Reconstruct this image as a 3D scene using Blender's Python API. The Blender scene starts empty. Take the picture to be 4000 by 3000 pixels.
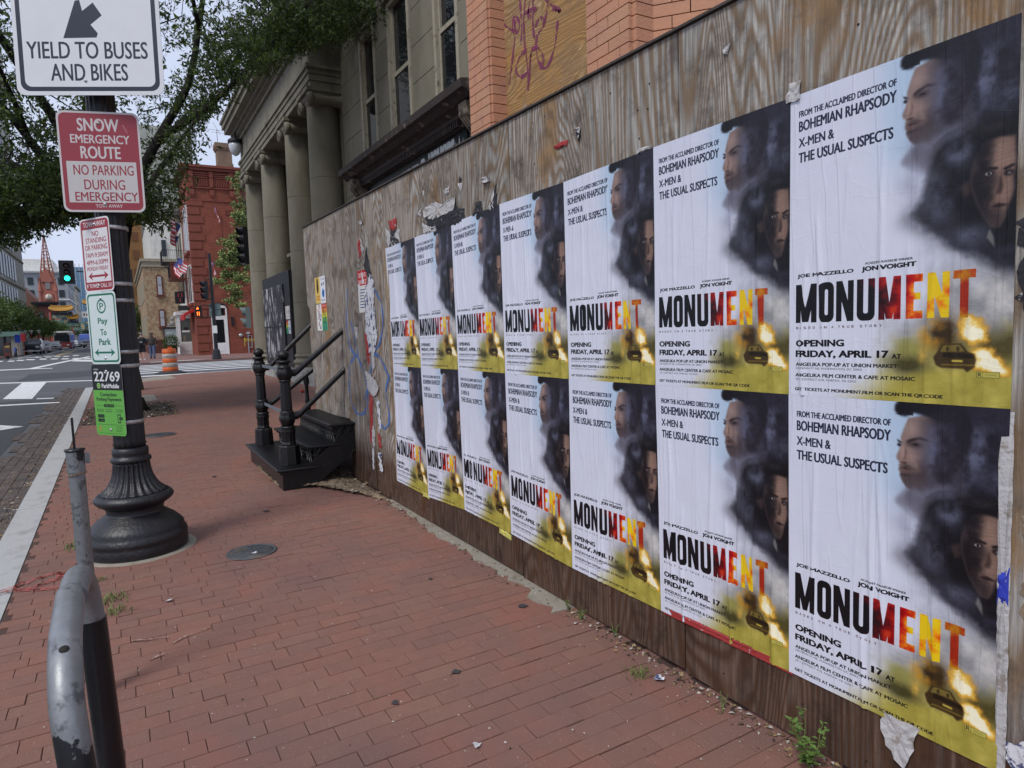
import bpy, math, random
import numpy as np
from mathutils import Vector, Matrix
R = math.radians
sc = bpy.context.scene
C = sc.collection
# ---------------------------------------------------------------- camera, world, sun, exposure
cd = bpy.data.cameras.new('camera'); cam = bpy.data.objects.new('camera', cd); C.objects.link(cam); sc.camera = cam
cd.sensor_fit = 'HORIZONTAL'; cd.sensor_width = 36.0; cd.lens = 2610 / 4000 * 36; cd.clip_start = 0.05; cd.clip_end = 3000
YAW, PIT, ROL, EYE = .526, .0878, -.035, 1.41
_f = Vector((math.cos(YAW), -math.sin(YAW), 0)); _r = Vector((-math.sin(YAW), -math.cos(YAW), 0)); _u = Vector((0, 0, 1))
f2 = _f * math.cos(PIT) - _u * math.sin(PIT); u2 = _u * math.cos(PIT) + _f * math.sin(PIT)
r3 = _r * math.cos(ROL) + u2 * math.sin(ROL); u3 = u2 * math.cos(ROL) - _r * math.sin(ROL)
cm = Matrix((r3, u3, -f2)).transposed().to_4x4(); cm.translation = Vector((0, 0, EYE)); cam.matrix_world = cm
def proj(x, y, z):
    p = Vector((x, y, z - EYE)); d = p.dot(f2)
    return (2000 + 2610 * p.dot(r3) / d, 1500 - 2610 * p.dot(u3) / d, d)
w = bpy.data.worlds.new('World'); sc.world = w; w.use_nodes = True
nt = w.node_tree; nt.nodes.clear()
SUN_EL, SUN_AZ = R(52), R(118)      # azimuth from +X towards +Y
sky = nt.nodes.new('ShaderNodeTexSky'); sky.sky_type = 'NISHITA'; sky.sun_disc = False
sky.sun_elevation = SUN_EL; sky.sun_rotation = R(90) - SUN_AZ; sky.air_density = 1.0; sky.dust_density = 2.0
mx = nt.nodes.new('ShaderNodeMix'); mx.data_type = 'RGBA'
cl = nt.nodes.new('ShaderNodeMix'); cl.data_type = 'RGBA'
tc = nt.nodes.new('ShaderNodeTexCoord'); nz = nt.nodes.new('ShaderNodeTexNoise'); nz.inputs['Scale'].default_value = 2.2; nz.inputs['Detail'].default_value = 5
cl.inputs[6].default_value = (5.0, 5.7, 7.6, 1); cl.inputs[7].default_value = (5.9, 6.4, 7.8, 1)
nt.links.new(tc.outputs['Generated'], nz.inputs['Vector']); nt.links.new(nz.outputs['Fac'], cl.inputs[0])
nt.links.new(sky.outputs[0], mx.inputs[6]); nt.links.new(cl.outputs[2], mx.inputs[7]); mx.inputs[0].default_value = .88
bg = nt.nodes.new('ShaderNodeBackground'); bg.inputs['Strength'].default_value = .09
wo = nt.nodes.new('ShaderNodeOutputWorld'); nt.links.new(mx.outputs[2], bg.inputs[0]); nt.links.new(bg.outputs[0], wo.inputs[0])
sl = bpy.data.lights.new('sun', 'SUN'); sl.energy = 1.5; sl.angle = R(17); sl.color = (1, .965, .91)
so = bpy.data.objects.new('sun', sl); C.objects.link(so)
sd = Vector((math.cos(SUN_EL) * math.cos(SUN_AZ), math.cos(SUN_EL) * math.sin(SUN_AZ), math.sin(SUN_EL)))
so.rotation_euler = sd.to_track_quat('Z', 'Y').to_euler(); so.location = (0, 10, 30)
sc.view_settings.view_transform = 'Standard'; sc.view_settings.look = 'None'; sc.view_settings.exposure = 0.50; sc.view_settings.gamma = 1
sc.view_settings.use_curve_mapping = False
sc.render.engine = 'CYCLES'; sc.cycles.max_bounces = 6; sc.cycles.use_denoising = True
rnd = random.Random(7)
# ---------------------------------------------------------------- helpers
class MB:
    """collects boxes, tubes, lathes and prisms into one mesh"""
    def __init__(s): s.v = []; s.f = []; s.m = []; s.sm = []
    def add(s, vs, fs, m=0, smooth=False, T=None):
        n = len(s.v)
        if T is not None: vs = [tuple(T @ Vector(q)) for q in vs]
        s.v.extend(vs)
        for f in fs: s.f.append([n + i for i in f]); s.m.append(m); s.sm.append(smooth)
        return s
    def box(s, x0, x1, y0, y1, z0, z1, m=0, T=None):
        vs = [(x0, y0, z0), (x1, y0, z0), (x1, y1, z0), (x0, y1, z0), (x0, y0, z1), (x1, y0, z1), (x1, y1, z1), (x0, y1, z1)]
        return s.add(vs, [(3, 2, 1, 0), (4, 5, 6, 7), (0, 1, 5, 4), (1, 2, 6, 5), (2, 3, 7, 6), (3, 0, 4, 7)], m, False, T)
    def bbox(s, cx, cy, cz, sx, sy, sz, b=.004, m=0, T=None):
        """box with a chamfered top and sides"""
        vs = []
        for z, k in ((-sz / 2, 0), (sz / 2 - b, 0), (sz / 2, b)):
            for a, c in ((-1, -1), (1, -1), (1, 1), (-1, 1)): vs.append((cx + a * (sx / 2 - k), cy + c * (sy / 2 - k), cz + z))
        fs = [(3, 2, 1, 0), (8, 9, 10, 11)]
        for r in (0, 4):
            for i in range(4): fs.append((r + i, r + (i + 1) % 4, r + 4 + (i + 1) % 4, r + 4 + i))
        return s.add(vs, fs, m, False, T)
    def prism(s, P, z0, z1, m=0, T=None, axis='z'):
        n = len(P)
        if axis == 'z': vs = [(x, y, z0) for x, y in P] + [(x, y, z1) for x, y in P]
        elif axis == 'y': vs = [(x, z0, y) for x, y in P] + [(x, z1, y) for x, y in P]
        else: vs = [(z0, x, y) for x, y in P] + [(z1, x, y) for x, y in P]
        return s.add(vs, [tuple(range(n))[::-1], tuple(range(n, 2 * n))] + [(i, (i + 1) % n, n + (i + 1) % n, n + i) for i in range(n)], m, False, T)
    def tube(s, P, r, n=10, m=0, cap=True, smooth=True, T=None):
        P = [Vector(p) for p in P]; k = len(P); rr = r if isinstance(r, (list, tuple)) else [r] * k
        vs = []; a = None
        for i, p in enumerate(P):
            t = (P[min(i + 1, k - 1)] - P[max(i - 1, 0)]).normalized()
            if a is None:
                a = t.orthogonal().normalized()
            a = (a - t * a.dot(t)).normalized(); b = t.cross(a)
            for j in range(n):
                th = 2 * math.pi * j / n; vs.append(tuple(p + (a * math.cos(th) + b * math.sin(th)) * rr[i]))
        fs = [(i * n + j, i * n + (j + 1) % n, (i + 1) * n + (j + 1) % n, (i + 1) * n + j) for i in range(k - 1) for j in range(n)]
        s.add(vs, fs, m, smooth, T)
        if cap: s.add(vs, [], m); b0 = len(s.v) - len(vs); s.f += [[b0 + j for j in range(n)][::-1], [b0 + (k - 1) * n + j for j in range(n)]]; s.m += [m, m]; s.sm += [False, False]
        return s
    def lathe(s, prof, c=(0, 0, 0), n=32, m=0, flute=None, T=None, smooth=True):
        """prof: (z, r) list; flute: (z0, z1, count, depth)"""
        vs = []
        for z, r in prof:
            for j in range(n):
                th = 2 * math.pi * j / n; q = r
                if flute and flute[0] <= z <= flute[1]: q = r - flute[3] * (.5 - .5 * math.cos(th * flute[2])) * (r / .1) ** .7
                vs.append((c[0] + q * math.cos(th), c[1] + q * math.sin(th), c[2] + z))
        k = len(prof)
        fs = [(i * n + j, i * n + (j + 1) % n, (i + 1) * n + (j + 1) % n, (i + 1) * n + j) for i in range(k - 1) for j in range(n)]
        fs += [tuple(range(n))[::-1], tuple(range((k - 1) * n, k * n))]
        return s.add(vs, fs, m, smooth, T)
    def ball(s, c, r, n=12, m=0, sz=1, T=None):
        return s.lathe([(-r * sz * math.cos(math.pi * i / n), max(1e-4, r * math.sin(math.pi * i / n))) for i in range(n + 1)], c, n * 2, m, T=T)
    def build(s, name, mats, parent=None, loc=(0, 0, 0), rz=0, attr=None):
        me = bpy.data.meshes.new(name); me.from_pydata([tuple(q) for q in s.v], [], s.f)
        mats = mats if isinstance(mats, (list, tuple)) else [mats]
        for q in mats: me.materials.append(q)
        me.polygons.foreach_set('material_index', s.m); me.polygons.foreach_set('use_smooth', s.sm)
        if attr is not None:
            a = me.attributes.new('tint', 'FLOAT', 'FACE'); a.data.foreach_set('value', attr)
        me.update(); o = bpy.data.objects.new(name, me); C.objects.link(o); o.location = loc; o.rotation_euler = (0, 0, rz)
        if parent: o.parent = parent
        return o
def tag(o, label=None, cat=None, group=None, kind=None):
    if label: o['label'] = label
    if cat: o['category'] = cat
    if group: o['group'] = group
    if kind: o['kind'] = kind
    return o
def thing(name, label, cat, loc=(0, 0, 0), rz=0, group=None):
    o = bpy.data.objects.new(name, None); C.objects.link(o); o.location = loc; o.rotation_euler = (0, 0, rz); o.empty_display_size = .2
    return tag(o, label, cat, group)
def copyobj(o, parent=None, loc=None, rot=None, scale=None):
    c = o.copy(); C.objects.link(c)
    if parent is not None: c.parent = parent
    if loc is not None: c.location = loc
    if rot is not None: c.rotation_euler = rot
    if scale is not None: c.scale = scale
    return c
def copytree(o, loc, rz, label, scale=None):
    c = copyobj(o, None, loc, (0, 0, rz), scale); c['label'] = label
    for ch in list(o.children):
        d = copyobj(ch, c)
        for g in ch.children: copyobj(g, d)
    return c
def inpoly(x, y, P):
    c = False; n = len(P)
    for i in range(n):
        x1, y1 = P[i]; x2, y2 = P[(i + 1) % n]
        if (y1 > y) != (y2 > y) and x < (x2 - x1) * (y - y1) / (y2 - y1) + x1: c = not c
    return c
# ---------------------------------------------------------------- materials
def M(name, col, rough=.7, bump=0, bscale=30, var=.12, vscale=4, metal=0, spec=.4, stretch=(1, 1, 1), dirt=None, dscale=1.5, dth=(.5, .62), det=6, coat=0, tint=None, objrand=False, trans=0, emit=None):
    m = bpy.data.materials.new(name); m.use_nodes = True; N = m.node_tree.nodes; L = m.node_tree.links
    b = N['Principled BSDF']; b.inputs['Roughness'].default_value = rough; b.inputs['Metallic'].default_value = metal
    b.inputs['Specular IOR Level'].default_value = spec; b.inputs['Coat Weight'].default_value = coat
    g = N.new('ShaderNodeNewGeometry'); mp = N.new('ShaderNodeMapping'); mp.inputs['Scale'].default_value = stretch
    L.new(g.outputs['Position'], mp.inputs[0])
    n1 = N.new('ShaderNodeTexNoise'); n1.inputs['Scale'].default_value = vscale; n1.inputs['Detail'].default_value = det; n1.inputs['Roughness'].default_value = .62
    L.new(mp.outputs[0], n1.inputs['Vector'])
    cr = N.new('ShaderNodeMix'); cr.data_type = 'RGBA'
    lo = [max(0, c * (1 - var * 1.6)) for c in col]; hi = [min(1, c * (1 + var * 1.6)) for c in col]
    cr.inputs[6].default_value = (*lo, 1); cr.inputs[7].default_value = (*hi, 1)
    L.new(n1.outputs['Fac'], cr.inputs[0]); out = cr.outputs[2]
    if tint:      # second colour chosen per piece
        at = N.new('ShaderNodeAttribute'); at.attribute_name = 'tint'; oi = N.new('ShaderNodeObjectInfo')
        ad = N.new('ShaderNodeMath'); ad.operation = 'ADD'; L.new(at.outputs['Fac'], ad.inputs[0]); L.new(oi.outputs['Random'], ad.inputs[1])
        fr = N.new('ShaderNodeMath'); fr.operation = 'FRACT'; L.new(ad.outputs[0], fr.inputs[0])
        rp = N.new('ShaderNodeValToRGB'); rp.color_ramp.interpolation = 'LINEAR'
        e = rp.color_ramp.elements; e[0].color = (*tint[0], 1); e[1].color = (*tint[-1], 1)
        for i in range(1, len(tint) - 1): q = e.new(i / (len(tint) - 1)); q.color = (*tint[i], 1)
        L.new(fr.outputs[0], rp.inputs[0]); mu = N.new('ShaderNodeMix'); mu.data_type = 'RGBA'; mu.blend_type = 'MULTIPLY'; mu.inputs[0].default_value = 1
        L.new(out, mu.inputs[6]); L.new(rp.outputs[0], mu.inputs[7]); out = mu.outputs[2]
    if dirt:
        n2 = N.new('ShaderNodeTexNoise'); n2.inputs['Scale'].default_value = dscale; n2.inputs['Detail'].default_value = 8; n2.inputs['Roughness'].default_value = .65
        L.new(g.outputs['Position'] if dscale > 20 else mp.outputs[0], n2.inputs['Vector'])
        r2 = N.new('ShaderNodeMapRange'); r2.inputs[1].default_value = dth[0]; r2.inputs[2].default_value = dth[1]; L.new(n2.outputs['Fac'], r2.inputs[0])
        d = N.new('ShaderNodeMix'); d.data_type = 'RGBA'; L.new(r2.outputs[0], d.inputs[0]); L.new(out, d.inputs[6]); d.inputs[7].default_value = (*dirt, 1); out = d.outputs[2]
    L.new(out, b.inputs['Base Color'])
    if bump:
        n3 = N.new('ShaderNodeTexNoise'); n3.inputs['Scale'].default_value = bscale; n3.inputs['Detail'].default_value = 5; L.new(mp.outputs[0], n3.inputs['Vector'])
        bp = N.new('ShaderNodeBump'); bp.inputs['Strength'].default_value = bump; bp.inputs['Distance'].default_value = .01
        L.new(n3.outputs['Fac'], bp.inputs['Height']); L.new(bp.outputs[0], b.inputs['Normal'])
    if emit: b.inputs['Emission Color'].default_value = (*emit[:3], 1); b.inputs['Emission Strength'].default_value = emit[3]
    return m
def nodes(m): return m.node_tree.nodes, m.node_tree.links
def addlayer(m, colr, mask_build):
    """mix another colour over the base colour of m with the mask socket mask_build returns"""
    N, L = nodes(m); b = N['Principled BSDF']; src = b.inputs['Base Color'].links[0].from_socket
    k = N.new('ShaderNodeMix'); k.data_type = 'RGBA'; L.new(mask_build(N, L), k.inputs[0]); L.new(src, k.inputs[6]); k.inputs[7].default_value = (*colr, 1)
    L.new(k.outputs[2], b.inputs['Base Color'])
def rng(N, L, sock, a, b2, inv=False):
    r = N.new('ShaderNodeMapRange'); r.inputs[1].default_value = a; r.inputs[2].default_value = b2
    if inv: r.inputs[3].default_value = 1; r.inputs[4].default_value = 0
    L.new(sock, r.inputs[0]); return r.outputs[0]
def mth(N, L, op, a, b2=None):
    q = N.new('ShaderNodeMath'); q.operation = op
    for i, x in enumerate((a, b2)):
        if x is None: continue
        if isinstance(x, (int, float)): q.inputs[i].default_value = x
        else: L.new(x, q.inputs[i])
    return q.outputs[0]
def noise(N, L, scale, det=4, vec=None, st=(1, 1, 1), rough=.6, dist=0):
    g = N.new('ShaderNodeNewGeometry'); mp = N.new('ShaderNodeMapping'); mp.inputs['Scale'].default_value = st
    L.new(vec if vec is not None else g.outputs['Position'], mp.inputs[0]); n = N.new('ShaderNodeTexNoise'); n.inputs['Scale'].default_value = scale
    n.inputs['Detail'].default_value = det; n.inputs['Roughness'].default_value = rough; n.inputs['Distortion'].default_value = dist
    L.new(mp.outputs[0], n.inputs['Vector']); return n.outputs['Fac']
def brickmat(name, c1, c2, mort, bw=.21, bh=.068, plane='YZ', rough=.85, mort_w=.012, extra=None):
    """far brick wall whose single bricks are under a few pixels"""
    m = bpy.data.materials.new(name); m.use_nodes = True; N, L = nodes(m); b = N['Principled BSDF']; b.inputs['Roughness'].default_value = rough; b.inputs['Specular IOR Level'].default_value = .25
    g = N.new('ShaderNodeNewGeometry'); sp = N.new('ShaderNodeSeparateXYZ'); L.new(g.outputs['Position'], sp.inputs[0])
    cb = N.new('ShaderNodeCombineXYZ'); ad = mth(N, L, 'ADD', sp.outputs[0], sp.outputs[1]); L.new(ad, cb.inputs[0]); L.new(sp.outputs[2], cb.inputs[1])
    t = N.new('ShaderNodeTexBrick'); L.new(cb.outputs[0], t.inputs['Vector']); t.inputs['Scale'].default_value = 1
    t.inputs['Brick Width'].default_value = bw; t.inputs['Row Height'].default_value = bh; t.inputs['Mortar Size'].default_value = mort_w; t.inputs['Bias'].default_value = 0
    t.inputs['Color1'].default_value = (*c1, 1); t.inputs['Color2'].default_value = (*c2, 1); t.inputs['Mortar'].default_value = (*mort, 1)
    k = N.new('ShaderNodeMix'); k.data_type = 'RGBA'; k.blend_type = 'MULTIPLY'; k.inputs[0].default_value = 1
    n = noise(N, L, 1.3, 8); r = N.new('ShaderNodeMapRange'); r.inputs[1].default_value = .25; r.inputs[2].default_value = .75; r.inputs[3].default_value = .72; r.inputs[4].default_value = 1.2; L.new(n, r.inputs[0])
    L.new(t.outputs[0], k.inputs[6]); L.new(r.outputs[0], k.inputs[7]); L.new(k.outputs[2], b.inputs['Base Color'])
    bp = N.new('ShaderNodeBump'); bp.inputs['Strength'].default_value = .4; bp.inputs['Distance'].default_value = .01; L.new(t.outputs['Fac'], bp.inputs['Height']); bp.invert = True; L.new(bp.outputs[0], b.inputs['Normal'])
    return m

m_iron = M('black_iron', (.003, .003, .0042), .3, .1, 50, .4, 12, spec=.16, dirt=(.018, .016, .015), dscale=14, dth=(.64, .76))
# ---------------------------------------------------------------- printed artwork, drawn as pixels by this script
_tri = {}
def glyphs(txt, bold=0):
    k = (txt, bold)
    if k in _tri: return _tri[k]
    cu = bpy.data.curves.new('t', 'FONT'); cu.body = txt; cu.size = 1; cu.offset = bold; cu.resolution_u = 3
    o = bpy.data.objects.new('t', cu); C.objects.link(o); me = o.to_mesh(); me.calc_loop_triangles()
    v = np.array([q.co[:2] for q in me.vertices]); t = np.array([q.vertices[:] for q in me.loop_triangles])
    T = v[t] if len(t) else np.zeros((0, 3, 2)); o.to_mesh_clear(); bpy.data.objects.remove(o); bpy.data.curves.remove(cu)
    if len(T): T = T - T.reshape(-1, 2).min(0)
    _tri[k] = T; return T
def vnoise(h, w, sy, sx, seed):
    g = np.random.RandomState(seed).rand(int(sy) + 2, int(sx) + 2)
    y = np.linspace(0, sy, h, endpoint=False); x = np.linspace(0, sx, w, endpoint=False)
    yi = y.astype(int); xi = x.astype(int); fy = y - yi; fx = x - xi; fy = fy * fy * (3 - 2 * fy); fx = fx * fx * (3 - 2 * fx)
    a = g[yi][:, xi]; b = g[yi][:, xi + 1]; c = g[yi + 1][:, xi]; d = g[yi + 1][:, xi + 1]
    return (a * (1 - fx) + b * fx) * (1 - fy[:, None]) + (c * (1 - fx) + d * fx) * fy[:, None]
def fbm(h, w, sy, sx, seed, o=6, p=.55):
    s = 0; a = 1; t = 0
    for i in range(o):
        s = s + a * vnoise(h, w, min(sy * 2 ** i, h), min(sx * 2 ** i, w), seed + i * 17); t += a; a *= p
    return s / t
def blur(a, r):
    if r < .5: return a
    r = int(round(r))
    for _ in range(3):
        for ax in (0, 1):
            k = 2 * r + 1; pad = [(0, 0), (0, 0)]; pad[ax] = (r + 1, r)
            c = np.cumsum(np.pad(a, pad, mode='edge'), axis=ax)
            a = (np.take(c, range(k, c.shape[ax]), ax) - np.take(c, range(0, c.shape[ax] - k), ax)) / k
    return a
class Canvas:
    def __init__(s, w, h, col): s.w = w; s.h = h; s.a = np.ones((h, w, 3)) * np.array(col) / 255.
    def put(s, mask, col, y0=0, x0=0):
        h, w = mask.shape; v = s.a[y0:y0 + h, x0:x0 + w]
        col = np.array(col) / 255. if not isinstance(col, np.ndarray) else col
        v[:] = v * (1 - mask[..., None]) + col * mask[..., None]
    def pmask(s, P, soft=0):
        """even-odd polygon in u,v (0-1, v down)"""
        m = np.zeros((s.h, s.w)); P = [(x * s.w, y * s.h) for x, y in P]
        xs = [p[0] for p in P]; ys = [p[1] for p in P]
        x0 = max(0, int(min(xs)) - 1); x1 = min(s.w, int(max(xs)) + 2); y0 = max(0, int(min(ys)) - 1); y1 = min(s.h, int(max(ys)) + 2)
        if x1 <= x0 or y1 <= y0: return m
        acc = 0
        for oy in (.17, .5, .83):
            X, Y = np.meshgrid(np.arange(x0, x1) + oy, np.arange(y0, y1) + oy); c = np.zeros(X.shape, bool)
            for i in range(len(P)):
                ax, ay = P[i]; bx, by = P[(i + 1) % len(P)]
                if ay == by: continue
                c ^= ((ay > Y) != (by > Y)) & (X < (bx - ax) * (Y - ay) / (by - ay) + ax)
            acc = acc + c
        m[y0:y1, x0:x1] = acc / 3.
        return blur(m, soft) if soft else m
    def poly(s, P, col, soft=0, al=1): s.put(s.pmask(P, soft) * al, col)
    def ell(s, cx, cy, rx, ry, col, soft=0, al=1, ring=0):
        P = [(cx + rx * math.cos(t * math.pi / 20), cy + ry * math.sin(t * math.pi / 20)) for t in range(40)]
        m = s.pmask(P, soft)
        if ring: m = m - s.pmask([(cx + (rx - ring) * math.cos(t * math.pi / 20), cy + (ry - ring * s.w / s.h) * math.sin(t * math.pi / 20)) for t in range(40)], soft)
        s.put(np.clip(m, 0, 1) * al, col)
    def rrect(s, x0, y0, x1, y1, r, col):
        rx = r; ry = r * s.w / s.h; P = []
        for cx, cy, a0 in ((x1 - rx, y0 + ry, -90), (x1 - rx, y1 - ry, 0), (x0 + rx, y1 - ry, 90), (x0 + rx, y0 + ry, 180)):
            for k in range(7): t = R(a0 + 15 * k); P.append((cx + rx * math.cos(t), cy + ry * math.sin(t)))
        s.poly(P, col)
    def text(s, txt, x0, y0, x1, y1, col, bold=0):
        T = glyphs(txt, 0)
        if not len(T): return
        mx_ = T.reshape(-1, 2).max(0); Q = T / mx_; X0, X1, Y0, Y1 = x0 * s.w, x1 * s.w, y0 * s.h, y1 * s.h
        S = 3; ox, oy = int(X0) - 1, int(Y0) - 1; W = int(X1) - ox + 3; H = int(Y1) - oy + 3
        m = np.zeros((H * S, W * S), bool)
        px = (X0 + Q[..., 0] * (X1 - X0) - ox) * S; py = (Y1 - Q[..., 1] * (Y1 - Y0) - oy) * S
        for a, b in zip(px, py):
            ax, bx = max(0, int(a.min())), min(W * S, int(a.max()) + 2); ay, by = max(0, int(b.min())), min(H * S, int(b.max()) + 2)
            X = np.arange(ax, bx)[None, :] + .5; Y = np.arange(ay, by)[:, None] + .5
            e = [(a[(k + 1) % 3] - a[k]) * (Y - b[k]) - (b[(k + 1) % 3] - b[k]) * (X - a[k]) for k in range(3)]
            m[ay:by, ax:bx] |= ((e[0] >= 0) & (e[1] >= 0) & (e[2] >= 0)) | ((e[0] <= 0) & (e[1] <= 0) & (e[2] <= 0))
        k = int(round(bold * (Y1 - Y0) * S * 1.5))
        for q in range(k):
            m2 = m.copy(); m2[:, 1:] |= m[:, :-1]; m2[:, :-1] |= m[:, 1:]
            if q % 2: m2[1:] |= m[:-1]; m2[:-1] |= m[1:]
            m = m2
        m = m.reshape(H, S, W, S).mean((1, 3)); y0c = max(0, -oy); x0c = max(0, -ox); oy2 = max(0, oy); ox2 = max(0, ox)
        m = m[y0c:y0c + s.h - oy2, x0c:x0c + s.w - ox2]; s.put(m, col, oy2, ox2)
    def image(s, name):
        im = bpy.data.images.new(name, s.w, s.h); px = np.ones((s.h, s.w, 4), np.float32); px[..., :3] = np.clip(s.a, 0, 1)[::-1]
        im.pixels.foreach_set(px.ravel()); im.update(); im.pack(); return im
def printmat(name, cv, rough=.45, spec=.35, scale=1.0, wrinkle=0, coat=0):
    m = bpy.data.materials.new(name); m.use_nodes = True; N, L = nodes(m); b = N['Principled BSDF']; b.inputs['Roughness'].default_value = rough; b.inputs['Specular IOR Level'].default_value = spec; b.inputs['Coat Weight'].default_value = coat
    t = N.new('ShaderNodeTexImage'); t.image = cv.image(name); t.extension = 'EXTEND'
    k = N.new('ShaderNodeMix'); k.data_type = 'RGBA'; k.blend_type = 'MULTIPLY'; k.inputs[0].default_value = 1
    r = rng(N, L, noise(N, L, 9, 6), .2, .8); r2 = N.new('ShaderNodeMapRange'); r2.inputs[3].default_value = .88 * scale; r2.inputs[4].default_value = 1.0 * scale; o0 = N.new('ShaderNodeObjectInfo'); L.new(mth(N, L, 'ADD', mth(N, L, 'MULTIPLY', r, .6), mth(N, L, 'MULTIPLY', o0.outputs['Random'], .4)), r2.inputs[0])
    L.new(t.outputs[0], k.inputs[6]); L.new(r2.outputs[0], k.inputs[7]); L.new(k.outputs[2], b.inputs['Base Color'])
    if wrinkle:
        oi = N.new('ShaderNodeObjectInfo'); tc = N.new('ShaderNodeTexCoord'); va = N.new('ShaderNodeVectorMath'); va.operation = 'ADD'
        cb = N.new('ShaderNodeCombineXYZ'); mu = mth(N, L, 'MULTIPLY', oi.outputs['Random'], 37.0); L.new(mu, cb.inputs[0]); L.new(mu, cb.inputs[2])
        L.new(tc.outputs['Object'], va.inputs[0]); L.new(cb.outputs[0], va.inputs[1])
        h1 = noise(N, L, 5, 3, va.outputs[0], (3.0, 1, .22), .4, .3); a1 = mth(N, L, 'ABSOLUTE', mth(N, L, 'SUBTRACT', h1, .5)); r1 = rng(N, L, a1, 0, .035, True)
        h2 = noise(N, L, 14, 4, va.outputs[0], (2.2, 1, .5), .6); h3 = noise(N, L, 60, 3, va.outputs[0], (2, 1, .25))
        h4 = noise(N, L, 3.1, 2, va.outputs[0], (.8, 1, 2.6), .5, 1.2); a4 = rng(N, L, mth(N, L, 'ABSOLUTE', mth(N, L, 'SUBTRACT', h4, .5)), 0, .012, True)
        hh = mth(N, L, 'ADD', mth(N, L, 'ADD', mth(N, L, 'MULTIPLY', r1, .30), mth(N, L, 'MULTIPLY', h2, .45)), mth(N, L, 'ADD', mth(N, L, 'MULTIPLY', h3, .08), mth(N, L, 'MULTIPLY', a4, .06)))
        bp = N.new('ShaderNodeBump'); bp.inputs['Strength'].default_value = wrinkle; bp.inputs['Distance'].default_value = .004; L.new(hh, bp.inputs['Height']); L.new(bp.outputs[0], b.inputs['Normal'])
    return m
def plate(name, w_, h_, r, t, mats, parent=None, loc=(0, 0, 0), rz=0, n=6):
    """sheet with rounded corners in the local XZ plane, printed side towards local -Y"""
    P = []
    for cx, cz, a0 in ((w_ / 2 - r, h_ / 2 - r, 0), (-w_ / 2 + r, h_ / 2 - r, 90), (-w_ / 2 + r, -h_ / 2 + r, 180), (w_ / 2 - r, -h_ / 2 + r, 270)):
        for k in range(n + 1 if r > 0 else 1): a = R(a0 + 90 * k / n); P.append((cx + r * math.cos(a), cz + r * math.sin(a)))
    k = len(P); vs = [(x, 0, z) for x, z in P] + [(x, t, z) for x, z in P]
    fs = [tuple(range(k))] + [tuple(range(k, 2 * k))[::-1]] + [(i, k + i, k + (i + 1) % k, (i + 1) % k) for i in range(k)]
    me = bpy.data.meshes.new(name); me.from_pydata(vs, [], fs)
    for q in mats: me.materials.append(q)
    for i, p in enumerate(me.polygons): p.material_index = 0 if i == 0 else 1
    uv = me.uv_layers.new(name='UVMap')
    for l in me.loops: q = vs[l.vertex_index]; uv.data[l.index].uv = (q[0] / w_ + .5, q[2] / h_ + .5)
    o = bpy.data.objects.new(name, me); C.objects.link(o); o.location = loc; o.rotation_euler = (0, 0, rz)
    if parent: o.parent = parent
    return o
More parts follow.
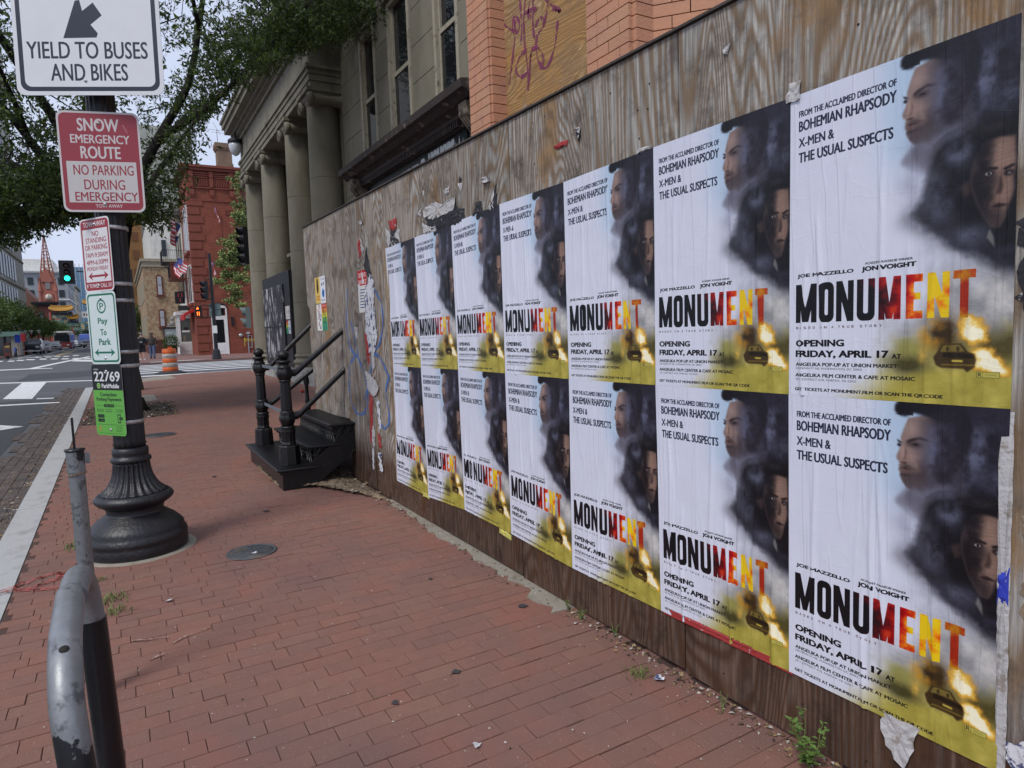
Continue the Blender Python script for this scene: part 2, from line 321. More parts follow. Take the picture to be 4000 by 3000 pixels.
# the film poster: generic bearded man and older man in smoke, burning car, lettering as photographed
def film_poster():
    W, H = 900, 1350; c = Canvas(W, H, (214, 217, 232)); n1 = fbm(H, W, 6, 4, 3); n2 = fbm(H, W, 12, 8, 9); n3 = fbm(H, W, 25, 17, 21); n4 = fbm(H, W, 4, 3, 33)
    V, U = np.meshgrid(np.linspace(0, 1, H), np.linspace(0, 1, W), indexing='ij')
    ss = lambda a, b, x: np.clip((x - a) / (b - a), 0, 1) ** 2 * (3 - 2 * np.clip((x - a) / (b - a), 0, 1))
    c.put(ss(.35, .62, U) * (1 - ss(.22, .42, V)) * .9, (172, 198, 222))
    c.put(ss(.0, .5, V) * .35 * n1, (232, 232, 240))
    # grey smoke low right
    g = ss(.5, .95, U + (n1 - .5) * .7) * ss(.42, .6, V + (n2 - .5) * .2)
    c.put(g * .95, np.stack([.42 + n2 * .38, .43 + n2 * .37, .47 + n2 * .36], -1))
    # dark storm smoke
    lim = np.interp(V, [0, .03, .1, .2, .26, .3, .45, .53, .6, .66, .72], [.60, .66, .74, .74, .70, .68, .60, .70, .86, .97, 1.2])
    d = ss(-.05, .07, U - lim + (n2 - .5) * .22)
    c.put(d * .97, np.stack([.03 + n3 * .19, .03 + n3 * .185, .05 + n3 * .23], -1))
    for cx, cy, rx, ry, s_ in ((.86, .13, .09, .055, .9), (.80, .2, .06, .06, .8), (.92, .08, .07, .03, .5), (.97, .21, .05, .05, .45)):
        q = np.exp(-(((U - cx) / rx) ** 2 + ((V - cy) / ry) ** 2)) * s_ * np.clip(n3 * 2.6 - .75, 0, 1)
        c.put(np.clip(q, 0, 1), (150, 158, 190))
    # man with stubble, looking left
    F = [(.612, .045), (.592, .080), (.578, .108), (.584, .122), (.572, .146), (.560, .165), (.566, .176), (.578, .181), (.573, .189), (.576, .195), (.571, .203), (.580, .211), (.579, .221), (.592, .240), (.612, .256), (.66, .262), (.73, .245), (.80, .21), (.84, .15), (.83, .06), (.74, .03)]
    c.poly([(.63, .24), (.60, .27), (.56, .30), (.70, .36), (.86, .30), (.84, .18), (.7, .2)], (84, 78, 88), 9)
    c.poly(F, (134, 112, 106), 3)
    sh = c.pmask(F, 3)
    c.put(sh * ss(.62, .76, U + (n3 - .5) * .10) * .93, (34, 29, 36))
    c.put(sh * ss(.176, .226, V + (U - .6) * .30 + (n3 - .5) * .05) * .72, (52, 43, 47))
    c.put(sh * np.exp(-(((U - .592) / .014) ** 2 + ((V - .145) / .03) ** 2)) * .55, (190, 160, 146)); c.put(sh * np.exp(-(((U - .625) / .03) ** 2 + ((V - .078) / .022) ** 2)) * .5, (176, 150, 140)); c.put(sh * np.exp(-(((U - .625) / .03) ** 2 + ((V - .158) / .014) ** 2)) * .45, (168, 136, 124))
    c.put(sh * np.clip(n3 * 2 - .9, 0, 1) * .22, (170, 145, 136))
    c.poly([(.552, .008), (.60, -.01), (.83, -.01), (.87, .06), (.85, .14), (.82, .12), (.79, .07), (.74, .05), (.68, .034), (.63, .030), (.60, .043), (.575, .040), (.55, .028)], (24, 22, 28), 4)
    for k in range(26):
        x = .552 + .012 * (k % 5); y = .004 + k * .0013; c.poly([(x, y), (x + .03, y - .006), (x + .032, y + .004)], (20, 19, 25), 1, .8)
    c.poly([(.604, .116), (.625, .107), (.665, .100), (.70, .106), (.69, .110), (.66, .106), (.61, .121)], (30, 23, 26), 3, .95)
    c.put(sh * np.exp(-(((U - .64) / .035) ** 2 + ((V - .123) / .009) ** 2)) * .75, (44, 34, 37))
    c.poly([(.561, .112), (.58, .118), (.588, .124), (.57, .122)], (38, 30, 32), 2)
    c.ell(.647, .122, .026, .007, (74, 58, 58), 4, .8); c.ell(.646, .1228, .013, .0028, (20, 16, 20), 1, .9); c.ell(.573, .129, .009, .005, (40, 32, 36), 2)
    c.poly([(.596, .125), (.606, .15), (.602, .17), (.588, .176), (.598, .160)], (92, 66, 60), 3, .8)
    c.poly([(.573, .181), (.60, .177), (.612, .182), (.600, .186)], (74, 48, 46), 2, .9)
    c.poly([(.572, .197), (.60, .194), (.64, .201), (.60, .2005)], (52, 30, 32), 2, .95); c.poly([(.576, .206), (.60, .204), (.622, .206), (.60, .212)], (110, 74, 70), 3, .7); c.put(sh * np.exp(-(((U - .60) / .03) ** 2 + ((V - .2175) / .004) ** 2)) * .5, (40, 32, 34))
    c.poly([(.572, .19), (.61, .186), (.66, .199), (.62, .196)], (60, 48, 50), 3, .8)
    c.ell(.80, .145, .018, .024, (46, 38, 42), 4, .8)
    c.poly([(.56, .30), (.60, .262), (.62, .31), (.66, .34), (.60, .33)], (140, 142, 156), 6, .6)
    q = np.exp(-(((U - .76) / .07) ** 2 + ((V - .13) / .09) ** 2)) * np.clip(n3 * 2.2 - .5, 0, 1); c.put(np.clip(q, 0, .85), (126, 134, 168))
    q = ss(.68, .80, U + (n2 - .5) * .12) * ss(-.08, .0, V) * (1 - ss(.24, .30, V)); c.put(np.clip(q * np.clip(1.15 - n3, 0, 1) * .9, 0, .8), (34, 30, 40))
    q = np.exp(-(((U - .70) / .10) ** 2 + ((V - .265) / .03) ** 2)); c.put(np.clip(q * n3 * 1.2, 0, .8), (120, 122, 142))
    # dark coat
    q = c.pmask([(.60, .455), (.645, .42), (.665, .37), (.69, .31), (.75, .27), (1.02, .24), (1.02, .57), (.93, .57), (.84, .56), (.72, .51)], 16)
    c.put(np.clip(q * 1.5 + (n2 - .5) * 1.1 * (q > .02) - .05, 0, 1) * .97, (17, 15, 20))
    q = c.pmask([(.55, .47), (.60, .43), (.66, .40), (.80, .50), (.95, .58), (.80, .56), (.66, .52)], 22); c.put(np.clip(q * .8 * (n2 + .4), 0, .75), (52, 50, 60))
    # smoke over the coat edge
    q = np.exp(-(((U - .62) / .07) ** 2 + ((V - .37) / .07) ** 2)); c.put(np.clip(q * (n3 + .15), 0, .8), (160, 163, 182))
    # older man
    G = [(.99, .288), (.90, .292), (.855, .32), (.838, .36), (.843, .41), (.862, .45), (.885, .485), (.915, .520), (.945, .523), (.962, .50), (.972, .47), (.985, .45), (.992, .425), (.988, .40), (.996, .36)]
    hs = c.pmask(G, 4); c.put(hs, (122, 97, 86)); c.put(hs * np.clip(np.sin(V * 420 + U * 60 + n3 * 9), 0, 1) * .12, (60, 46, 42))
    c.put(hs * ss(.95, .875, U + (n3 - .5) * .07) * .95, (22, 18, 23)); c.put(hs * ss(.30, .36, V) * (1 - ss(.36, .395, V)) * np.clip(n3 * 2 - .6, 0, 1) * .3, (168, 136, 120))
    c.put(hs * ss(.455, .50, V) * .5, (38, 31, 34))
    c.poly([(.76, .37), (.785, .29), (.85, .255), (.93, .247), (.985, .262), (1.01, .285), (.985, .297), (.93, .288), (.885, .300), (.85, .335), (.832, .38), (.835, .43), (.80, .45), (.77, .42)], (15, 13, 17), 5)
    c.poly([(.80, .40), (.835, .385), (.838, .425), (.815, .432)], (70, 52, 48), 4, .7)
    c.put(hs * np.exp(-(((U - .945) / .03) ** 2 + ((V - .335) / .03) ** 2)) * .45, (176, 142, 124)); c.put(hs * np.exp(-(((U - .955) / .02) ** 2 + ((V - .43) / .03) ** 2)) * .35, (170, 134, 118))
    c.poly([(.862, .372), (.895, .362), (.935, .368), (.932, .374), (.895, .370)], (26, 19, 21), 2); c.poly([(.95, .374), (.985, .366), (.996, .37), (.96, .380)], (26, 19, 21), 2)
    c.ell(.900, .380, .023, .008, (40, 30, 32), 3); c.ell(.902, .3805, .012, .0045, (170, 165, 165), 1, .8); c.ell(.903, .3805, .005, .0042, (8, 8, 10), 1)
    c.ell(.972, .387, .018, .008, (36, 27, 29), 3); c.ell(.974, .388, .007, .0035, (120, 115, 118), 1, .7)
    c.poly([(.944, .385), (.955, .42), (.948, .437), (.925, .436), (.935, .42)], (60, 44, 42), 3, .85)
    c.poly([(.91, .468), (.94, .460), (.975, .468), (.94, .472)], (38, 24, 26), 2, .95); c.poly([(.885, .44), (.905, .455), (.90, .48), (.88, .465)], (44, 33, 34), 3, .8)
    for k in range(3): c.poly([(.90, .332 + k * .009), (.97, .328 + k * .009), (.975, .330 + k * .009), (.90, .334 + k * .009)], (78, 61, 56), 2, .35)
    q = np.exp(-(((U - .79) / .06) ** 2 + ((V - .30) / .05) ** 2)) + .9 * np.exp(-(((U - .73) / .06) ** 2 + ((V - .43) / .06) ** 2)) + .7 * np.exp(-(((U - .84) / .09) ** 2 + ((V - .535) / .03) ** 2))
    c.put(np.clip(q * (n3 * 1.9 - .45), 0, .75), (104, 108, 130)); q = np.exp(-(((U - .90) / .07) ** 2 + ((V - .262) / .014) ** 2)); c.put(np.clip(q * n3 * .9, 0, .6), (88, 82, 84))
    c.poly([(.91, .523), (.925, .545), (.93, .575), (.90, .545)], (150, 150, 140), 2, .6)
    # bright smoke, olive ground and blaze
    q = ss(.50, .86, U + (n1 - .5) * .6) * ss(.60, .68, V + (n2 - .5) * .08) * (1 - ss(.80, .86, V)); c.put(q * .85, np.stack([.40 + n3 * .52, .41 + n3 * .49, .42 + n3 * .45], -1))
    q = ss(.50, .70, U + (n1 - .5) * .45) * ss(.765, .84, V + (n2 - .5) * .10); c.put(q * .9, np.stack([.36 + n3 * .46, .35 + n3 * .40, .15 + n3 * .25], -1))
    q = np.clip(ss(.84, .93, U + (n2 - .5) * .15) * np.exp(-((V - .835) / .045) ** 2) * (n3 * 1.7 + .1), 0, .9); c.put(q, (72, 64, 30))
    q = ss(.885, .925, V + (n4 - .5) * .03 + (U - .6) * .06); c.put(q * ss(.40, .70, U + (V - .9) * 1.8 + (n3 - .5) * .12), np.stack([.56 + n3 * .24, .52 + n3 * .22, .20 + n3 * .16], -1))
    q = np.exp(-(((U - .75) / .075) ** 2 + ((V - .795) / .045) ** 2)) * np.clip(n2 * 2.4 - .5, 0, 1); c.put(np.clip(q * 1.4, 0, .92), (50, 34, 16))
    q = np.exp(-(((U - .70) / .05) ** 2 + ((V - .80) / .04) ** 2)) * np.clip(n3 * 2.6 - .9, 0, 1); c.put(np.clip(q * 1.2, 0, .8), (196, 140, 40))
    q = np.exp(-(((U - .60) / .07) ** 2 + ((V - .885) / .028) ** 2)); c.put(np.clip(q * np.clip(n2 * 2.4 - .3, 0, 1) * 1.3, 0, .9), (62, 58, 28))
    q = np.exp(-(((U - .595) / .05) ** 2 + ((V - .84) / .035) ** 2)); c.put(np.clip(q * np.clip(n3 * 2.6 - .8, 0, 1) * 1.1, 0, .7), (140, 138, 74))
    fl = 0
    for cx, cy, rx, ry, a in ((.87, .80, .05, .04, .9), (.90, .85, .05, .03, .7), (.92, .885, .06, .022, 1), (.96, .905, .04, .014, .8), (.84, .765, .035, .035, .6)): fl = fl + a * np.exp(-((U - cx) / rx) ** 2 - ((V - cy) / ry) ** 2)
    fl = fl * (.55 + n3 * 1.1) + (n3 - .5) * .55 * np.clip(fl * 2, 0, 1)
    fl = fl * (.55 + n2 * .9) * (1 - .75 * np.exp(-(((U - .89) / .05) ** 2 + ((V - .832) / .012) ** 2))) + (fbm(H, W, 70, 46, 77) - .5) * .7 * np.clip(fl * 2, 0, 1)
    c.put(np.clip((fl - .22) * 2.0, 0, .85), (196, 136, 44)); c.put(np.clip((fl - .45) * 2.4, 0, .95), (240, 196, 84)); c.put(np.clip((fl - .78) * 2.6, 0, 1), (255, 248, 214))
    q = np.exp(-(((U - .665) / .018) ** 2 + ((V - .868) / .018) ** 2)); c.put(np.clip(q * n3 * 1.8, 0, .9), (240, 190, 80))
    cc = (64, 48, 24)
    c.poly([(.708, .866), (.722, .852), (.742, .828), (.815, .826), (.842, .848), (.868, .856), (.874, .872), (.868, .893), (.845, .906), (.828, .897), (.74, .895), (.72, .888)], cc, 2)
    c.poly([(.735, .850), (.748, .832), (.81, .830), (.832, .849)], (120, 104, 48), 1, .9); c.poly([(.748, .852), (.86, .855), (.866, .868), (.745, .866)], (34, 26, 14), 1)
    c.poly([(.785, .872), (.825, .873), (.824, .879), (.785, .878)], (190, 170, 70), 1); c.poly([(.74, .884), (.865, .884), (.866, .889), (.74, .889)], (112, 92, 40), 1)
    c.ell(.765, .842, .006, .007, (60, 48, 24), 1); c.ell(.805, .842, .006, .007, (60, 48, 24), 1)
    # print
    K = (36, 42, 62); D = (16, 16, 22)
    c.text('FROM THE ACCLAIMED DIRECTOR OF', .05, .055, .533, .0745, K, .03); c.text('BOHEMIAN RHAPSODY', .05, .088, .533, .121, K, .03)
    c.text('X-MEN &', .05, .143, .239, .172, K, .03); c.text('THE USUAL SUSPECTS', .05, .190, .521, .222, K, .03)
    c.text('JOE MAZZELLO', .047, .590, .345, .6045, D, .055); c.text('JON VOIGHT', .388, .588, .63, .605, D, .055); c.text('ACADEMY AWARD® WINNER', .402, .574, .617, .5815, D, .03)
    tx = np.stack([np.clip(.38 + .62 * n3 + .3 * ss(.5, .72, U), 0, .92), np.clip((n3 * 1.7 - .62 + .45 * ss(.56, .70, U)) * ss(.42, .66, U), 0, .78), n3 * .14], -1)
    fire = ss(.39, .58, U + (n3 - .5) * .25)[..., None]; col = np.array([.07, .065, .085]) * (1 - fire) + tx * fire
    col = np.where((ss(.74, .84, U + (n2 - .5) * .1) > .5)[..., None], np.stack([.50 + n3 * .4, .16 + np.clip(n3 * 1.2 - .45, 0, .5), .05 + n3 * .06], -1), col)
    t_, b_ = .625, .753; s_ = .032
    def lm(P): c.put(c.pmask(P), col)
    def rect(a, b2, e, f): return [(a, b2), (e, b2), (e, f), (a, f)]
    def mm(x0, x1):
        wd = x1 - x0; s2 = .031; c.put(np.clip(c.pmask(rect(x0, t_, x0 + s2, b_)) + c.pmask(rect(x1 - s2, t_, x1, b_)) + c.pmask([(x0, t_), (x0 + s2 * 1.05, t_), (x0 + wd / 2, b_ - .05), (x1 - s2 * 1.05, t_), (x1, t_), (x0 + wd / 2 + .013, b_ - .002), (x0 + wd / 2 - .013, b_ - .002)]), 0, 1), col)
    def oo(x0, x1, y0, y1): 
        r = .030; P = []
        for cx, cy, a0 in ((x1 - r, y0 + .022, -90), (x1 - r, y1 - .022, 0), (x0 + r, y1 - .022, 90), (x0 + r, y0 + .022, 180)):
            for k in range(9): a = R(a0 + k * 11.25); P.append((cx + r * math.cos(a), cy + .022 * math.sin(a)))
        return P
    def inner(x0, x1, y0, y1):
        r = .007; P = []
        for cx, cy, a0 in ((x1 - r, y0 + .006, -90), (x1 - r, y1 - .006, 0), (x0 + r, y1 - .006, 90), (x0 + r, y0 + .006, 180)):
            for k in range(5): a = R(a0 + k * 22.5); P.append((cx + r * math.cos(a), cy + .006 * math.sin(a)))
        return P
    def nn(x0, x1): c.put(np.clip(c.pmask(rect(x0, t_, x0 + s_ * .9, b_)) + c.pmask(rect(x1 - s_ * .9, t_, x1, b_)) + c.pmask([(x0, t_), (x0 + s_, t_), (x1, b_), (x1 - s_, b_)]), 0, 1), col)
    mm(.038, .155); c.put(np.clip(c.pmask(oo(.168, .247, t_ - .001, b_ + .001)) - c.pmask(inner(.199, .216, t_ + .022, b_ - .022)), 0, 1), col)
    nn(.259, .348); c.put(np.clip(c.pmask(oo(.364, .451, t_ - .06, b_ + .001)) - c.pmask(inner(.396, .419, t_ - .06, b_ - .022)), 0, 1) * (V > t_), col)
    mm(.468, .568); c.put(np.clip(c.pmask(rect(.592, t_, .624, b_)) + c.pmask(rect(.592, t_, .661, t_ + .022)) + c.pmask(rect(.592, .678, .652, .698)) + c.pmask(rect(.592, b_ - .022, .661, b_)), 0, 1), col)
    nn(.680, .768); c.put(np.clip(c.pmask(rect(.785, t_, .866, t_ + .023)) + c.pmask(rect(.808, t_, .842, b_ + .003)), 0, 1), col)
    x = .042
    for wd, gp in (('BASED', .029), ('ON', .025), ('A', .023), ('TRUE', .029), ('STORY', 0)):
        for ch in wd: c.text(ch, x, .7665, x + .0115, .7745, (70, 40, 46), .02); x += .0232
        x += gp - .0115
    c.text('OPENING', .042, .812, .30, .833, D, .06); c.text('FRIDAY, APRIL 17', .041, .8475, .515, .872, D, .06); c.text('AT', .533, .857, .573, .871, D, .05)
    c.text('ANGELIKA POP-UP AT UNION MARKET', .041, .888, .557, .8995, D, .04); c.text('550 PENN ST NE, WASHINGTON, DC 20002', .040, .9035, .394, .9115, (70, 70, 76))
    c.text('ANGELIKA FILM CENTER & CAFE AT MOSAIC', .039, .9245, .635, .936, D, .04); c.text('2911 DISTRICT AVE, FAIRFAX, VA 22031', .039, .9415, .365, .9495, (70, 70, 76))
    c.text('GET TICKETS AT MONUMENT.FILM OR SCAN THE QR CODE', .037, .9735, .749, .9855, D, .04)
    c.poly(rect(.876, .904, .960, .921), (110, 102, 40)); c.poly(rect(.878, .9055, .958, .9195), (186, 176, 84)); c.poly(rect(.8985, .904, .9, .921), (110, 102, 40))
    c.text('R', .882, .907, .896, .918, (50, 46, 24), .02); c.text('LANGUAGE', .908, .9105, .945, .9145, (120, 112, 50))
    return c
# ---------------------------------------------------------------- ground, road, pavement
m_asph = M('asphalt', (.082, .083, .092), .85, .5, 160, .16, 1.2, dirt=(.115, .113, .118), dscale=.35, dth=(.45, .7))
m_white = M('road_paint', (.62, .62, .61), .7, .15, 90, .08, 8, dirt=(.16, .16, .17), dscale=9, dth=(.58, .66))
m_yellow = M('yellow_road_paint', (.42, .33, .12), .7, .15, 90, .1, 8, dirt=(.12, .11, .1), dscale=7, dth=(.5, .62))
m_gran = M('granite', (.40, .40, .39), .8, .35, 70, .12, 5, dirt=(.22, .215, .21), dscale=5, dth=(.5, .75))
m_conc = M('concrete', (.27, .245, .20), .9, .5, 55, .14, 6, dirt=(.2, .17, .13), dscale=8, dth=(.5, .7))
m_sand = M('joint_sand', (.075, .044, .035), .95, .5, 90, .3, 20)
m_brick = M('pavement_brick', (.215, .110, .084), .86, .5, 220, .10, 14, det=9, tint=[(.93, .92, .92), (1.07, .99, .96), (.90, .91, .92), (1.04, 1.05, 1.03), (.98, .95, .97), (1.10, 1.0, .96)], dirt=(.165, .092, .08), dscale=.7, dth=(.47, .72))
addlayer(m_brick, (.62, .55, .50), lambda N, L: rng(N, L, noise(N, L, 210, 2), .70, .73))
addlayer(m_brick, (.05, .042, .042), lambda N, L: mth(N, L, 'MULTIPLY', rng(N, L, noise(N, L, 9, 2), .76, .775), .6))
addlayer(m_brick, (.27, .10, .07), lambda N, L: mth(N, L, 'MULTIPLY', rng(N, L, noise(N, L, 1.4, 5, st=(1, 1.6, 1)), .52, .7), .5))
m_gut = M('gutter_brick', (.080, .066, .060), .9, .5, 90, .25, 5, tint=[(.75, .75, .78), (1.1, 1.05, 1.0), (1.25, 1.12, 1.05)], dirt=(.16, .14, .12), dscale=9, dth=(.55, .68))
road = MB().add([(-60, -400, 0), (900, -400, 0), (900, 700, 0), (-60, 700, 0)], [(0, 1, 2, 3)]).build('road', m_asph, loc=(0, 0, -.10)); tag(road, kind='structure')
patch = M('asphalt_patch', (.05, .051, .056), .85, .5, 160, .14, 2)
for k, P in enumerate(([(9, 1.5), (21.5, 1.62), (21.2, 3.6), (9, 4.2)], [(33, 1), (39, 1.2), (38.5, 3.8), (32, 3.6)])):
    MB().add([(x, y, .004) for x, y in P], [(0, 1, 2, 3)]).build('asphalt_patch', patch, road)
kl = lambda x: .632 + .0088 * (x - 4)          # kerb inner edge
SLAB = [(-3, kl(-3)), (23.5, kl(23.5)), (25.2, .45), (26.8, -.4), (27.9, -1.6), (28.3, -3), (28.3, -9), (-3, -9)]
pv = MB().prism(SLAB, -.14, -.0035).build('pavement', m_sand); tag(pv, kind='structure')
pit = [(12.9, .66), (13.7, -.84), (16.5, -.86), (16.5, .66)]
HW = [(-3, -1.85), (7.68, -1.85), (7.68, -4.22), (28.3, -4.22)]
def is_walk(x, y):
    if not inpoly(x, y, SLAB): return False
    if x < 7.68 and y < -1.86: return False
    if y < -4.25 and x < 25.4: return False
    return not inpoly(x, y, pit)
BL, BW, J = .194, .0885, .0034
cells = []
i = 0; x = -.35
while x < 28.2:
    y = kl(x) - .004 - rnd.uniform(0, .05) * (i % 3 > 0); first = rnd.uniform(.42, .58) if i % 2 else rnd.uniform(.85, 1.0)
    while y > -9:
        L_ = BL * first * rnd.uniform(.985, 1.02); first = 1.0; cx, cy = x + BW / 2, y - L_ / 2
        if is_walk(cx, cy) and cy > (-6.5 if cx > 25 else -4.3): cells.append((cx, cy, L_))
        y -= L_
    x += BW + J * rnd.uniform(.5, 1.5); i += 1
def seen(cx, cy):
    a, b, d = proj(cx, cy, 0)
    return d > .6 and -60 < a < 4060 and -60 < b < 3060
vis = sorted([c for c in cells if seen(c[0], c[1])], key=lambda c: c[0] ** 2 + c[1] ** 2 + 2)
near = set(vis[:300])
def bricktop(mb, cx, cy, L_, W_, h, rz, z=0, tx=0, ty=0):
    T = Matrix.Translation((cx, cy, z)) @ Matrix.Rotation(rz, 4, 'Z') @ Matrix.Rotation(tx, 4, 'X') @ Matrix.Rotation(ty, 4, 'Y')
    mb.bbox(0, 0, -h / 2, W_, L_, h, .002, T=T)
sh = MB(); sh.bbox(0, 0, -.03, BW - .0008, BL - .0022, .06, .002); bme = None
fm = MB(); ft = []
for c in cells:
    rz, z, tx, ty = rnd.gauss(0, .006), rnd.gauss(0, .0009), rnd.gauss(0, .004), rnd.gauss(0, .009)
    z += .0035 + .0015 * math.sin(c[0] * 1.7 + c[1] * 2.1) + .0015 * math.sin(c[0] * .6 - c[1] * 1.1)
    if c in near:
        if bme is None: o = sh.build('brick', m_brick, pv); bme = o.data
        else: o = bpy.data.objects.new('brick', bme); C.objects.link(o); o.parent = pv
        o.location = (c[0], c[1], z); o.rotation_euler = (tx, ty, rz); o.scale = (1, c[2] / BL, 1)
    else:
        n0 = len(fm.f); bricktop(fm, c[0], c[1], c[2] - .0022, BW - .0008, .05, rz, z, tx, ty); ft += [rnd.random()] * (len(fm.f) - n0)
tag(fm.build('brick_paving', m_brick, pv, attr=ft), kind='stuff')
# kerb stones and gutter
kb = thing('kerb', None, None, (0, 0, 0)); kb['kind'] = 'structure'
xs = [-2, .9, 4.18, 6.9, 9.6, 12.5, 15.6, 18.7, 21.3, 23.5]
for a, b in zip(xs, xs[1:]):
    m = MB(); m.add([(a + .004, kl(a) + .004, 0), (b - .004, kl(b) + .004, 0), (b - .004, kl(b) + .205, -.002), (a + .004, kl(a) + .205, -.002), (a + .004, kl(a) + .22, -.16), (b - .004, kl(b) + .22, -.16), (a + .004, kl(a), -.16), (b - .004, kl(b), -.16)], [(0, 1, 2, 3)[::-1], (3, 2, 5, 4)[::-1], (0, 3, 4, 6)[::-1], (1, 7, 5, 2)[::-1], (0, 6, 7, 1)[::-1]])
    m.build('kerb_stone', m_gran, kb)
cv_ = [(23.5, kl(23.5)), (25.2, .45), (26.8, -.4), (27.9, -1.6), (28.3, -3), (28.3, -9)]
for (a, b), (c_, d) in zip(cv_, cv_[1:]):
    v = Vector((c_ - a, d - b)).normalized(); n = Vector((-v.y, v.x)) * .2
    MB().prism([(a, b), (c_, d), (c_ + n.x, d + n.y), (a + n.x, b + n.y)], -.12, -.055).build('kerb_stone', m_gran, kb)
gm = MB(); gt = []
x = -1.5
while x < 25:
    for k in range(6):
        y = kl(x) + .225 + k * .105
        if k > 3 and math.sin(x * 2.3) + math.sin(x * 5.1 + 2) + (k - 4) * .9 > .6: continue
        n0 = len(gm.f); gm.bbox(x + rnd.uniform(-.006, .006) + (.1 if k % 2 else 0), y + .05, -.105 + rnd.gauss(0, .002), .20, .1015, .05, .0025); gt += [rnd.random()] * (len(gm.f) - n0)
    x += .205
gu = gm.build('gutter', m_gut, attr=gt); tag(gu, kind='structure')
def flatpoly(name, P, m, parent, z=.004): return MB().add([(x, y, z) for x, y in P], [tuple(range(len(P)))]).build(name, m, parent)
marks = {'stop_bar': [[(30.68, 3.29), (30.16, 2.5), (21.68, 2.15), (22.37, 2.86)]], 'lane_arrow': [[(15.31, 2.04), (14.71, 1.62), (14.4, 1.92)]],
 'lane_line': [[(21.75, 2.05), (21.34, 1.36), (21.05, 1.34), (21.45, 2.03)], [(20.6, 3.6), (19.9, 1.31), (19.61, 1.3), (20.2, 3.6)], [(33.9, 7.2), (29.54, 1.04), (28.99, 1.02), (33.1, 7.2)],
  [(47.9, 9.5), (46.88, 4.69), (45.6, 3.45), (44.74, 3.38), (45.56, 4.56), (46.1, 9.5)], [(46.88, 4.69), (74.19, 2.64), (69.76, 2.49), (45.23, 4.36)],
  [(80.51, 8.78), (126.74, 9.53), (121.91, 9.18), (77.94, 8.51)], [(75.63, 8.92), (83.2, 7.38), (81.11, 7.2), (73.92, 8.72)], [(99.5, 7.9), (130.03, 8.06), (126.57, 7.85), (96.5, 7.66)], [(84.84, 7.08), (83.39, 5.98), (81.96, 5.88), (82.66, 6.9)], [(62.62, 3.1), (60.14, 1.92), (54.52, 1.75), (57.97, 3.2)]],
 'crosswalk_bar': [[(70.83, 8.98), (70.19, 8.65), (66.74, 8.37), (67.33, 8.67)], [(70.18, 8.27), (69.09, 7.73), (65.73, 7.49), (66.72, 8.0)], [(71.66, 7.83), (70.34, 7.19), (66.83, 6.98), (68.04, 7.58)], [(73.12, 7.32), (71.46, 6.54), (67.82, 6.35), (69.34, 7.09)], [(72.63, 6.27), (71.35, 5.68), (67.7, 5.54), (68.86, 6.09)], [(71.59, 5.38), (70.29, 4.78), (66.72, 4.69), (67.9, 5.25)], [(69.58, 4.46), (68.33, 3.89), (64.94, 3.84), (66.07, 4.38)], [(68.59, 3.61), (67.33, 3.04), (64.0, 3.03), (65.16, 3.58)], [(67.53, 2.73), (66.33, 2.19), (63.08, 2.23), (64.18, 2.74)],
  [(81.03, 7.4), (79.55, 6.75), (76.12, 6.58), (77.49, 7.2)], [(79.99, 6.48), (78.64, 5.9), (75.27, 5.77), (76.51, 6.32)], [(81.27, 5.84), (79.88, 5.25), (76.38, 5.15), (77.66, 5.7)], [(80.5, 5.04), (79.19, 4.49), (75.73, 4.42), (76.95, 4.94)], [(82.34, 4.31), (80.96, 3.76), (77.33, 3.72), (78.6, 4.25)]] +
  [[(x, 0.4), (x + .75, 0.4), (x + .75, -7), (x, -7)] for x in (29.6, 32.3, 34.2, 35.9, 37.6, 39.3, 41.0)],
 'yellow_line': [[(82.95, 5.8), (149.62, 6.04), (146.72, 5.8), (81.16, 5.55)], [(84.87, 6.09), (137.44, 6.67), (135.15, 6.49), (83.01, 5.83)], [(114.97, 7.3), (114.28, 6.34), (109.23, 6.12), (109.89, 7.04)], [(98.38, 5.66), (97.34, 5.28), (94.59, 5.19), (95.58, 5.55)]]}
zz = .006
for n_, L_ in marks.items():
    for P in L_: flatpoly(n_, P, m_yellow if n_[0] == 'y' else m_white, road, zz); zz += .00005
m_farp = brickmat('far_paving', (.20, .10, .085), (.17, .09, .08), (.12, .08, .07), .2, .1)
FW = MB().prism([(43.2, -.9), (44.2, -.2), (60, .6), (200, 1.0), (200, -12), (60, -30), (43.2, -30)], -.12, 0).build('far_pavement', M('far_brick_paving', (.21, .115, .10), .9, .4, 30, .12, .8, dirt=(.15, .09, .08), dscale=.5, dth=(.45, .65)))
tag(FW, kind='structure')
LW = MB().prism([(60, 12.2), (78.7, 9.96), (101.4, 10.44), (260, 12), (260, 40), (60, 40)], -.12, 0).build('left_pavement', m_farp); tag(LW, kind='structure')
flatpoly('kerb_ramp', [(23.8, -.35), (25.9, .0), (27.7, -1.4), (25.6, -1.55)], m_conc, pv, .004)
flatpoly('kerb_ramp', [(43.3, -1.3), (43.3, -4.2), (44.6, -3.6), (44.3, -1.4)], m_gran, FW, .004)
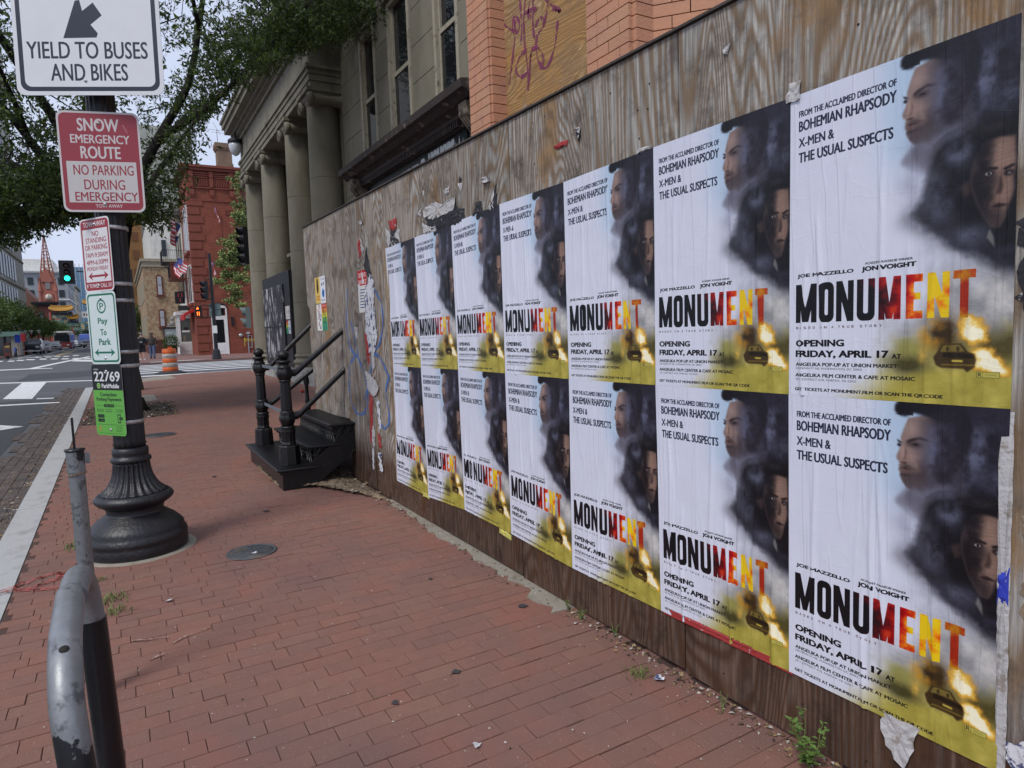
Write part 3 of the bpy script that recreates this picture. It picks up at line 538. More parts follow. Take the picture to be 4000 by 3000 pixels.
# tree pit, covers, concrete strip, soil
m_mulch = M('mulch', (.085, .06, .042), .95, .9, 40, .5, 25, dirt=(.035, .05, .02), dscale=6, dth=(.55, .7))
def mound(name, P, h, m, parent=None, n=26, seed=1, amp=.012, z0=0):
    xs_ = [p[0] for p in P]; ys_ = [p[1] for p in P]; x0, x1, y0, y1 = min(xs_), max(xs_), min(ys_), max(ys_); r = random.Random(seed)
    g = MB(); idx = {}; vs = []
    cx, cy = sum(xs_) / len(P), sum(ys_) / len(P)
    for i in range(n + 1):
        for j in range(n + 1):
            x = x0 + (x1 - x0) * i / n; y = y0 + (y1 - y0) * j / n
            if inpoly(x, y, P): idx[(i, j)] = len(vs); q = 1 - min(1, max(abs(x - cx) / (x1 - x0) * 2, abs(y - cy) / (y1 - y0) * 2)) ** 3; vs.append((x, y, z0 + h * q + r.uniform(0, amp)))
    fs = [(idx[(i, j)], idx[(i + 1, j)], idx[(i + 1, j + 1)], idx[(i, j + 1)]) for i in range(n) for j in range(n) if all(k in idx for k in ((i, j), (i + 1, j), (i + 1, j + 1), (i, j + 1)))]
    g.add(vs, fs, 0, True); return g.build(name, m, parent)
tp = mound('tree_pit_soil', pit, .012, m_mulch, None, 40, 3, .02, -.012); tag(tp, kind='stuff')
def chips(name, n, area, cols, smin, smax, seed, z=.012, thin=.25):
    r = random.Random(seed); g = MB(); t = []
    for _ in range(n):
        for _k in range(30):
            x, y = area(r)
            if x is not None: break
        a = r.uniform(0, 6.3); l = r.uniform(smin, smax); w2 = l * r.uniform(.25, .8); T = Matrix.Translation((x, y, z + r.uniform(0, .008))) @ Matrix.Rotation(a, 4, 'Z') @ Matrix.Rotation(r.uniform(-.4, .4), 4, 'X')
        g.add([(-l / 2, 0, 0), (0, -w2 / 2, l * thin * .3), (l / 2, 0, 0), (0, w2 / 2, l * thin)], [(0, 1, 2), (0, 2, 3), (0, 3, 1), (1, 3, 2)], r.randrange(len(cols)), T=T)
    return tag(g.build(name, cols), kind='stuff')
m_ch1 = M('dry_leaf', (.26, .18, .09), .9, var=.3); m_ch2 = M('wood_chip', (.12, .075, .045), .95, var=.3); m_ch3 = M('grit', (.45, .41, .36), .9, var=.2); m_ch4 = M('dark_chip', (.04, .033, .028), .95)
chips('pit_mulch_chips', 900, lambda r: (lambda x, y: (x, y) if inpoly(x, y, pit) else (None, None))(r.uniform(12.9, 16.5), r.uniform(-.86, .66)), [m_ch1, m_ch2, m_ch2, m_ch3, m_ch4], .02, .07, 5)
m_soil = M('sandy_soil', (.27, .205, .135), .95, .8, 60, .25, 12, dirt=(.12, .085, .055), dscale=9, dth=(.48, .66))
sp = [(5.05, -1.84), (5.5, -1.66), (6.0, -1.42), (6.25, -1.14), (6.5, -1.12), (7.4, -1.14), (7.7, -1.5), (7.7, -1.86)]
so_ = mound('sandy_soil', sp, .035, m_soil, None, 34, 8, .014, -.004); tag(so_, kind='stuff')
chips('soil_chips', 700, lambda r: (lambda x, y: (x, y) if inpoly(x, y, sp) else (None, None))(r.uniform(5.2, 7.6), r.uniform(-1.84, -1.12)), [m_ch1, m_ch3, m_ch2, m_ch2, m_soil], .012, .045, 6, .03)
def wallside(r):
    x = r.uniform(.4, 5.6); return x, -1.83 + abs(r.gauss(0, .045))
chips('wall_foot_debris', 1100, wallside, [m_ch1, m_ch2, m_ch3, m_ch4, m_ch2], .006, .028, 9, .002)
chips('pavement_crumbs', 1500, lambda r: (lambda x, y: (x, y) if is_walk(x, y) else (None, None))(1 + r.random() ** 1.6 * 13, r.uniform(-1.8, .6)), [m_ch3, m_ch3, m_ch4, m_ch1], .004, .013, 10, .003)
chips('gutter_leaves', 500, lambda r: (lambda x: (x, kl(x) + .24 + abs(r.gauss(0, .12))))(r.uniform(2, 16)), [m_ch1, m_ch1, m_ch2, m_ch3], .012, .04, 11, -.078)
st = MB(); r = random.Random(4); X = 5.2; top = []
while X > 2.62: top.append((X, -1.765 - .035 * (X > 4.4) + r.uniform(-.025, .03) + (.0 if X > 2.9 else .03))); X -= r.uniform(.04, .09)
P = [(5.2, -1.9)] + [(2.62, -1.9)][::-1]; P = top + [(2.62, -1.9), (5.25, -1.9)]
tag(MB().prism(P[::-1], -.02, .011).build('concrete_strip', m_conc), kind='structure')
m_iron = M('black_iron', (.014, .014, .017), .42, .35, 60, .4, 12, spec=.5, dirt=(.05, .046, .045), dscale=14, dth=(.6, .72))
m_cov = M('cast_cover', (.085, .092, .10), .6, .6, 80, .3, 20, metal=.3, dirt=(.17, .13, .10), dscale=12, dth=(.5, .62))
def cover(x, y, r_, lab):
    c = thing('manhole_cover', lab, 'manhole cover', (x, y, .004))
    MB().lathe([(0, r_), (.006, r_), (.008, r_ - .008), (.008, r_ - .014), (.004, r_ - .018)], n=40).build('rim', m_cov, c)
    g = MB().lathe([(0, r_ - .02), (.006, r_ - .021)], n=40)
    for k in range(-4, 5):
        h = math.sqrt(max(0, (r_ - .03) ** 2 - (k * .033) ** 2)); g.box(k * .033 - .004, k * .033 + .004, -h, h, .006, .009)
    g.build('lid', m_cov, c)
cover(4.52, -.63, .155, 'round grey iron cover set in the bricks to the right of the lamp post base')
cover(10.87, -.36, .24, 'round iron cover in the pavement beside the lamp post shaft, before the tree pit')
vc = MB().prism([(16.73, -.30), (16.95, -.62), (18.7, -.60), (18.5, .35), (16.75, .35)][::-1], .0, .012).build('utility_vault_lid', m_conc); tag(vc, 'pale concrete vault lid lying in the pavement just beyond the tree pit', 'utility lid')
m_redp = M('red_spray', (.55, .06, .05), .8, var=.2)
rp_ = MB()
for L_ in ([(4.62, .83), (4.64, .70), (4.70, .62), (4.78, .52), (4.82, .44), (4.78, .41), (4.70, .42), (4.64, .50), (4.62, .60)], [(4.52, .40), (4.56, .52), (4.63, .64), (4.60, .80)]):
    for (a, b), (c_, d) in zip(L_, L_[1:]):
        v = Vector((c_ - a, d - b)).normalized() * .022; n = Vector((-v.y, v.x)); rp_.add([(a - v.x + n.x, b - v.y + n.y, .012), (a - v.x - n.x, b - v.y - n.y, .012), (c_ + v.x - n.x, d + v.y - n.y, .012), (c_ + v.x + n.x, d + v.y + n.y, .012)], [(0, 1, 2, 3)])
addlayer(m_redp, (.23, .10, .078), lambda N, L: rng(N, L, noise(N, L, 60, 5), .42, .52))

# ---------------------------------------------------------------- plywood hoarding
WY = -1.832
def plywood(name, grey, brown, dark, warm=.5, vertical=True):
    m = bpy.data.materials.new(name); m.use_nodes = True; N, L = nodes(m); b = N['Principled BSDF']; b.inputs['Roughness'].default_value = .8; b.inputs['Specular IOR Level'].default_value = .25
    oi = N.new('ShaderNodeObjectInfo'); g = N.new('ShaderNodeNewGeometry'); va = N.new('ShaderNodeVectorMath'); va.operation = 'ADD'; cb = N.new('ShaderNodeCombineXYZ'); L.new(mth(N, L, 'MULTIPLY', oi.outputs['Random'], 9.0), cb.inputs[2 if vertical else 0])
    L.new(g.outputs['Position'], va.inputs[0]); L.new(cb.outputs[0], va.inputs[1]); v = va.outputs[0]
    s1 = (1.5, 1, .22) if vertical else (.3, 1, 1.5)
    f = noise(N, L, 1.4, 2, v, s1, .4, .6); rings = mth(N, L, 'FRACT', mth(N, L, 'MULTIPLY', f, 52)); tri = mth(N, L, 'ABSOLUTE', mth(N, L, 'SUBTRACT', rings, .5)); tri2 = rng(N, L, tri, .12, .42)
    fine = rng(N, L, noise(N, L, 32, 6, v, (2.4, 1, .085) if vertical else (.13, 1, 2.6), .7), .38, .60)
    blot = noise(N, L, 1.6, 7, v, (1.3, 1, .55) if vertical else (.5, 1, 1.3), .68); grime = noise(N, L, 5, 8, v, (1, 1, 1), .72)
    def mixc(a, b2, fac):
        k = N.new('ShaderNodeMix'); k.data_type = 'RGBA'
        for i, q in ((6, a), (7, b2)):
            if isinstance(q, tuple): k.inputs[i].default_value = (*q, 1)
            else: L.new(q, k.inputs[i])
        L.new(fac, k.inputs[0]); return k.outputs[2]
    c = mixc(tuple(x * .48 for x in grey), tuple(x * 1.08 for x in grey), fine)
    c = mixc(c, tuple(x * .62 for x in brown), mth(N, L, 'MULTIPLY', tri2, .8))
    c2 = mixc(brown, tuple(x * .6 for x in brown), mth(N, L, 'MULTIPLY', tri2, .8))
    c = mixc(c, c2, rng(N, L, blot, .64 - warm * .22, .70 - warm * .22)); c = mixc(c, dark, mth(N, L, 'MULTIPLY', rng(N, L, grime, .50, .66), .8))
    c = mixc(c, (.34, .32, .29), mth(N, L, 'MULTIPLY', rng(N, L, noise(N, L, 3.3, 6, v, (1, 1, .8), .7), .63, .67), .55))
    sp_ = N.new('ShaderNodeSeparateXYZ'); L.new(g.outputs['Position'], sp_.inputs[0]); low = rng(N, L, mth(N, L, 'ADD', sp_.outputs[2], mth(N, L, 'MULTIPLY', grime, .25)), .40, .62, True)
    k = N.new('ShaderNodeMix'); k.data_type = 'RGBA'; k.blend_type = 'MULTIPLY'; L.new(c, k.inputs[6]); k.inputs[7].default_value = (.30, .185, .14, 1); L.new(mth(N, L, 'MULTIPLY', low, .95) if vertical else mth(N, L, 'MULTIPLY', low, 0), k.inputs[0]); c = k.outputs[2]
    k = N.new('ShaderNodeMix'); k.data_type = 'RGBA'; k.blend_type = 'MULTIPLY'; L.new(c, k.inputs[6]); rr_ = N.new('ShaderNodeMapRange'); rr_.inputs[3].default_value = .84; rr_.inputs[4].default_value = 1.14; L.new(oi.outputs['Random'], rr_.inputs[0]); L.new(rr_.outputs[0], k.inputs[7]); k.inputs[0].default_value = 1; c = k.outputs[2]
    L.new(c, b.inputs['Base Color'])
    hh = mth(N, L, 'ADD', mth(N, L, 'MULTIPLY', fine, .8), mth(N, L, 'MULTIPLY', tri, .8)); bp = N.new('ShaderNodeBump'); bp.inputs['Strength'].default_value = .7; bp.inputs['Distance'].default_value = .004; L.new(hh, bp.inputs['Height']); L.new(bp.outputs[0], b.inputs['Normal'])
    return m
m_ply = plywood('weathered_plywood', (.40, .375, .34), (.30, .19, .10), (.085, .068, .058), .32)
m_ply2 = plywood('boarded_window_plywood', (.50, .33, .17), (.42, .235, .09), (.28, .17, .09), .7, False)
m_lum = M('old_lumber', (.13, .105, .09), .9, .6, 40, .3, 9, stretch=(1, 3, 3))
hd = thing('hoarding', 'tall weathered grey and brown plywood hoarding along the right side of the brick pavement', 'hoarding')
ztop = lambda x: 2.447 + .0185 * (x - 1.6)
edges = [-.62, .60, 1.866, 3.105, 4.322, 5.54, 6.243, 7.655]
for a, b in zip(edges, edges[1:]):
    zb = .012 if b < 6.3 else .575
    dy = rnd.uniform(-.002, .002)
    Pz = [(a + .005, zb + (rnd.uniform(0, .02))), (b - .0035, zb + rnd.uniform(-.005, .015)), (b - .0035, ztop(b)), (a + .0035, ztop(a))]
    if b > 7.6: Pz = [(a + .0035, .575), (b - .12, .53), (b - .12, .83), (b - .10, .85), (b - .02, 1.44), (b - .10, 1.46), (b - .09, 1.66), (b, 1.72), (b, ztop(b)), (a + .0035, ztop(a))]
    MB().prism(Pz, WY - .018 + dy, WY + dy, axis='y').build('plywood_sheet', m_ply, hd)
MB().add([(-.62, WY - .05, ztop(-.62) + .004), (7.67, WY - .05, ztop(7.67) + .004), (7.67, WY + .012, ztop(7.67) + .004), (-.62, WY + .012, ztop(-.62) + .004), (-.62, WY - .05, ztop(-.62) + .013), (7.67, WY - .05, ztop(7.67) + .013), (7.67, WY + .012, ztop(7.67) + .013), (-.62, WY + .012, ztop(-.62) + .013)], [(3, 2, 1, 0), (4, 5, 6, 7), (0, 1, 5, 4), (1, 2, 6, 5), (2, 3, 7, 6), (3, 0, 4, 7)]).build('top_rail', M('dark_rail', (.06, .052, .048), .9, .6, 50, .4, 9), hd)
for x in (.6, 1.87, 3.1, 4.32, 5.54, 7.62): MB().box(x - .02, x + .02, WY - .11, WY - .022, 0 if x < 6 else .6, ztop(x) - .01).build('stud', m_lum, hd)
MB().box(6.23, 7.5, WY - .05, WY - .021, .60, .69).build('stud', m_lum, hd)
# paint scribble
def ribbon(mb, P, w_, to, sub=6):
    """flat stroke through P (x, z) on the plane y = to, as a band"""
    Q = []; n = len(P)
    for i in range(n - 1):
        p0 = P[max(i - 1, 0)]; p1 = P[i]; p2 = P[i + 1]; p3 = P[min(i + 2, n - 1)]
        for k in range(sub):
            t = k / sub; Q.append(tuple(.5 * (2 * p1[j] + (p2[j] - p0[j]) * t + (2 * p0[j] - 5 * p1[j] + 4 * p2[j] - p3[j]) * t * t + (3 * p1[j] - p0[j] - 3 * p2[j] + p3[j]) * t ** 3) for j in (0, 1)))
    Q.append(P[-1]); vs = []
    for i, q in enumerate(Q):
        a = Q[max(i - 1, 0)]; b = Q[min(i + 1, len(Q) - 1)]; d = Vector((b[0] - a[0], b[1] - a[1])).normalized(); nx, nz = -d.y, d.x; h = w_ / 2 * (.8 + .35 * math.sin(i * .7))
        vs += [(q[0] + nx * h, to, q[1] + nz * h), (q[0] - nx * h, to, q[1] - nz * h)]
    mb.add(vs, [(2 * i, 2 * i + 1, 2 * i + 3, 2 * i + 2) for i in range(len(Q) - 1)])
def paintm(name, col, under, lo=.52, hi=.60):
    m = M(name, col, .7, var=.15)
    N, L = nodes(m); b = N['Principled BSDF']; tr = N.new('ShaderNodeBsdfTransparent'); mxs = N.new('ShaderNodeMixShader'); L.new(rng(N, L, noise(N, L, 55, 6, st=(1, 1, .4)), lo, hi), mxs.inputs[0])
    L.new(tr.outputs[0], mxs.inputs[2]); L.new(b.outputs[0], mxs.inputs[1]); L.new(mxs.outputs[0], N['Material Output'].inputs[0]); return m
m_blue = paintm('blue_paint', (.07, .16, .42), 0); m_purp = paintm('purple_paint', (.20, .035, .09), 0)
for k, P in enumerate(([(6.10, 1.80), (6.143, 1.669), (6.191, 1.469), (6.135, 1.286), (5.958, 1.182), (5.903, 1.204), (6.0, 1.40), (6.05, 1.5)], [(5.958, 1.182), (6.153, 1.091), (6.214, .87), (6.134, .711), (5.969, .645), (5.757, .702), (5.667, .854), (5.738, 1.003), (5.848, 1.133), (5.94, 1.2)], [(5.581, 1.77), (5.447, 1.778), (5.283, 1.694), (5.19, 1.584), (5.205, 1.423), (5.294, 1.301), (5.44, 1.222), (5.312, 1.187), (5.186, 1.096), (5.10, 1.0)], [(5.4, .62), (5.25, .60), (5.15, .70), (5.2, .9), (5.1, 1.05)], [(5.44, 1.222), (5.6, 1.0), (5.75, .8)])):
    g = MB(); ribbon(g, P, .032, WY + .0015 + k * .0004); g.build('graffiti_stroke', m_blue, hd)
# torn paper remains
m_pap = M('torn_paper', (.47, .46, .46), .8, .5, 60, .08, 20, dirt=(.30, .27, .24), dscale=25, dth=(.55, .62)); m_papk = M('black_print', (.022, .022, .026), .6, .4, 60, .3, 20, dirt=(.4, .4, .4), dscale=45, dth=(.62, .66))
m_papr = M('red_print', (.34, .035, .035), .7, .3, 60, .2, 20, dirt=(.6, .55, .55), dscale=30, dth=(.62, .66)); m_papb = M('blue_print', (.60, .60, .63), .7, .3, 60, .1, 20, dirt=(.06, .07, .16), dscale=21, dth=(.55, .58)); m_papy = M('yellow_print', (.52, .48, .12), .7)
m_tan = M('paper_backing', (.27, .20, .13), .9, .5, 60, .2, 12, dirt=(.45, .42, .38), dscale=22, dth=(.6, .66))
def scrap(P, mat, k=1, seed=0, jag=.010, curl=.0, name='torn_paper'):
    r = random.Random(seed); Q = []
    for (a, b), (c_, d) in zip(P, P[1:] + P[:1]):
        L_ = math.hypot(c_ - a, d - b); n = max(1, int(L_ / .018))
        for i in range(n): t = i / n; Q.append((a + (c_ - a) * t + r.uniform(-jag, jag), b + (d - b) * t + r.uniform(-jag, jag)))
    cx = sum(q[0] for q in Q) / len(Q); cz = sum(q[1] for q in Q) / len(Q); y = WY + .0012 + .0006 * k; n = len(Q)
    vs = [(x, y + curl * r.random(), z) for x, z in Q] + [(cx + (x - cx) * .55, y + .003 + r.uniform(0, .004), cz + (z - cz) * .55) for x, z in Q] + [(cx, y + .003, cz)]
    fs = [(i, (i + 1) % n, n + (i + 1) % n, n + i) for i in range(n)] + [(n + i, n + (i + 1) % n, 2 * n) for i in range(n)]
    MB().add(vs, fs).build(name, mat, hd)
scrap([(4.256, 2.197), (4.164, 2.224), (4.045, 2.222), (3.924, 2.183), (3.837, 2.203), (3.756, 2.203), (3.767, 2.142), (3.798, 2.127), (3.993, 2.118), (4.135, 2.122), (4.253, 2.164)], m_pap, 5, 1, .006, .012)
scrap([(4.233, 2.158), (4.145, 2.15), (3.798, 2.125), (3.76, 2.15), (3.719, 2.11), (3.653, 2.124), (3.62, 2.05), (3.84, 2.04), (4.09, 2.04), (4.266, 2.045), (4.219, 2.1)], m_papk, 2, 2, .014)
scrap([(3.56, 2.05), (3.482, 2.131), (3.428, 2.113), (3.40, 2.05)], m_papk, 2, 3); scrap([(3.34, 2.085), (3.28, 2.105), (3.252, 2.180), (3.24, 2.05), (3.312, 2.05)], m_papk, 2, 4); scrap([(3.36, 2.05), (3.31, 2.10), (3.28, 2.16), (3.27, 2.06)], m_pap, 1, 5)
scrap([(4.28, 2.05), (4.30, 2.12), (4.2, 2.09), (4.05, 2.07), (4.0, 2.04)], m_pap, 3, 6); scrap([(4.38, 2.19), (4.3, 2.23), (4.32, 2.17)], m_pap, 1, 7, .006)
scrap([(4.958, 2.231), (4.775, 2.233), (4.794, 2.153), (4.906, 2.156)], m_papr, 3, 8); scrap([(4.906, 2.156), (4.795, 2.147), (4.754, 2.082), (4.743, 2.039), (4.968, 2.042)], m_papk, 3, 9); scrap([(5.02, 2.2), (4.98, 2.04), (4.72, 2.03), (4.73, 2.15), (4.86, 2.1)], m_pap, 1, 10, .016)
scrap([(2.687, 2.241), (2.63, 2.249), (2.566, 2.244), (2.571, 2.225), (2.662, 2.226)], m_papr, 2, 11, .004); scrap([(2.514, 2.27), (2.469, 2.279), (2.457, 2.289), (2.472, 2.221), (2.489, 2.247)], m_pap, 2, 12, .004, .02); scrap([(2.51, 2.262), (2.47, 2.26), (2.474, 2.205), (2.495, 2.23)], m_papk, 1, 13, .004)
scrap([(1.405, 2.06), (1.39, 2.117), (1.351, 2.115), (1.35, 2.06)], m_pap, 2, 14, .003, .01); scrap([(2.02, 2.075), (2.0, 2.084), (2.09, 2.09), (2.1, 2.07)], m_pap, 3, 15, .002)
scrap([(3.42, 2.235), (3.35, 2.245), (3.30, 2.22), (3.33, 2.20), (3.40, 2.22)], m_pap, 2, 16, .004, .02); scrap([(3.72, 2.275), (3.66, 2.27), (3.68, 2.22), (3.70, 2.24)], m_pap, 2, 17, .006); scrap([(3.70, 2.31), (3.67, 2.30), (3.68, 2.25)], m_papk, 3, 18, .006); scrap([(3.93, 2.27), (3.84, 2.285), (3.85, 2.245), (3.91, 2.24)], m_pap, 2, 19, .004)
scrap([(4.255, 2.33), (4.235, 2.33), (4.24, 2.29)], m_pap, 1, 20, .003); scrap([(1.66, 2.31), (1.62, 2.32), (1.63, 2.29)], m_pap, 1, 21, .005, .01); scrap([(1.08, 2.33), (1.04, 2.35), (1.0, 2.33), (1.03, 2.31)], m_pap, 1, 22, .005, .02)
scrap([(5.622, 1.687), (5.50, 1.80), (5.431, 1.876), (5.355, 1.83), (5.38, 1.6), (5.333, 1.385), (5.40, 1.225), (5.55, 1.232), (5.62, 1.35)], m_papb, 2, 23, .02, .006); scrap([(5.60, 1.95), (5.50, 2.1), (5.47, 2.0), (5.42, 1.88), (5.5, 1.85)], m_papk, 2, 24, .014); scrap([(5.74, 2.16), (5.66, 2.20), (5.64, 2.06), (5.70, 2.03)], m_papr, 2, 25, .012); scrap([(5.64, 2.20), (5.60, 2.06), (5.56, 2.10)], m_pap, 3, 26, .012, .01)
scrap([(5.64, 2.33), (5.56, 2.34), (5.53, 2.31), (5.60, 2.30)], m_pap, 2, 27, .004, .02); scrap([(5.66, 1.40), (5.60, 1.42), (5.56, 1.20), (5.60, 1.10), (5.66, 1.2)], m_papr, 1, 28, .014); scrap([(5.52, 1.4), (5.42, 1.42), (5.45, 1.1), (5.50, 1.05)], m_pap, 3, 29, .014)
scrap([(5.696, 1.061), (5.486, 1.015), (5.351, .935), (5.42, .86), (5.52, .84), (5.66, .90)], m_pap, 3, 30, .01, .01); scrap([(5.64, .86), (5.54, .85), (5.57, .6), (5.60, .41), (5.67, .42), (5.65, .65)], m_papr, 2, 31, .012); scrap([(5.60, .60), (5.52, .55), (5.55, .42), (5.62, .40)], m_pap, 3, 32, .012); scrap([(5.45, .80), (5.38, .82), (5.36, .60), (5.42, .56)], m_papb, 1, 33, .014); scrap([(5.46, .52), (5.40, .54), (5.38, .42), (5.43, .40)], m_papr, 2, 34, .01)
scrap([(5.46, .36), (5.38, .37), (5.37, .22), (5.44, .22)], m_papb, 2, 35, .01, .01); scrap([(5.62, .38), (5.59, .38), (5.60, .20), (5.64, .18)], m_papb, 1, 36, .008); scrap([(5.954, 1.441), (5.86, 1.44), (5.87, 1.34), (5.93, 1.34)], m_pap, 2, 37, .004)
scrap([(4.511, .225), (4.384, .215), (4.384, .185), (4.511, .18)], m_papy, 1, 38, .003); scrap([(3.36, .232), (3.22, .225), (3.22, .19), (3.36, .20)], m_papy, 1, 39, .003)
scrap([(1.081, .26), (.972, .255), (.985, .17), (1.005, .12), (1.03, .13), (1.065, .164)], m_pap, 1, 40, .006, .01)
scrap([(2.0, .25), (1.38, .26), (1.375, .228), (1.985, .217)], m_papr, 1, 41, .0012); scrap([(5.09, 2.05), (4.99, 2.06), (4.99, .2), (5.06, .2), (5.055, 1.1)], m_tan, 0, 42, .012)
for k, (a, b, c_, d, m_) in enumerate(((.755, .70, 2.20, 1.98, m_papb), (.745, .62, 1.86, 1.66, m_tan), (.765, .55, 1.62, 1.40, m_papk), (.735, .60, 1.30, 1.02, m_papb), (.735, .66, .92, .66, m_tan), (.725, .68, .5, .42, m_pap), (.76, .70, .33, .18, m_papb), (.79, .765, .76, .68, M('blue_strip', (.03, .05, .42), .6)))):
    scrap([(a, c_), (b, c_ + .02), (b, d), (a, d)], m_, 1 + (k == 7) * 4, 50 + k, .012 if k < 7 else .001)
m_hole = M('bolt_dark', (.02, .018, .016), .9)
g = MB()
for _ in range(90): x, z = rnd.uniform(.5, 7.5), rnd.uniform(2.12, 2.42) if rnd.random() < .6 else rnd.uniform(.05, .2); g.lathe([(0, .004), (.0015, .003)], n=6, T=Matrix.Translation((x, WY, z)) @ Matrix.Rotation(R(-90), 4, 'X'))
tag(g.build('nail_heads', m_hole, hd), kind='stuff')
rp_.build('spray_mark', paintm('red_spray_paint', (.45, .09, .075), 0, .40, .56), pv)
# posters
PT = [(.776, 2.08), (1.387, 2.075), (2.001, 2.074), (2.611, 2.063), (3.219, 2.066), (3.837, 2.051), (4.438, 2.045), (5.038, 2.038)]
PM = [(.774, 1.168), (1.392, 1.159), (2.009, 1.152), (2.609, 1.145), (3.221, 1.145), (3.823, 1.142), (4.429, 1.131), (4.991, 1.125)]
PB = [(.781, .243), (1.389, .236), (1.997, .224), (2.623, .213), (3.216, .233), (3.811, .238), (4.399, .2), (5.033, .202)]
m_post = printmat('film_poster_print', film_poster(), .38, .3, 1.0, .9)
m_back = M('paper_white', (.75, .75, .76), .6)
def poster(k, row):
    (xr, zr), (xl, zl) = (PT, PM)[row][k], (PT, PM)[row][k + 1]; (xr2, zr2), (xl2, zl2) = (PM, PB)[row][k], (PM, PB)[row][k + 1]
    e = .0015; nu, nv = 120, 36; r = random.Random(k * 2 + row + 100); ridges = []
    for _ in range(r.randint(6, 9)):
        ridges.append((r.uniform(.05, .95), r.uniform(-.05, .05), r.uniform(.007, .014), r.uniform(.004, .0095), r.uniform(.0, .6), r.uniform(.35, .8), r.uniform(0, 6)))
    vs = []; uvs = []
    for j in range(nv + 1):
        v = j / nv
        for i in range(nu + 1):
            u = i / nu; top = (xl + (xr - xl) * u, zl + (zr - zl) * u); bot = (xl2 + (xr2 - xl2) * u, zl2 + (zr2 - zl2) * u)
            x = top[0] * (1 - v) + bot[0] * v; z = top[1] * (1 - v) + bot[1] * v; h = .0022 + .0012 * row + .0007 * math.sin(u * 9 + k) * math.sin(v * 7 + k * 2)
            for c0, sl_, wd, am, v0, ln, ph in ridges:
                if v0 < v < v0 + ln:
                    q = c0 + sl_ * v + .012 * math.sin(v * 8 + ph); h += am * math.exp(-((u - q) / wd) ** 2) * math.sin((v - v0) / ln * math.pi) ** .5
            vs.append((x, WY + h + .0003 * k, z)); uvs.append((u, 1 - v))
    fs = [(j * (nu + 1) + i, (j + 1) * (nu + 1) + i, (j + 1) * (nu + 1) + i + 1, j * (nu + 1) + i + 1) for j in range(nv) for i in range(nu)]
    cx, cz = (xl + xr2) / 2, (zl + zr2) / 2; o = MB().add([(x - cx, y - WY, z - cz) for x, y, z in vs], fs, 0, True).build('film_poster', m_post, loc=(cx, WY, cz))
    uv = o.data.uv_layers.new(name='UVMap')
    for l in o.data.loops: uv.data[l.index].uv = uvs[l.vertex_index]
    return o
ordn = ['nearest, at the far right', 'second from the right', 'third from the right', 'fourth from the right', 'fifth from the right', 'sixth from the right', 'farthest, leftmost']
for row in (0, 1):
    for k in range(7):
        o = poster(k, row); tag(o, 'smoky film poster in the %s row of the hoarding, %s' % (('upper', 'lower')[row], ordn[k]), 'poster', 'film posters pasted on the plywood hoarding')
# white paper edge of the layer beneath
scrap([(.80, 1.16), (.766, 1.16), (.762, .24), (.785, .235)], m_pap, 1, 60, .001)
# small flyers
def flyer(kind):
    c = Canvas(180, 240, (226, 224, 216))
    if kind == 0: c.poly([(0, 0), (1, 0), (1, 1), (0, 1)], (222, 190, 104)); c.ell(.5, .38, .2, .24, (70, 52, 30), 3); c.ell(.42, .15, .09, .12, (96, 76, 40), 2); c.ell(.62, .16, .08, .13, (96, 76, 40), 2); c.text('LA TIERRA', .15, .70, .85, .78, (170, 60, 26), .02); c.text('ES NUESTRA', .15, .81, .85, .89, (190, 70, 26), .02)
    if kind == 1: c.poly([(0, 0), (1, 0), (1, 1), (0, 1)], (226, 228, 234)); c.text('Te Amo', .12, .05, .88, .14, (60, 56, 70)); c.poly([(.3, .62), (.5, .46), (.8, .55), (.72, .78), (.4, .76)], (40, 100, 170), 4); c.ell(.35, .30, .09, .06, (40, 50, 80), 2); c.ell(.68, .28, .08, .06, (40, 50, 80), 2); c.text('Migrante', .12, .84, .88, .94, (40, 40, 60))
    if kind == 2:
        r = random.Random(5)
        for _ in range(46): c.ell(.5 + r.gauss(0, .2), .5 + r.gauss(0, .25), r.uniform(.02, .09), r.uniform(.02, .05), (40, 50, 110) if r.random() < .6 else (150, 70, 90), 1, .7)
    if kind == 3:
        for i, q in enumerate(((196, 70, 60), (214, 130, 60), (206, 196, 70), (120, 180, 90), (60, 150, 110), (60, 140, 110))): c.poly([(0, i / 6), (1, i / 6), (1, (i + 1) / 6), (0, (i + 1) / 6)], q)
        c.ell(.4, .3, .07, .17, (40, 90, 50), 2); c.ell(.66, .42, .05, .15, (40, 90, 50), 2)
        for k in range(5): c.poly([(.2, .52 + k * .045), (.85, .52 + k * .045), (.85, .54 + k * .045), (.2, .54 + k * .045)], (30, 70, 70))
        c.text('ARTE', .15, .05, .85, .10, (240, 230, 200))
    if kind == 4:
        c.poly([(0, 0), (1, 0), (1, .36), (0, .36)], (190, 34, 34)); c.text('DEFUND', .1, .06, .9, .17, (235, 230, 228), .02); c.text('BANKS', .1, .22, .9, .33, (235, 230, 228), .02)
        for k in range(7): c.poly([(.15, .45 + k * .07), (.8 - .1 * (k % 3), .45 + k * .07), (.8 - .1 * (k % 3), .47 + k * .07), (.15, .47 + k * .07)], (40, 60, 130))
        c.poly([(0, .3), (.3, .36), (.2, .5), (0, .45)], (220, 220, 222)); c.poly([(.5, 0), (.62, .2), (.7, .3), (.5, .34), (.45, .1)], (224, 222, 222), 1)
    return c
fl_lab = ['small ochre flyer with a brown animal, upper left of four on the hoarding', 'small white flyer with blue shape and handwriting, upper right of four on the hoarding', 'small white flyer with dark blue figures, lower left of four on the hoarding', 'small rainbow striped flyer, lower right of four on the hoarding', 'torn red and white flyer above the blue scribble on the hoarding']
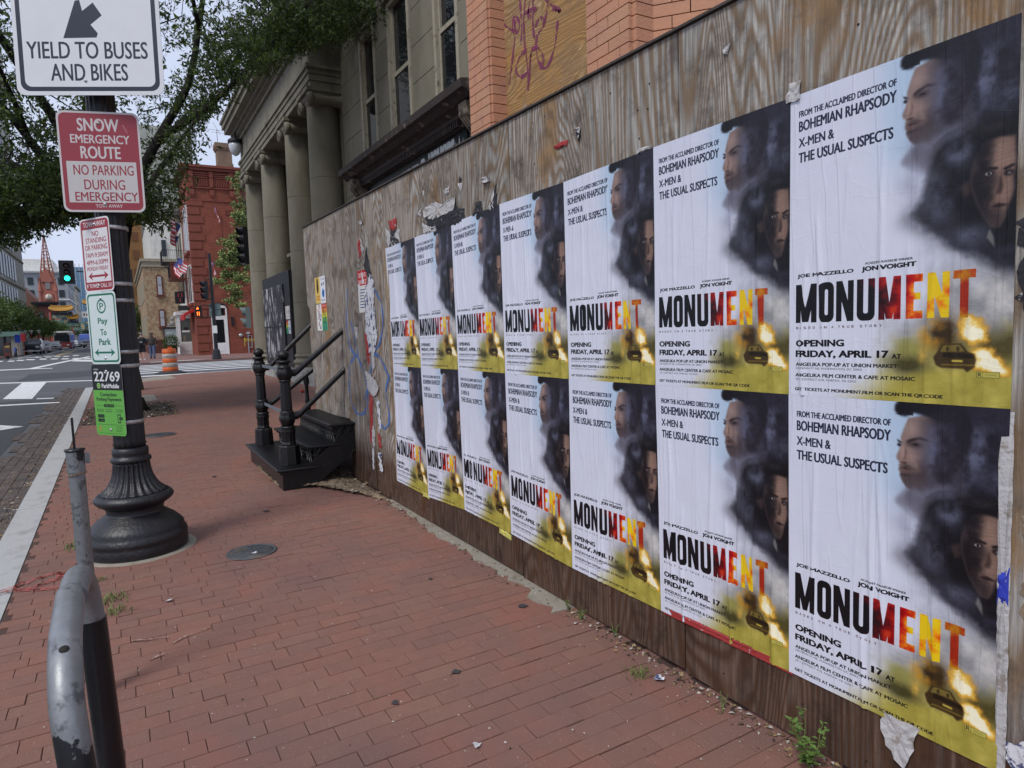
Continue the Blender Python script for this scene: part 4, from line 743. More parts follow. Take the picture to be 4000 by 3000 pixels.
for k, (cx, cz, w2, h2) in enumerate(((7.165, 1.845, .205, .27), (6.962, 1.842, .20, .275), (7.155, 1.56, .205, .275), (6.955, 1.56, .20, .275), (5.66, 1.745, .25, .36))):
    o = plate('flyer', w2, h2, 0, .0012, [printmat('flyer_print_%d' % k, flyer(k), .7, .2), m_back], None, (cx, WY + .0016, cz), math.pi + .0)
    tag(o, fl_lab[k], 'flyer', 'small flyers pasted on the hoarding')
# ---------------------------------------------------------------- lamp post with its signs
LX, LY = 5.05, 0.0
lp = thing('lamp_post', 'black cast iron street lamp post with flared fluted base and steel sign bands', 'lamp post', (LX, LY, 0))
prof = [(0, .295), (.02, .302), (.075, .302), (.085, .297), (.095, .304), (.115, .304), (.135, .294), (.15, .284), (.165, .286), (.19, .268), (.225, .232), (.262, .178), (.268, .172), (.282, .168), (.295, .172), (.302, .170), (.315, .185), (.335, .216), (.352, .232), (.365, .236), (.378, .231), (.388, .222), (.398, .212)]
prof2 = [(.398, .205), (.41, .192), (.43, .168), (.455, .148), (.48, .134), (.51, .122), (.545, .114), (.585, .110), (.60, .108)]
MB().lathe(prof, n=72).build('base', m_iron, lp)
MB().lathe(prof2, n=192, flute=(.40, .59, 24, .011)).build('fluted_flare', m_iron, lp)
MB().lathe([(.60, .108), (.606, .117), (.618, .121), (.632, .117), (.637, .106), (.648, .104), (.655, .107), (.69, .107), (.695, .102), (.70, .095)], n=64).build('collar', m_iron, lp)
MB().lathe([(.70, .094), (.74, .093), (1.5, .0895), (2.4, .085), (3.6, .079), (4.4, .075)], n=128, flute=(.72, 4.3, 16, .0065)).build('shaft', m_iron, lp)
bt = MB()
for k in range(16): a = k * math.pi / 8; bt.ball((.094 * math.cos(a), .094 * math.sin(a), .722), .006, 5)
bt.build('collar_bead_ring', m_iron, lp)
m_steel = M('band_steel', (.55, .55, .55), .35, .2, 80, .3, 60, metal=.6, spec=.5, stretch=(4, 4, .5), dirt=(.13, .12, .11), dscale=40, dth=(.55, .65))
for z in (2.115, 1.76, 1.655, 1.325, 1.235, .87):
    b_ = MB().lathe([(z - .012, .0935), (z - .012, .0962), (z + .012, .0962), (z + .012, .0935)], n=48).build('steel_band', m_steel, lp)
MB().lathe([(0, .36), (.012, .355), (.02, .34), (.022, .30), (.022, .05)], n=48).build('concrete_ring', m_conc, lp, loc=(.02, 0, -.008))
# lantern out of frame above: plain globe on the post top
MB().lathe([(4.4, .08), (4.45, .13), (4.5, .13), (4.52, .1), (4.6, .17), (4.75, .2), (4.9, .18), (5.05, .1), (5.1, .02)], n=24).build('lantern', M('lamp_glass', (.7, .7, .66), .3), lp)
m_alu = M('sign_back', (.4, .4, .41), .45, metal=.7, var=.05)
NAVY = (38, 44, 62); RED = (158, 62, 72); RED2 = (150, 26, 38); GRN = (24, 108, 84)
def sg_yield():
    c = Canvas(760, 900, (226, 227, 230)); c.rrect(.028, .024, .972, .976, .06, NAVY); c.rrect(.058, .05, .942, .95, .045, (226, 227, 230))
    c.text('RIGHT TURN', .13, .285, .87, .40, NAVY, .012)
    c.poly([(.335, .665), (.43, .445), (.46, .44), (.475, .505), (.55, .455), (.605, .53), (.525, .585), (.57, .635), (.56, .66)], NAVY)
    c.text('YIELD TO BUSES', .085, .685, .90, .785, NAVY, .012); c.text('AND BIKES', .235, .815, .755, .915, NAVY, .012); return c
def sg_snow():
    W_ = (214, 208, 206); c = Canvas(560, 750, W_); c.rrect(.025, .02, .975, .98, .075, RED); c.poly([(.075, .50), (.925, .50), (.925, .905), (.075, .905)], (208, 203, 200)); c.poly([(.075, .495), (.925, .495), (.925, .5), (.075, .5)], W_)
    c.text('SNOW', .245, .07, .745, .195, W_, .02); c.text('EMERGENCY', .15, .23, .865, .315, W_, .018); c.text('ROUTE', .26, .345, .74, .465, W_, .02)
    c.text('NO PARKING', .155, .53, .885, .63, RED, .01); c.text('DURING', .27, .675, .765, .775, RED, .01); c.text('EMERGENCY', .15, .80, .915, .89, RED, .012); c.text('TOW AWAY', .385, .922, .715, .955, W_, .015)
    c.poly([(.80, .12), (.85, .20), (.845, .205), (.793, .125)], (214, 180, 180), 1, .8); c.poly([(.31, .40), (.318, .47), (.30, .47)], (214, 180, 180), 1, .7); return c
def arrow(c, y, x0, x1, h, col):
    t = h * .24; hw = (x1 - x0) * .22; c.poly([(x0, y), (x0 + hw, y - h / 2), (x0 + hw * .75, y - t / 2), (x1 - hw * .75, y - t / 2), (x1 - hw, y - h / 2), (x1, y), (x1 - hw, y + h / 2), (x1 - hw * .75, y + t / 2), (x0 + hw * .75, y + t / 2), (x0 + hw, y + h / 2)], col)
def sg_tow():
    W_ = (224, 221, 222); c = Canvas(400, 600, W_); c.rrect(.03, .02, .97, .98, .09, RED2); c.poly([(.075, .145), (.925, .145), (.925, .865), (.075, .865)], W_)
    c.text('TOW AWAY', .12, .045, .88, .115, W_, .015); c.text('NO', .40, .175, .62, .245, RED2, .02); c.text('STANDING', .17, .265, .86, .335, RED2, .015); c.text('OR PARKING', .13, .36, .88, .43, RED2, .015)
    c.text('7AM-9:30AM', .13, .465, .87, .53, RED2, .015); c.text('4PM-6:30PM', .14, .565, .86, .63, RED2, .015); c.text('MONDAY-FRIDAY', .14, .655, .86, .71, RED2, .015); arrow(c, .785, .16, .84, .12, RED2); c.text('IF TOWED CALL 311', .07, .89, .93, .945, W_, .02); return c
def sg_pay():
    W_ = (214, 226, 224); c = Canvas(400, 600, W_); c.rrect(.035, .025, .965, .975, .09, GRN); c.rrect(.075, .052, .925, .948, .07, W_)
    c.ell(.5, .20, .155, .098, GRN, ring=.035); c.text('P', .44, .155, .57, .245, GRN, .02)
    c.text('Pay', .34, .36, .67, .465, GRN, .03); c.text('To', .40, .515, .60, .60, GRN, .035); c.text('Park', .32, .645, .72, .735, GRN, .035); arrow(c, .84, .14, .84, .115, GRN); return c
def sg_mobile():
    G = (104, 178, 76); K = (24, 26, 30); c = Canvas(400, 600, G); c.poly([(0, 0), (1, 0), (1, .36), (0, .36)], K)
    c.text('ZONE #', .07, .058, .23, .078, (225, 225, 225), .03); c.text('22769', .07, .10, .93, .235, (228, 228, 228), .03); c.text('ParkMobile', .31, .27, .88, .33, (232, 232, 232), .04); c.ell(.2, .298, .06, .04, (150, 205, 110)); c.ell(.2, .298, .03, .02, K, ring=.012)
    c.text('Contactless', .22, .395, .78, .445, K, .03); c.text('Parking Payments', .09, .465, .92, .525, K, .03)
    c.poly([(.06, .575), (.94, .575), (.94, .579), (.06, .579)], K); c.poly([(.33, .557), (.66, .557), (.66, .60), (.33, .60)], K); c.text('Ways to Pay', .37, .566, .62, .592, G, .02)
    for a, t1, t2 in ((.08, 'Download', 'ParkMobile'), (.37, 'Scan to Pay at', 'ParkMobile.io'), (.72, 'Text "Park"', 'to 77223')): c.text(t1, a, .625, a + .22, .643, K, .02); c.text(t2, a, .65, a + .22, .668, K, .02)
    for y in (.705, .765): c.poly([(.09, y), (.31, y), (.31, y + .048), (.09, y + .048)], K); c.text('App Store' if y < .75 else 'Google Play', .155, y + .014, .295, y + .036, G)
    c.poly([(.75, .695), (.86, .695), (.86, .82), (.75, .82)], K); c.poly([(.77, .71), (.84, .71), (.84, .805), (.77, .805)], G); c.poly([(.80, .735), (.92, .735), (.92, .775), (.83, .775), (.82, .79), (.815, .775), (.80, .775)], K); c.text('Park', .82, .745, .9, .766, G)
    for y in (.845, .97): c.poly([(.07, y), (.93, y), (.93, y + .004), (.07, y + .004)], K)
    c.text('d.', .09, .865, .21, .94, (206, 98, 40), .0); 
    for k in range(4): c.text(('Government', 'rates apply', 'Contact', 'parkmobile.io')[k], .68, .865 + k * .022, .88, .88 + k * .022, K)
    return c
def sign(name, lab, cv, w_, h_, r_, loc, rz, bolts, tilt=0, scale=1, rough=.4):
    t = thing(name, lab, 'sign', loc, rz, 'signs strapped to the lamp post'); t.rotation_euler = (tilt, 0, rz)
    plate('sign_panel', w_, h_, r_, .003, [printmat(name + '_print', cv, rough, .4, scale), m_alu], t)
    for bx, bz in bolts:
        T = Matrix.Translation((bx, 0, bz)) @ Matrix.Rotation(R(90), 4, 'X'); MB().lathe([(0, .010), (.002, .010), (.0021, .006), (.006, .005), (.007, .002)], n=12, T=T).build('bolt', m_steel, t)
    MB().box(-.02, .02, .0035, .045, -.03, .03).build('bracket', m_steel, t); return t
sign('yield_sign', 'large white sign reading yield to buses and bikes, topmost on the lamp post', sg_yield(), .845, 1.0, .05, (4.885, .035, 3.385), -2.0, [(-.03, -.415)], -.03, .9)
sign('snow_route_sign', 'faded red and white snow emergency route sign below the yield sign', sg_snow(), .455, .608, .04, (4.93, .022, 2.504), -1.84, [(.0, .235), (0, -.255)], 0, .9)
sign('tow_away_sign', 'narrow red and white tow away no standing sign on the lamp post', sg_tow(), .305, .457, .03, (4.985, .092, 1.941), -2.578, [(0, .19), (0, -.19)], 0, .92)
sign('pay_to_park_sign', 'narrow white and green pay to park sign with double arrow', sg_pay(), .305, .457, .03, (4.985, .092, 1.482), -2.578, [(0, .19), (0, -.19)], 0, .9)
sign('parking_app_sign', 'black and bright green parking payment sign numbered 22769, lowest on the lamp post', sg_mobile(), .305, .457, .025, (4.98, .096, 1.022), -2.566, [(0, .185), (0, -.19)], 0, .9)
# ---------------------------------------------------------------- bike hoop and meter pole in the foreground
m_galv = M('galvanised_steel', (.24, .25, .26), .45, .1, 90, .25, 26, metal=.55, spec=.5, det=9, dirt=(.11, .115, .12), dscale=26, dth=(.53, .63))
addlayer(m_galv, (.03, .03, .03), lambda N, L: rng(N, L, noise(N, L, 9, 7, st=(1, 1, .35)), .64, .66))
m_blk = M('black_vinyl', (.007, .007, .009), .3, .25, 30, .4, 12, spec=.5, dirt=(.25, .25, .26), dscale=48, dth=(.72, .74))
# sleeve that changes to black where the vinyl is torn
m_slv = M('torn_vinyl_pipe', (.25, .26, .27), .45, .08, 90, .25, 26, metal=.55, det=9, dirt=(.12, .125, .13), dscale=24, dth=(.56, .64))
N, L = nodes(m_slv); g_ = N.new('ShaderNodeNewGeometry'); sp_ = N.new('ShaderNodeSeparateXYZ'); L.new(g_.outputs['Position'], sp_.inputs[0])
nn_ = noise(N, L, 22, 6); hgt = mth(N, L, 'ADD', sp_.outputs[2], mth(N, L, 'MULTIPLY', nn_, .16)); side = mth(N, L, 'MULTIPLY', sp_.outputs[1], .7)
msk = rng(N, L, mth(N, L, 'SUBTRACT', hgt, side), .812, .816, True)
b_ = N['Principled BSDF']; src = b_.inputs['Base Color'].links[0].from_socket; k_ = N.new('ShaderNodeMix'); k_.data_type = 'RGBA'; L.new(msk, k_.inputs[0]); L.new(src, k_.inputs[6]); k_.inputs[7].default_value = (.012, .012, .014, 1); L.new(k_.outputs[2], b_.inputs['Base Color'])
mm_ = mth(N, L, 'MULTIPLY', mth(N, L, 'SUBTRACT', 1, msk), .55); L.new(mm_, b_.inputs['Metallic'])
hp = thing('bike_hoop', 'scuffed grey steel bike hoop with peeling black coating, nearest the camera', 'bike rack')
def arc(c, a, b, n=8):
    """quarter bend through corner c from point a to point b"""
    a, b, c = Vector(a), Vector(b), Vector(c); return [(a * (1 - t) ** 2 + c * 2 * t * (1 - t) + b * t * t) for t in [i / n for i in range(n + 1)]]
NB = Vector((1.175, .088, 0)); FB = Vector((1.69, .075, 0)); Z = .925; up = Vector((0, 0, 1))
top = [(1.178, .092, .42), (1.18, .096, .60), (1.182, .100, .72), (1.192, .105, .79), (1.212, .110, .845), (1.248, .111, .889), (1.315, .113, .914), (1.41, .114, .922), (1.50, .115, .926)]
def smooth(P, n=4):
    P = [Vector(p) for p in P]; Q = []
    for i in range(len(P) - 1):
        p0, p1, p2, p3 = P[max(i - 1, 0)], P[i], P[i + 1], P[min(i + 2, len(P) - 1)]
        for k in range(n): t = k / n; Q.append(.5 * (2 * p1 + (p2 - p0) * t + (2 * p0 - 5 * p1 + 4 * p2 - p3) * t * t + (3 * p1 - p0 - 3 * p2 + p3) * t ** 3))
    return Q + [P[-1]]
MB().tube([p + Vector((.0, .004, 0)) for p in smooth(top)], .0245, 26).build('near_leg', m_slv, hp)
MB().tube(smooth([(1.495, .115, .9258), (1.57, .114, .926), (1.64, .111, .915), (1.68, .105, .87), (1.692, .10, .80)]), .0255, 26).build('top_bend', m_galv, hp)
MB().tube([NB, NB + up * .20, Vector((1.178, .096, .425))], .0242, 22).build('lower_leg', m_blk, hp)
MB().tube([FB, Vector((1.692, .0995, .803))], .0275, 22).build('far_leg', m_blk, hp)
MB().lathe([(0, .075), (.008, .075), (.01, .04)], n=24).build('foot_plate', m_blk, hp, loc=tuple(NB)); MB().lathe([(0, .075), (.008, .075), (.01, .04)], n=24).build('foot_plate', m_blk, hp, loc=tuple(FB))
hl = Matrix.Translation((1.265 - .0095, .115, .895 + .0225)) @ Matrix.Rotation(R(-24), 4, 'Y'); MB().lathe([(0, .0075), (.004, .0072)], n=16, T=hl).build('bolt_hole', m_hole, hp)
mp_ = thing('parking_meter_pole', 'bare galvanised parking meter pole with a thin black rod on top', 'meter pole', (3.05, .185, 0))
MB().tube([(0, 0, 0), (.0, .0, .915)], .028, 20).build('pole', m_galv, mp_)
MB().tube([(0, 0, .905), (0, 0, .985)], .031, 20).build('collar', m_galv, mp_)
MB().lathe([(.985, .032), (.988, .035), (.994, .035), (.998, .012)], n=20).build('cap', m_blk, mp_)
MB().box(-.004, .006, -.004, .004, .995, 1.115).build('rod', m_blk, mp_)
MB().box(-.01, .01, -.047, -.032, .935, .975).build('clamp', m_galv, mp_)
MB().tube([(.034 * math.cos(a), .034 * math.sin(a), .90 + .004 * math.sin(2 * a)) for a in [i * math.pi / 8 for i in range(17)]], .002, 5).build('tie_wire', M('rusty_wire', (.22, .14, .08), .8), mp_)
# ---------------------------------------------------------------- cast iron stoop
m_cast = M('stoop_iron', (.007, .0068, .008), .36, .4, 70, .4, 14, spec=.45, dirt=(.045, .038, .032), dscale=9, dth=(.58, .72))
sp0 = thing('iron_stoop', 'black cast iron entrance steps with pierced risers running in behind the hoarding', 'steps', (6.0, -1.12, 0))
def step(x0, x1, y0, y1, z, rise, ridg=True, solid=False):
    t_ = MB(); t_.box(x0, x1, y1, y0, z - .022, z - .004); t_.tube([(x0, y0, z - .013), (x1, y0, z - .013)], .0125, 10); t_.tube([(x0, y0, z - .013), (x0, y1, z - .013)], .0125, 10); t_.box(x0 + .01, x1 - .01, y0 - .035, y0 - .012, z - .05, z - .022)
    if ridg:
        k = 0
        while y0 - .03 - k * .011 > y1 + .01: yy = y0 - .03 - k * .011; t_.box(x0 + .03, x1 - .03, yy - .003, yy + .003, z - .004, z - .0005); k += 1
    t_.build('tread', m_cast, sp0)
    g = MB(); zb = z - rise; pw = .075
    if solid: g.box(x0 + .02, x1 - .02, y0 - .045, y0 - .035, 0.005, z - .022); g.box(x0 + .022, x0 + .032, y1, y0 - .045, .005, z - .022)
    else:
        for (ax, fixed, a, b) in (('x', y0 - .035, x0 + .02, x1 - .02), ('y', x0 + .025, y1 - .02, y0 - .035)):
            n = max(1, int((b - a) / pw)); wq = (b - a) / n
            for i in range(n):
                c0 = a + (i + .5) * wq; zc = (zb + z - .02) / 2; hh = (z - .02 - zb) / 2
                for (dx, dz, ex, ez) in ((-.5, -1, .5, 1), (.5, -1, -.5, 1), (-.5, 0, .5, 0), (0, -1, 0, 1)):
                    p = [c0 + dx * wq, zc + dz * hh]; q = [c0 + ex * wq, zc + ez * hh]
                    P3 = [((p[0], fixed, p[1]) if ax == 'x' else (fixed, p[0], p[1])), ((q[0], fixed, q[1]) if ax == 'x' else (fixed, q[0], q[1]))]
                    g.tube(P3, .0055, 5, smooth=False)
                ring = [((c0 + .022 * math.cos(th), fixed, zc + .022 * math.sin(th)) if ax == 'x' else (fixed, c0 + .022 * math.cos(th), zc + .022 * math.sin(th))) for th in [j * math.pi / 5 for j in range(11)]]
                g.tube(ring, .0045, 5, cap=False, smooth=False)
            if ax == 'x': g.box(a, b, fixed - .006, fixed + .006, zb - .006, zb + .008)
            else: g.box(fixed - .006, fixed + .006, a, b, zb - .006, zb + .008)
    if not solid: g.box(x0 + .03, x1 - .03, y0 - .065, y0 - .055, zb, z - .03); g.box(x0 + .045, x0 + .055, y1 + .01, y0 - .065, zb, z - .03)  # black backing plates added to stand in for the darkness behind the openings
    g.build('riser', m_cast, sp0)
step(0.10, 1.86, 0.0, -.34, .20, .18, True, True)
step(0.12, 1.62, -.27, -.55, .38, .17)
step(0.10, 1.50, -.48, -1.3, .56, .17)
g = MB(); g.add([(.115, -.10, .02), (.115, -.24, .19), (.115, -.60, .46), (.115, -.72, .46), (.115, -.72, .30), (.115, -.30, .0), (.13, -.10, .02), (.13, -.24, .19), (.13, -.60, .46), (.13, -.72, .46), (.13, -.72, .30), (.13, -.30, .0)], [(0, 1, 2, 3, 4, 5), (6, 7, 8, 9, 10, 11)[::-1]] + [(i, (i + 1) % 6, 6 + (i + 1) % 6, 6 + i)[::-1] for i in range(6)]); g.build('stringer', m_cast, sp0)
NP = [(0, .062), (.17, .062), (.175, .055), (.19, .05), (.20, .048)]
def newel(x, y, lab, z0=.198):
    t = thing('newel_post', lab, 'newel post', (x, y, z0), 0, 'newel posts of the iron stoop'); t.scale = (1.28, 1.28, 1)
    T8 = Matrix.Rotation(R(22.5), 4, 'Z')
    MB().lathe([(0, .078), (.17, .072), (.178, .068), (.18, .05)], n=8, smooth=False, T=T8).build('plinth', m_cast, t)
    MB().lathe([(.18, .05), (.19, .052), (.20, .046), (.22, .05), (.27, .047), (.30, .053), (.315, .052), (.33, .047), (.345, .056), (.355, .05), (.36, .042)], n=48, flute=(.2, .31, 10, .008)).build('acanthus_cup', m_cast, t)
    MB().lathe([(.36, .04), (.375, .046), (.40, .055), (.425, .06), (.45, .055), (.47, .047), (.485, .05), (.495, .046), (.50, .037)], n=48, flute=(.38, .46, 6, .010)).build('lower_boss', m_cast, t)
    MB().lathe([(.50, .040), (.51, .041), (.76, .036), (.765, .042), (.775, .044), (.785, .04)], n=8, smooth=False, T=T8).build('shaft', m_cast, t)
    MB().lathe([(.785, .04), (.80, .05), (.825, .058), (.85, .06), (.875, .054), (.895, .045), (.90, .05), (.905, .041), (.935, .036), (.94, .05), (.952, .054), (.962, .048), (.966, .03), (.975, .026)], n=48, flute=(.80, .88, 6, .009)).build('upper_boss', m_cast, t)
    MB().ball((0, 0, 1.012), .044, 12).lathe([(1.05, .016), (1.058, .012), (1.064, .002)], n=12).build('ball_finial', m_cast, t)
    return t
n1 = newel(6.36, -1.275, 'black iron newel post on the right of the stoop, nearest the camera')
n2 = newel(7.70, -1.285, 'black iron newel post on the left of the stoop, beyond the nearer one')
hr = thing('handrail', 'pair of sloping black pipe rails from the near newel post into the hoarding', 'handrail', (6.36, -1.275, 0), 0, 'handrails of the iron stoop')
for z0, z1 in ((1.02, 1.41), (.62, 1.04)): MB().tube([(0, -.04, z0 + .02), (0, -.10, z0 + .02), (-.015, -.60, z1 + .04)], .026, 14).build('rail', m_cast, hr); MB().tube([(0, -.025, z0 + .018), (0, -.10, z0 + .022)], .034, 10).build('socket', m_cast, hr)
hr2 = thing('handrail', 'pair of sloping black pipe rails from the far newel post into the hoarding', 'handrail', (7.70, -1.285, 0), 0, 'handrails of the iron stoop')
for z0, z1 in ((1.02, 1.50), (.62, 1.0)): MB().tube([(0, -.04, z0 + .02), (0, -.10, z0 + .02), (-.08, -.62, z1 + .04)], .026, 14).build('rail', m_cast, hr2); MB().tube([(0, -.025, z0 + .018), (0, -.10, z0 + .022)], .034, 10).build('socket', m_cast, hr2)
m_grey = M('grey_strap', (.13, .15, .17), .6, .3)
for z0, a, b in ((1.06, .02, -.015), (.645, .0, -.02)):
    o = MB().add([(6.39, -1.30, z0 - .012), (7.66, -1.30, z0 - .012), (7.66, -1.30, z0 + .02), (6.39, -1.30, z0 + .02), (6.39, -1.304, z0 - .012), (7.66, -1.304, z0 - .012), (7.66, -1.304, z0 + .02), (6.39, -1.304, z0 + .02)], [(0, 1, 2, 3)[::-1], (4, 5, 6, 7), (3, 2, 6, 7)[::-1], (0, 4, 5, 1)[::-1]]).build('tie_bar', m_grey); tag(o, ('grey flat bar tying the two newel posts together near their tops' if z0 > 1 else 'lower grey flat bar tying the two newel posts together'), 'tie bar', 'bars tying the newel posts')
o = thing('newel_post', 'thin black turned iron baluster by the hoarding edge behind the stoop', 'baluster', (7.80, -1.80, 0)); MB().lathe([(0, .03), (.1, .03), (.12, .018), (.5, .018), (.52, .03), (.55, .035), (.58, .02), (.62, .03), (.66, .022), (.8, .02), (.84, .034), (.9, .03), (.95, .01)], n=16).build('spindle', m_cast, o)
# loose rubbish
m_cup = M('cup_red', (.5, .05, .04), .5); o = MB().lathe([(0, .03), (.10, .042), (.101, .04)], n=18, T=Matrix.Translation((0, 0, .042)) @ Matrix.Rotation(R(90), 4, 'Y') @ Matrix.Rotation(R(20), 4, 'X')).build('paper_cup', m_cup, loc=(15.9, -3.55, 0)); tag(o, 'small red cup lying on the bricks beyond the iron stoop', 'cup')
def litter(x, y, s, mat, lab, seed, cat='litter'):
    r = random.Random(seed); P = [(x + s * math.cos(a) * r.uniform(.4, 1), y + s * math.sin(a) * r.uniform(.4, 1), .006 + r.uniform(0, s * .4)) for a in [i * math.pi / 4 for i in range(8)]]
    o = MB().add([(q[0] - x, q[1] - y, q[2]) for q in P] + [(0, 0, .008)], [(i, (i + 1) % 8, 8) for i in range(8)]).build('litter', mat, loc=(x, y, .004)); tag(o, lab, cat)
litter(1.90, -1.725, .03, m_papb, 'crumpled pale blue wrapper by the foot of the hoarding', 1); litter(5.87, -1.60, .035, m_pap, 'scrap of white paper on the soil edge by the stoop', 2); litter(3.93, -.12, .022, m_pap, 'white shred of paper on the bricks below the round cover', 3); litter(4.47, -.64, .022, m_papb, 'blue and white shred lying on the round cover', 4); litter(1.92, -.93, .018, m_pap, 'tiny pale shred on the bricks low in the middle', 5)
m_spot = M('old_gum', (.045, .042, .044), .8)
g = MB()
for x, y, s in ((2.40, -1.08, .022), (2.32, -.79, .018), (2.79, -1.64, .028), (2.0, -.5, .02), (1.6, -.2, .012), (5.5, -.9, .03), (3.4, -1.4, .015), (7.2, -.7, .03), (2.9, .25, .02), (2.35, .12, .026)):
    g.add([(x + s * (.8 + .3 * math.sin(k * 2.1 + x * 9)) * math.cos(k * .6283), y + s * (.8 + .3 * math.sin(k * 1.7 + y * 9)) * math.sin(k * .6283), .0105) for k in range(10)], [tuple(range(10))])
g.build('gum_spots', m_spot, pv)
m_scr = M('chalky_scrape', (.36, .27, .23), .8, dirt=(.22, .10, .08), dscale=60, dth=(.46, .5))
for L_ in ([(3.50, .06), (3.47, .0), (3.46, -.05), (3.44, -.09)], [(3.36, -.10), (3.40, -.15), (3.42, -.2), (3.44, -.27)], [(3.24, -.0), (3.26, -.04), (3.27, -.08)], [(4.02, -.11), (4.0, -.14)], [(5.9, -.2), (5.75, -.3), (5.8, -.4)]):
    g = MB(); vs = []
    for i, (x, y) in enumerate(L_): h = .004 + .003 * math.sin(i * 2.2); vs += [(x - h, y, .0122), (x + h, y, .0122)]
    g.add(vs, [(2 * i, 2 * i + 1, 2 * i + 3, 2 * i + 2) for i in range(len(L_) - 1)]); g.build('scrape_mark', m_scr, pv)
# weeds
m_leaf = M('weed_leaf', (.10, .17, .035), .6, var=.3, vscale=30); m_leaf2 = M('grass_blade', (.13, .16, .045), .6, var=.35, vscale=30)
def weed(x, y, h, n, lab, seed, blade=False, stems=3):
    r = random.Random(seed); t = thing('weed', lab, 'weed', (x, y, .004)); f = MB(); s_ = MB()
    if blade:
        for _ in range(n):
            a = r.uniform(0, 6.3); q = r.uniform(.4, 1) * h; lx, ly = math.cos(a), math.sin(a); ox, oy = r.gauss(0, h * .35), r.gauss(0, h * .35); w2 = h * .035; sp = r.uniform(.3, 1.1)
            P = [(ox + lx * q * sp * t_ ** 1.5, oy + ly * q * sp * t_ ** 1.5, q * (t_ - .45 * t_ * t_)) for t_ in (0, .4, .75, 1)]
            vs = []
            for i, p in enumerate(P): ww = w2 * (1 - i / 3.2); vs += [(p[0] - ly * ww, p[1] + lx * ww, p[2]), (p[0] + ly * ww, p[1] - lx * ww, p[2])]
            f.add(vs, [(0, 1, 3, 2), (2, 3, 5, 4), (4, 5, 7, 6)])
    else:
        for _ in range(stems):
            a = r.uniform(0, 6.3); ln = r.uniform(.6, 1) * h; dx, dy = math.cos(a) * .35, math.sin(a) * .35
            P = [(dx * ln * k / 4 + r.gauss(0, .004), dy * ln * k / 4 + r.gauss(0, .004), ln * k / 4) for k in range(5)]; s_.tube(P, [.0022, .002, .0017, .0013, .0008], 5)
            for k in range(n // stems):
                q = r.uniform(.15, 1); px, py, pz = dx * ln * q, dy * ln * q, ln * q; b = r.uniform(0, 6.3); ll = h * r.uniform(.10, .22) * (1.2 - .5 * q); w2 = ll * .26; up_ = r.uniform(-.1, .7)
                cx, cy = math.cos(b), math.sin(b); f.add([(px, py, pz), (px + cx * ll * .5 - cy * w2, py + cy * ll * .5 + cx * w2, pz + ll * .5 * up_ + .002), (px + cx * ll, py + cy * ll, pz + ll * up_ * .8), (px + cx * ll * .5 + cy * w2, py + cy * ll * .5 - cx * w2, pz + ll * .5 * up_ + .002)], [(0, 1, 2, 3)])
    if s_.v: s_.build('stem', m_leaf2, t)
    tag(f.build('foliage', m_leaf2 if blade else m_leaf, t), kind='stuff')
weed(1.25, -1.745, .17, 90, 'tallest leafy green weed at the foot of the hoarding, low at the right', 1, stems=6); weed(1.62, -1.77, .06, 14, 'tiny leafy sprout at the hoarding foot beside the tall weed', 2, stems=2)
weed(2.62, -1.80, .075, 26, 'leafy sprout growing at the corner of the gap under the hoarding', 3, stems=4); weed(2.50, -1.79, .075, 34, 'low leafy clump just right of the sprout at the hoarding gap', 4, stems=5); weed(2.28, -1.81, .07, 18, 'single leafy sprout against the bare plywood below the third poster', 5, stems=2)
weed(1.97, -1.68, .06, 60, 'flat tuft of grass on the bricks near the blue wrapper', 6, True); weed(4.13, .15, .09, 60, 'grass tuft beside the concrete ring of the lamp post', 7, True); weed(3.93, .13, .08, 46, 'low green grass clump beside the foreground hoop', 8, True); weed(4.52, .20, .05, 30, 'tiny weed at the front edge of the lamp post ring', 9, True); weed(5.38, .36, .12, 40, 'dry grass tuft behind the lamp post base on the kerb side', 10, True)
# ---------------------------------------------------------------- stone buildings on the right
m_stone = M('limestone', (.205, .187, .142), .88, .3, 45, .1, 2.5, dirt=(.13, .118, .085), dscale=.9, dth=(.48, .72), stretch=(1, 1, .5))
m_stone2 = M('limestone_trim', (.20, .182, .14), .88, .3, 45, .1, 3, dirt=(.10, .09, .066), dscale=2, dth=(.5, .7), stretch=(1, 1, .4))
m_joint = M('stone_joint', (.33, .31, .26), .9)
m_glass = M('window_glass', (.010, .011, .014), .04, spec=.6, var=.02)
m_cream = M('cream_paint', (.34, .31, .235), .65, .2, 40, .08, 8, dirt=(.16, .135, .09), dscale=9, dth=(.56, .66))
m_brown = M('brown_metal_cornice', (.05, .037, .034), .7, .5, 25, .3, 6, dirt=(.24, .20, .16), dscale=5, dth=(.58, .66))
m_dark = M('black_panel', (.014, .014, .018), .6, .2, 30, .2, 9)
bk = thing('bank_building', 'grey limestone bank with four Ionic columns and a deep cornice beyond the hoarding', 'building')
MB().box(16.66, 27.0, -12, -5.1, 0, 8.7).box(16.66, 27, -5.1, -4.42, 7.30, 8.72).build('wall', m_stone, bk)
en = MB(); en.box(16.62, 27.04, -5.1, -4.36, 7.28, 7.42).box(16.60, 27.06, -5.1, -4.33, 7.42, 7.58).box(16.58, 27.08, -5.1, -4.30, 7.58, 7.70).box(16.54, 27.12, -5.1, -4.26, 7.70, 7.79).box(16.60, 27.06, -5.1, -4.36, 7.79, 8.5)
en.box(16.55, 27.1, -5.12, -4.28, 8.5, 8.60); en.build('entablature', m_stone2, bk)
co = MB(); 
for k, (o_, z0, z1) in enumerate(((.12, 8.60, 8.74), (.30, 8.74, 8.84), (.52, 8.84, 9.02), (.60, 9.02, 9.20), (.66, 9.20, 9.30))): co.box(16.6 - o_, 27.06 + o_ * .7, -5.2, -4.36 - 0 + o_ * .9, z0, z1)
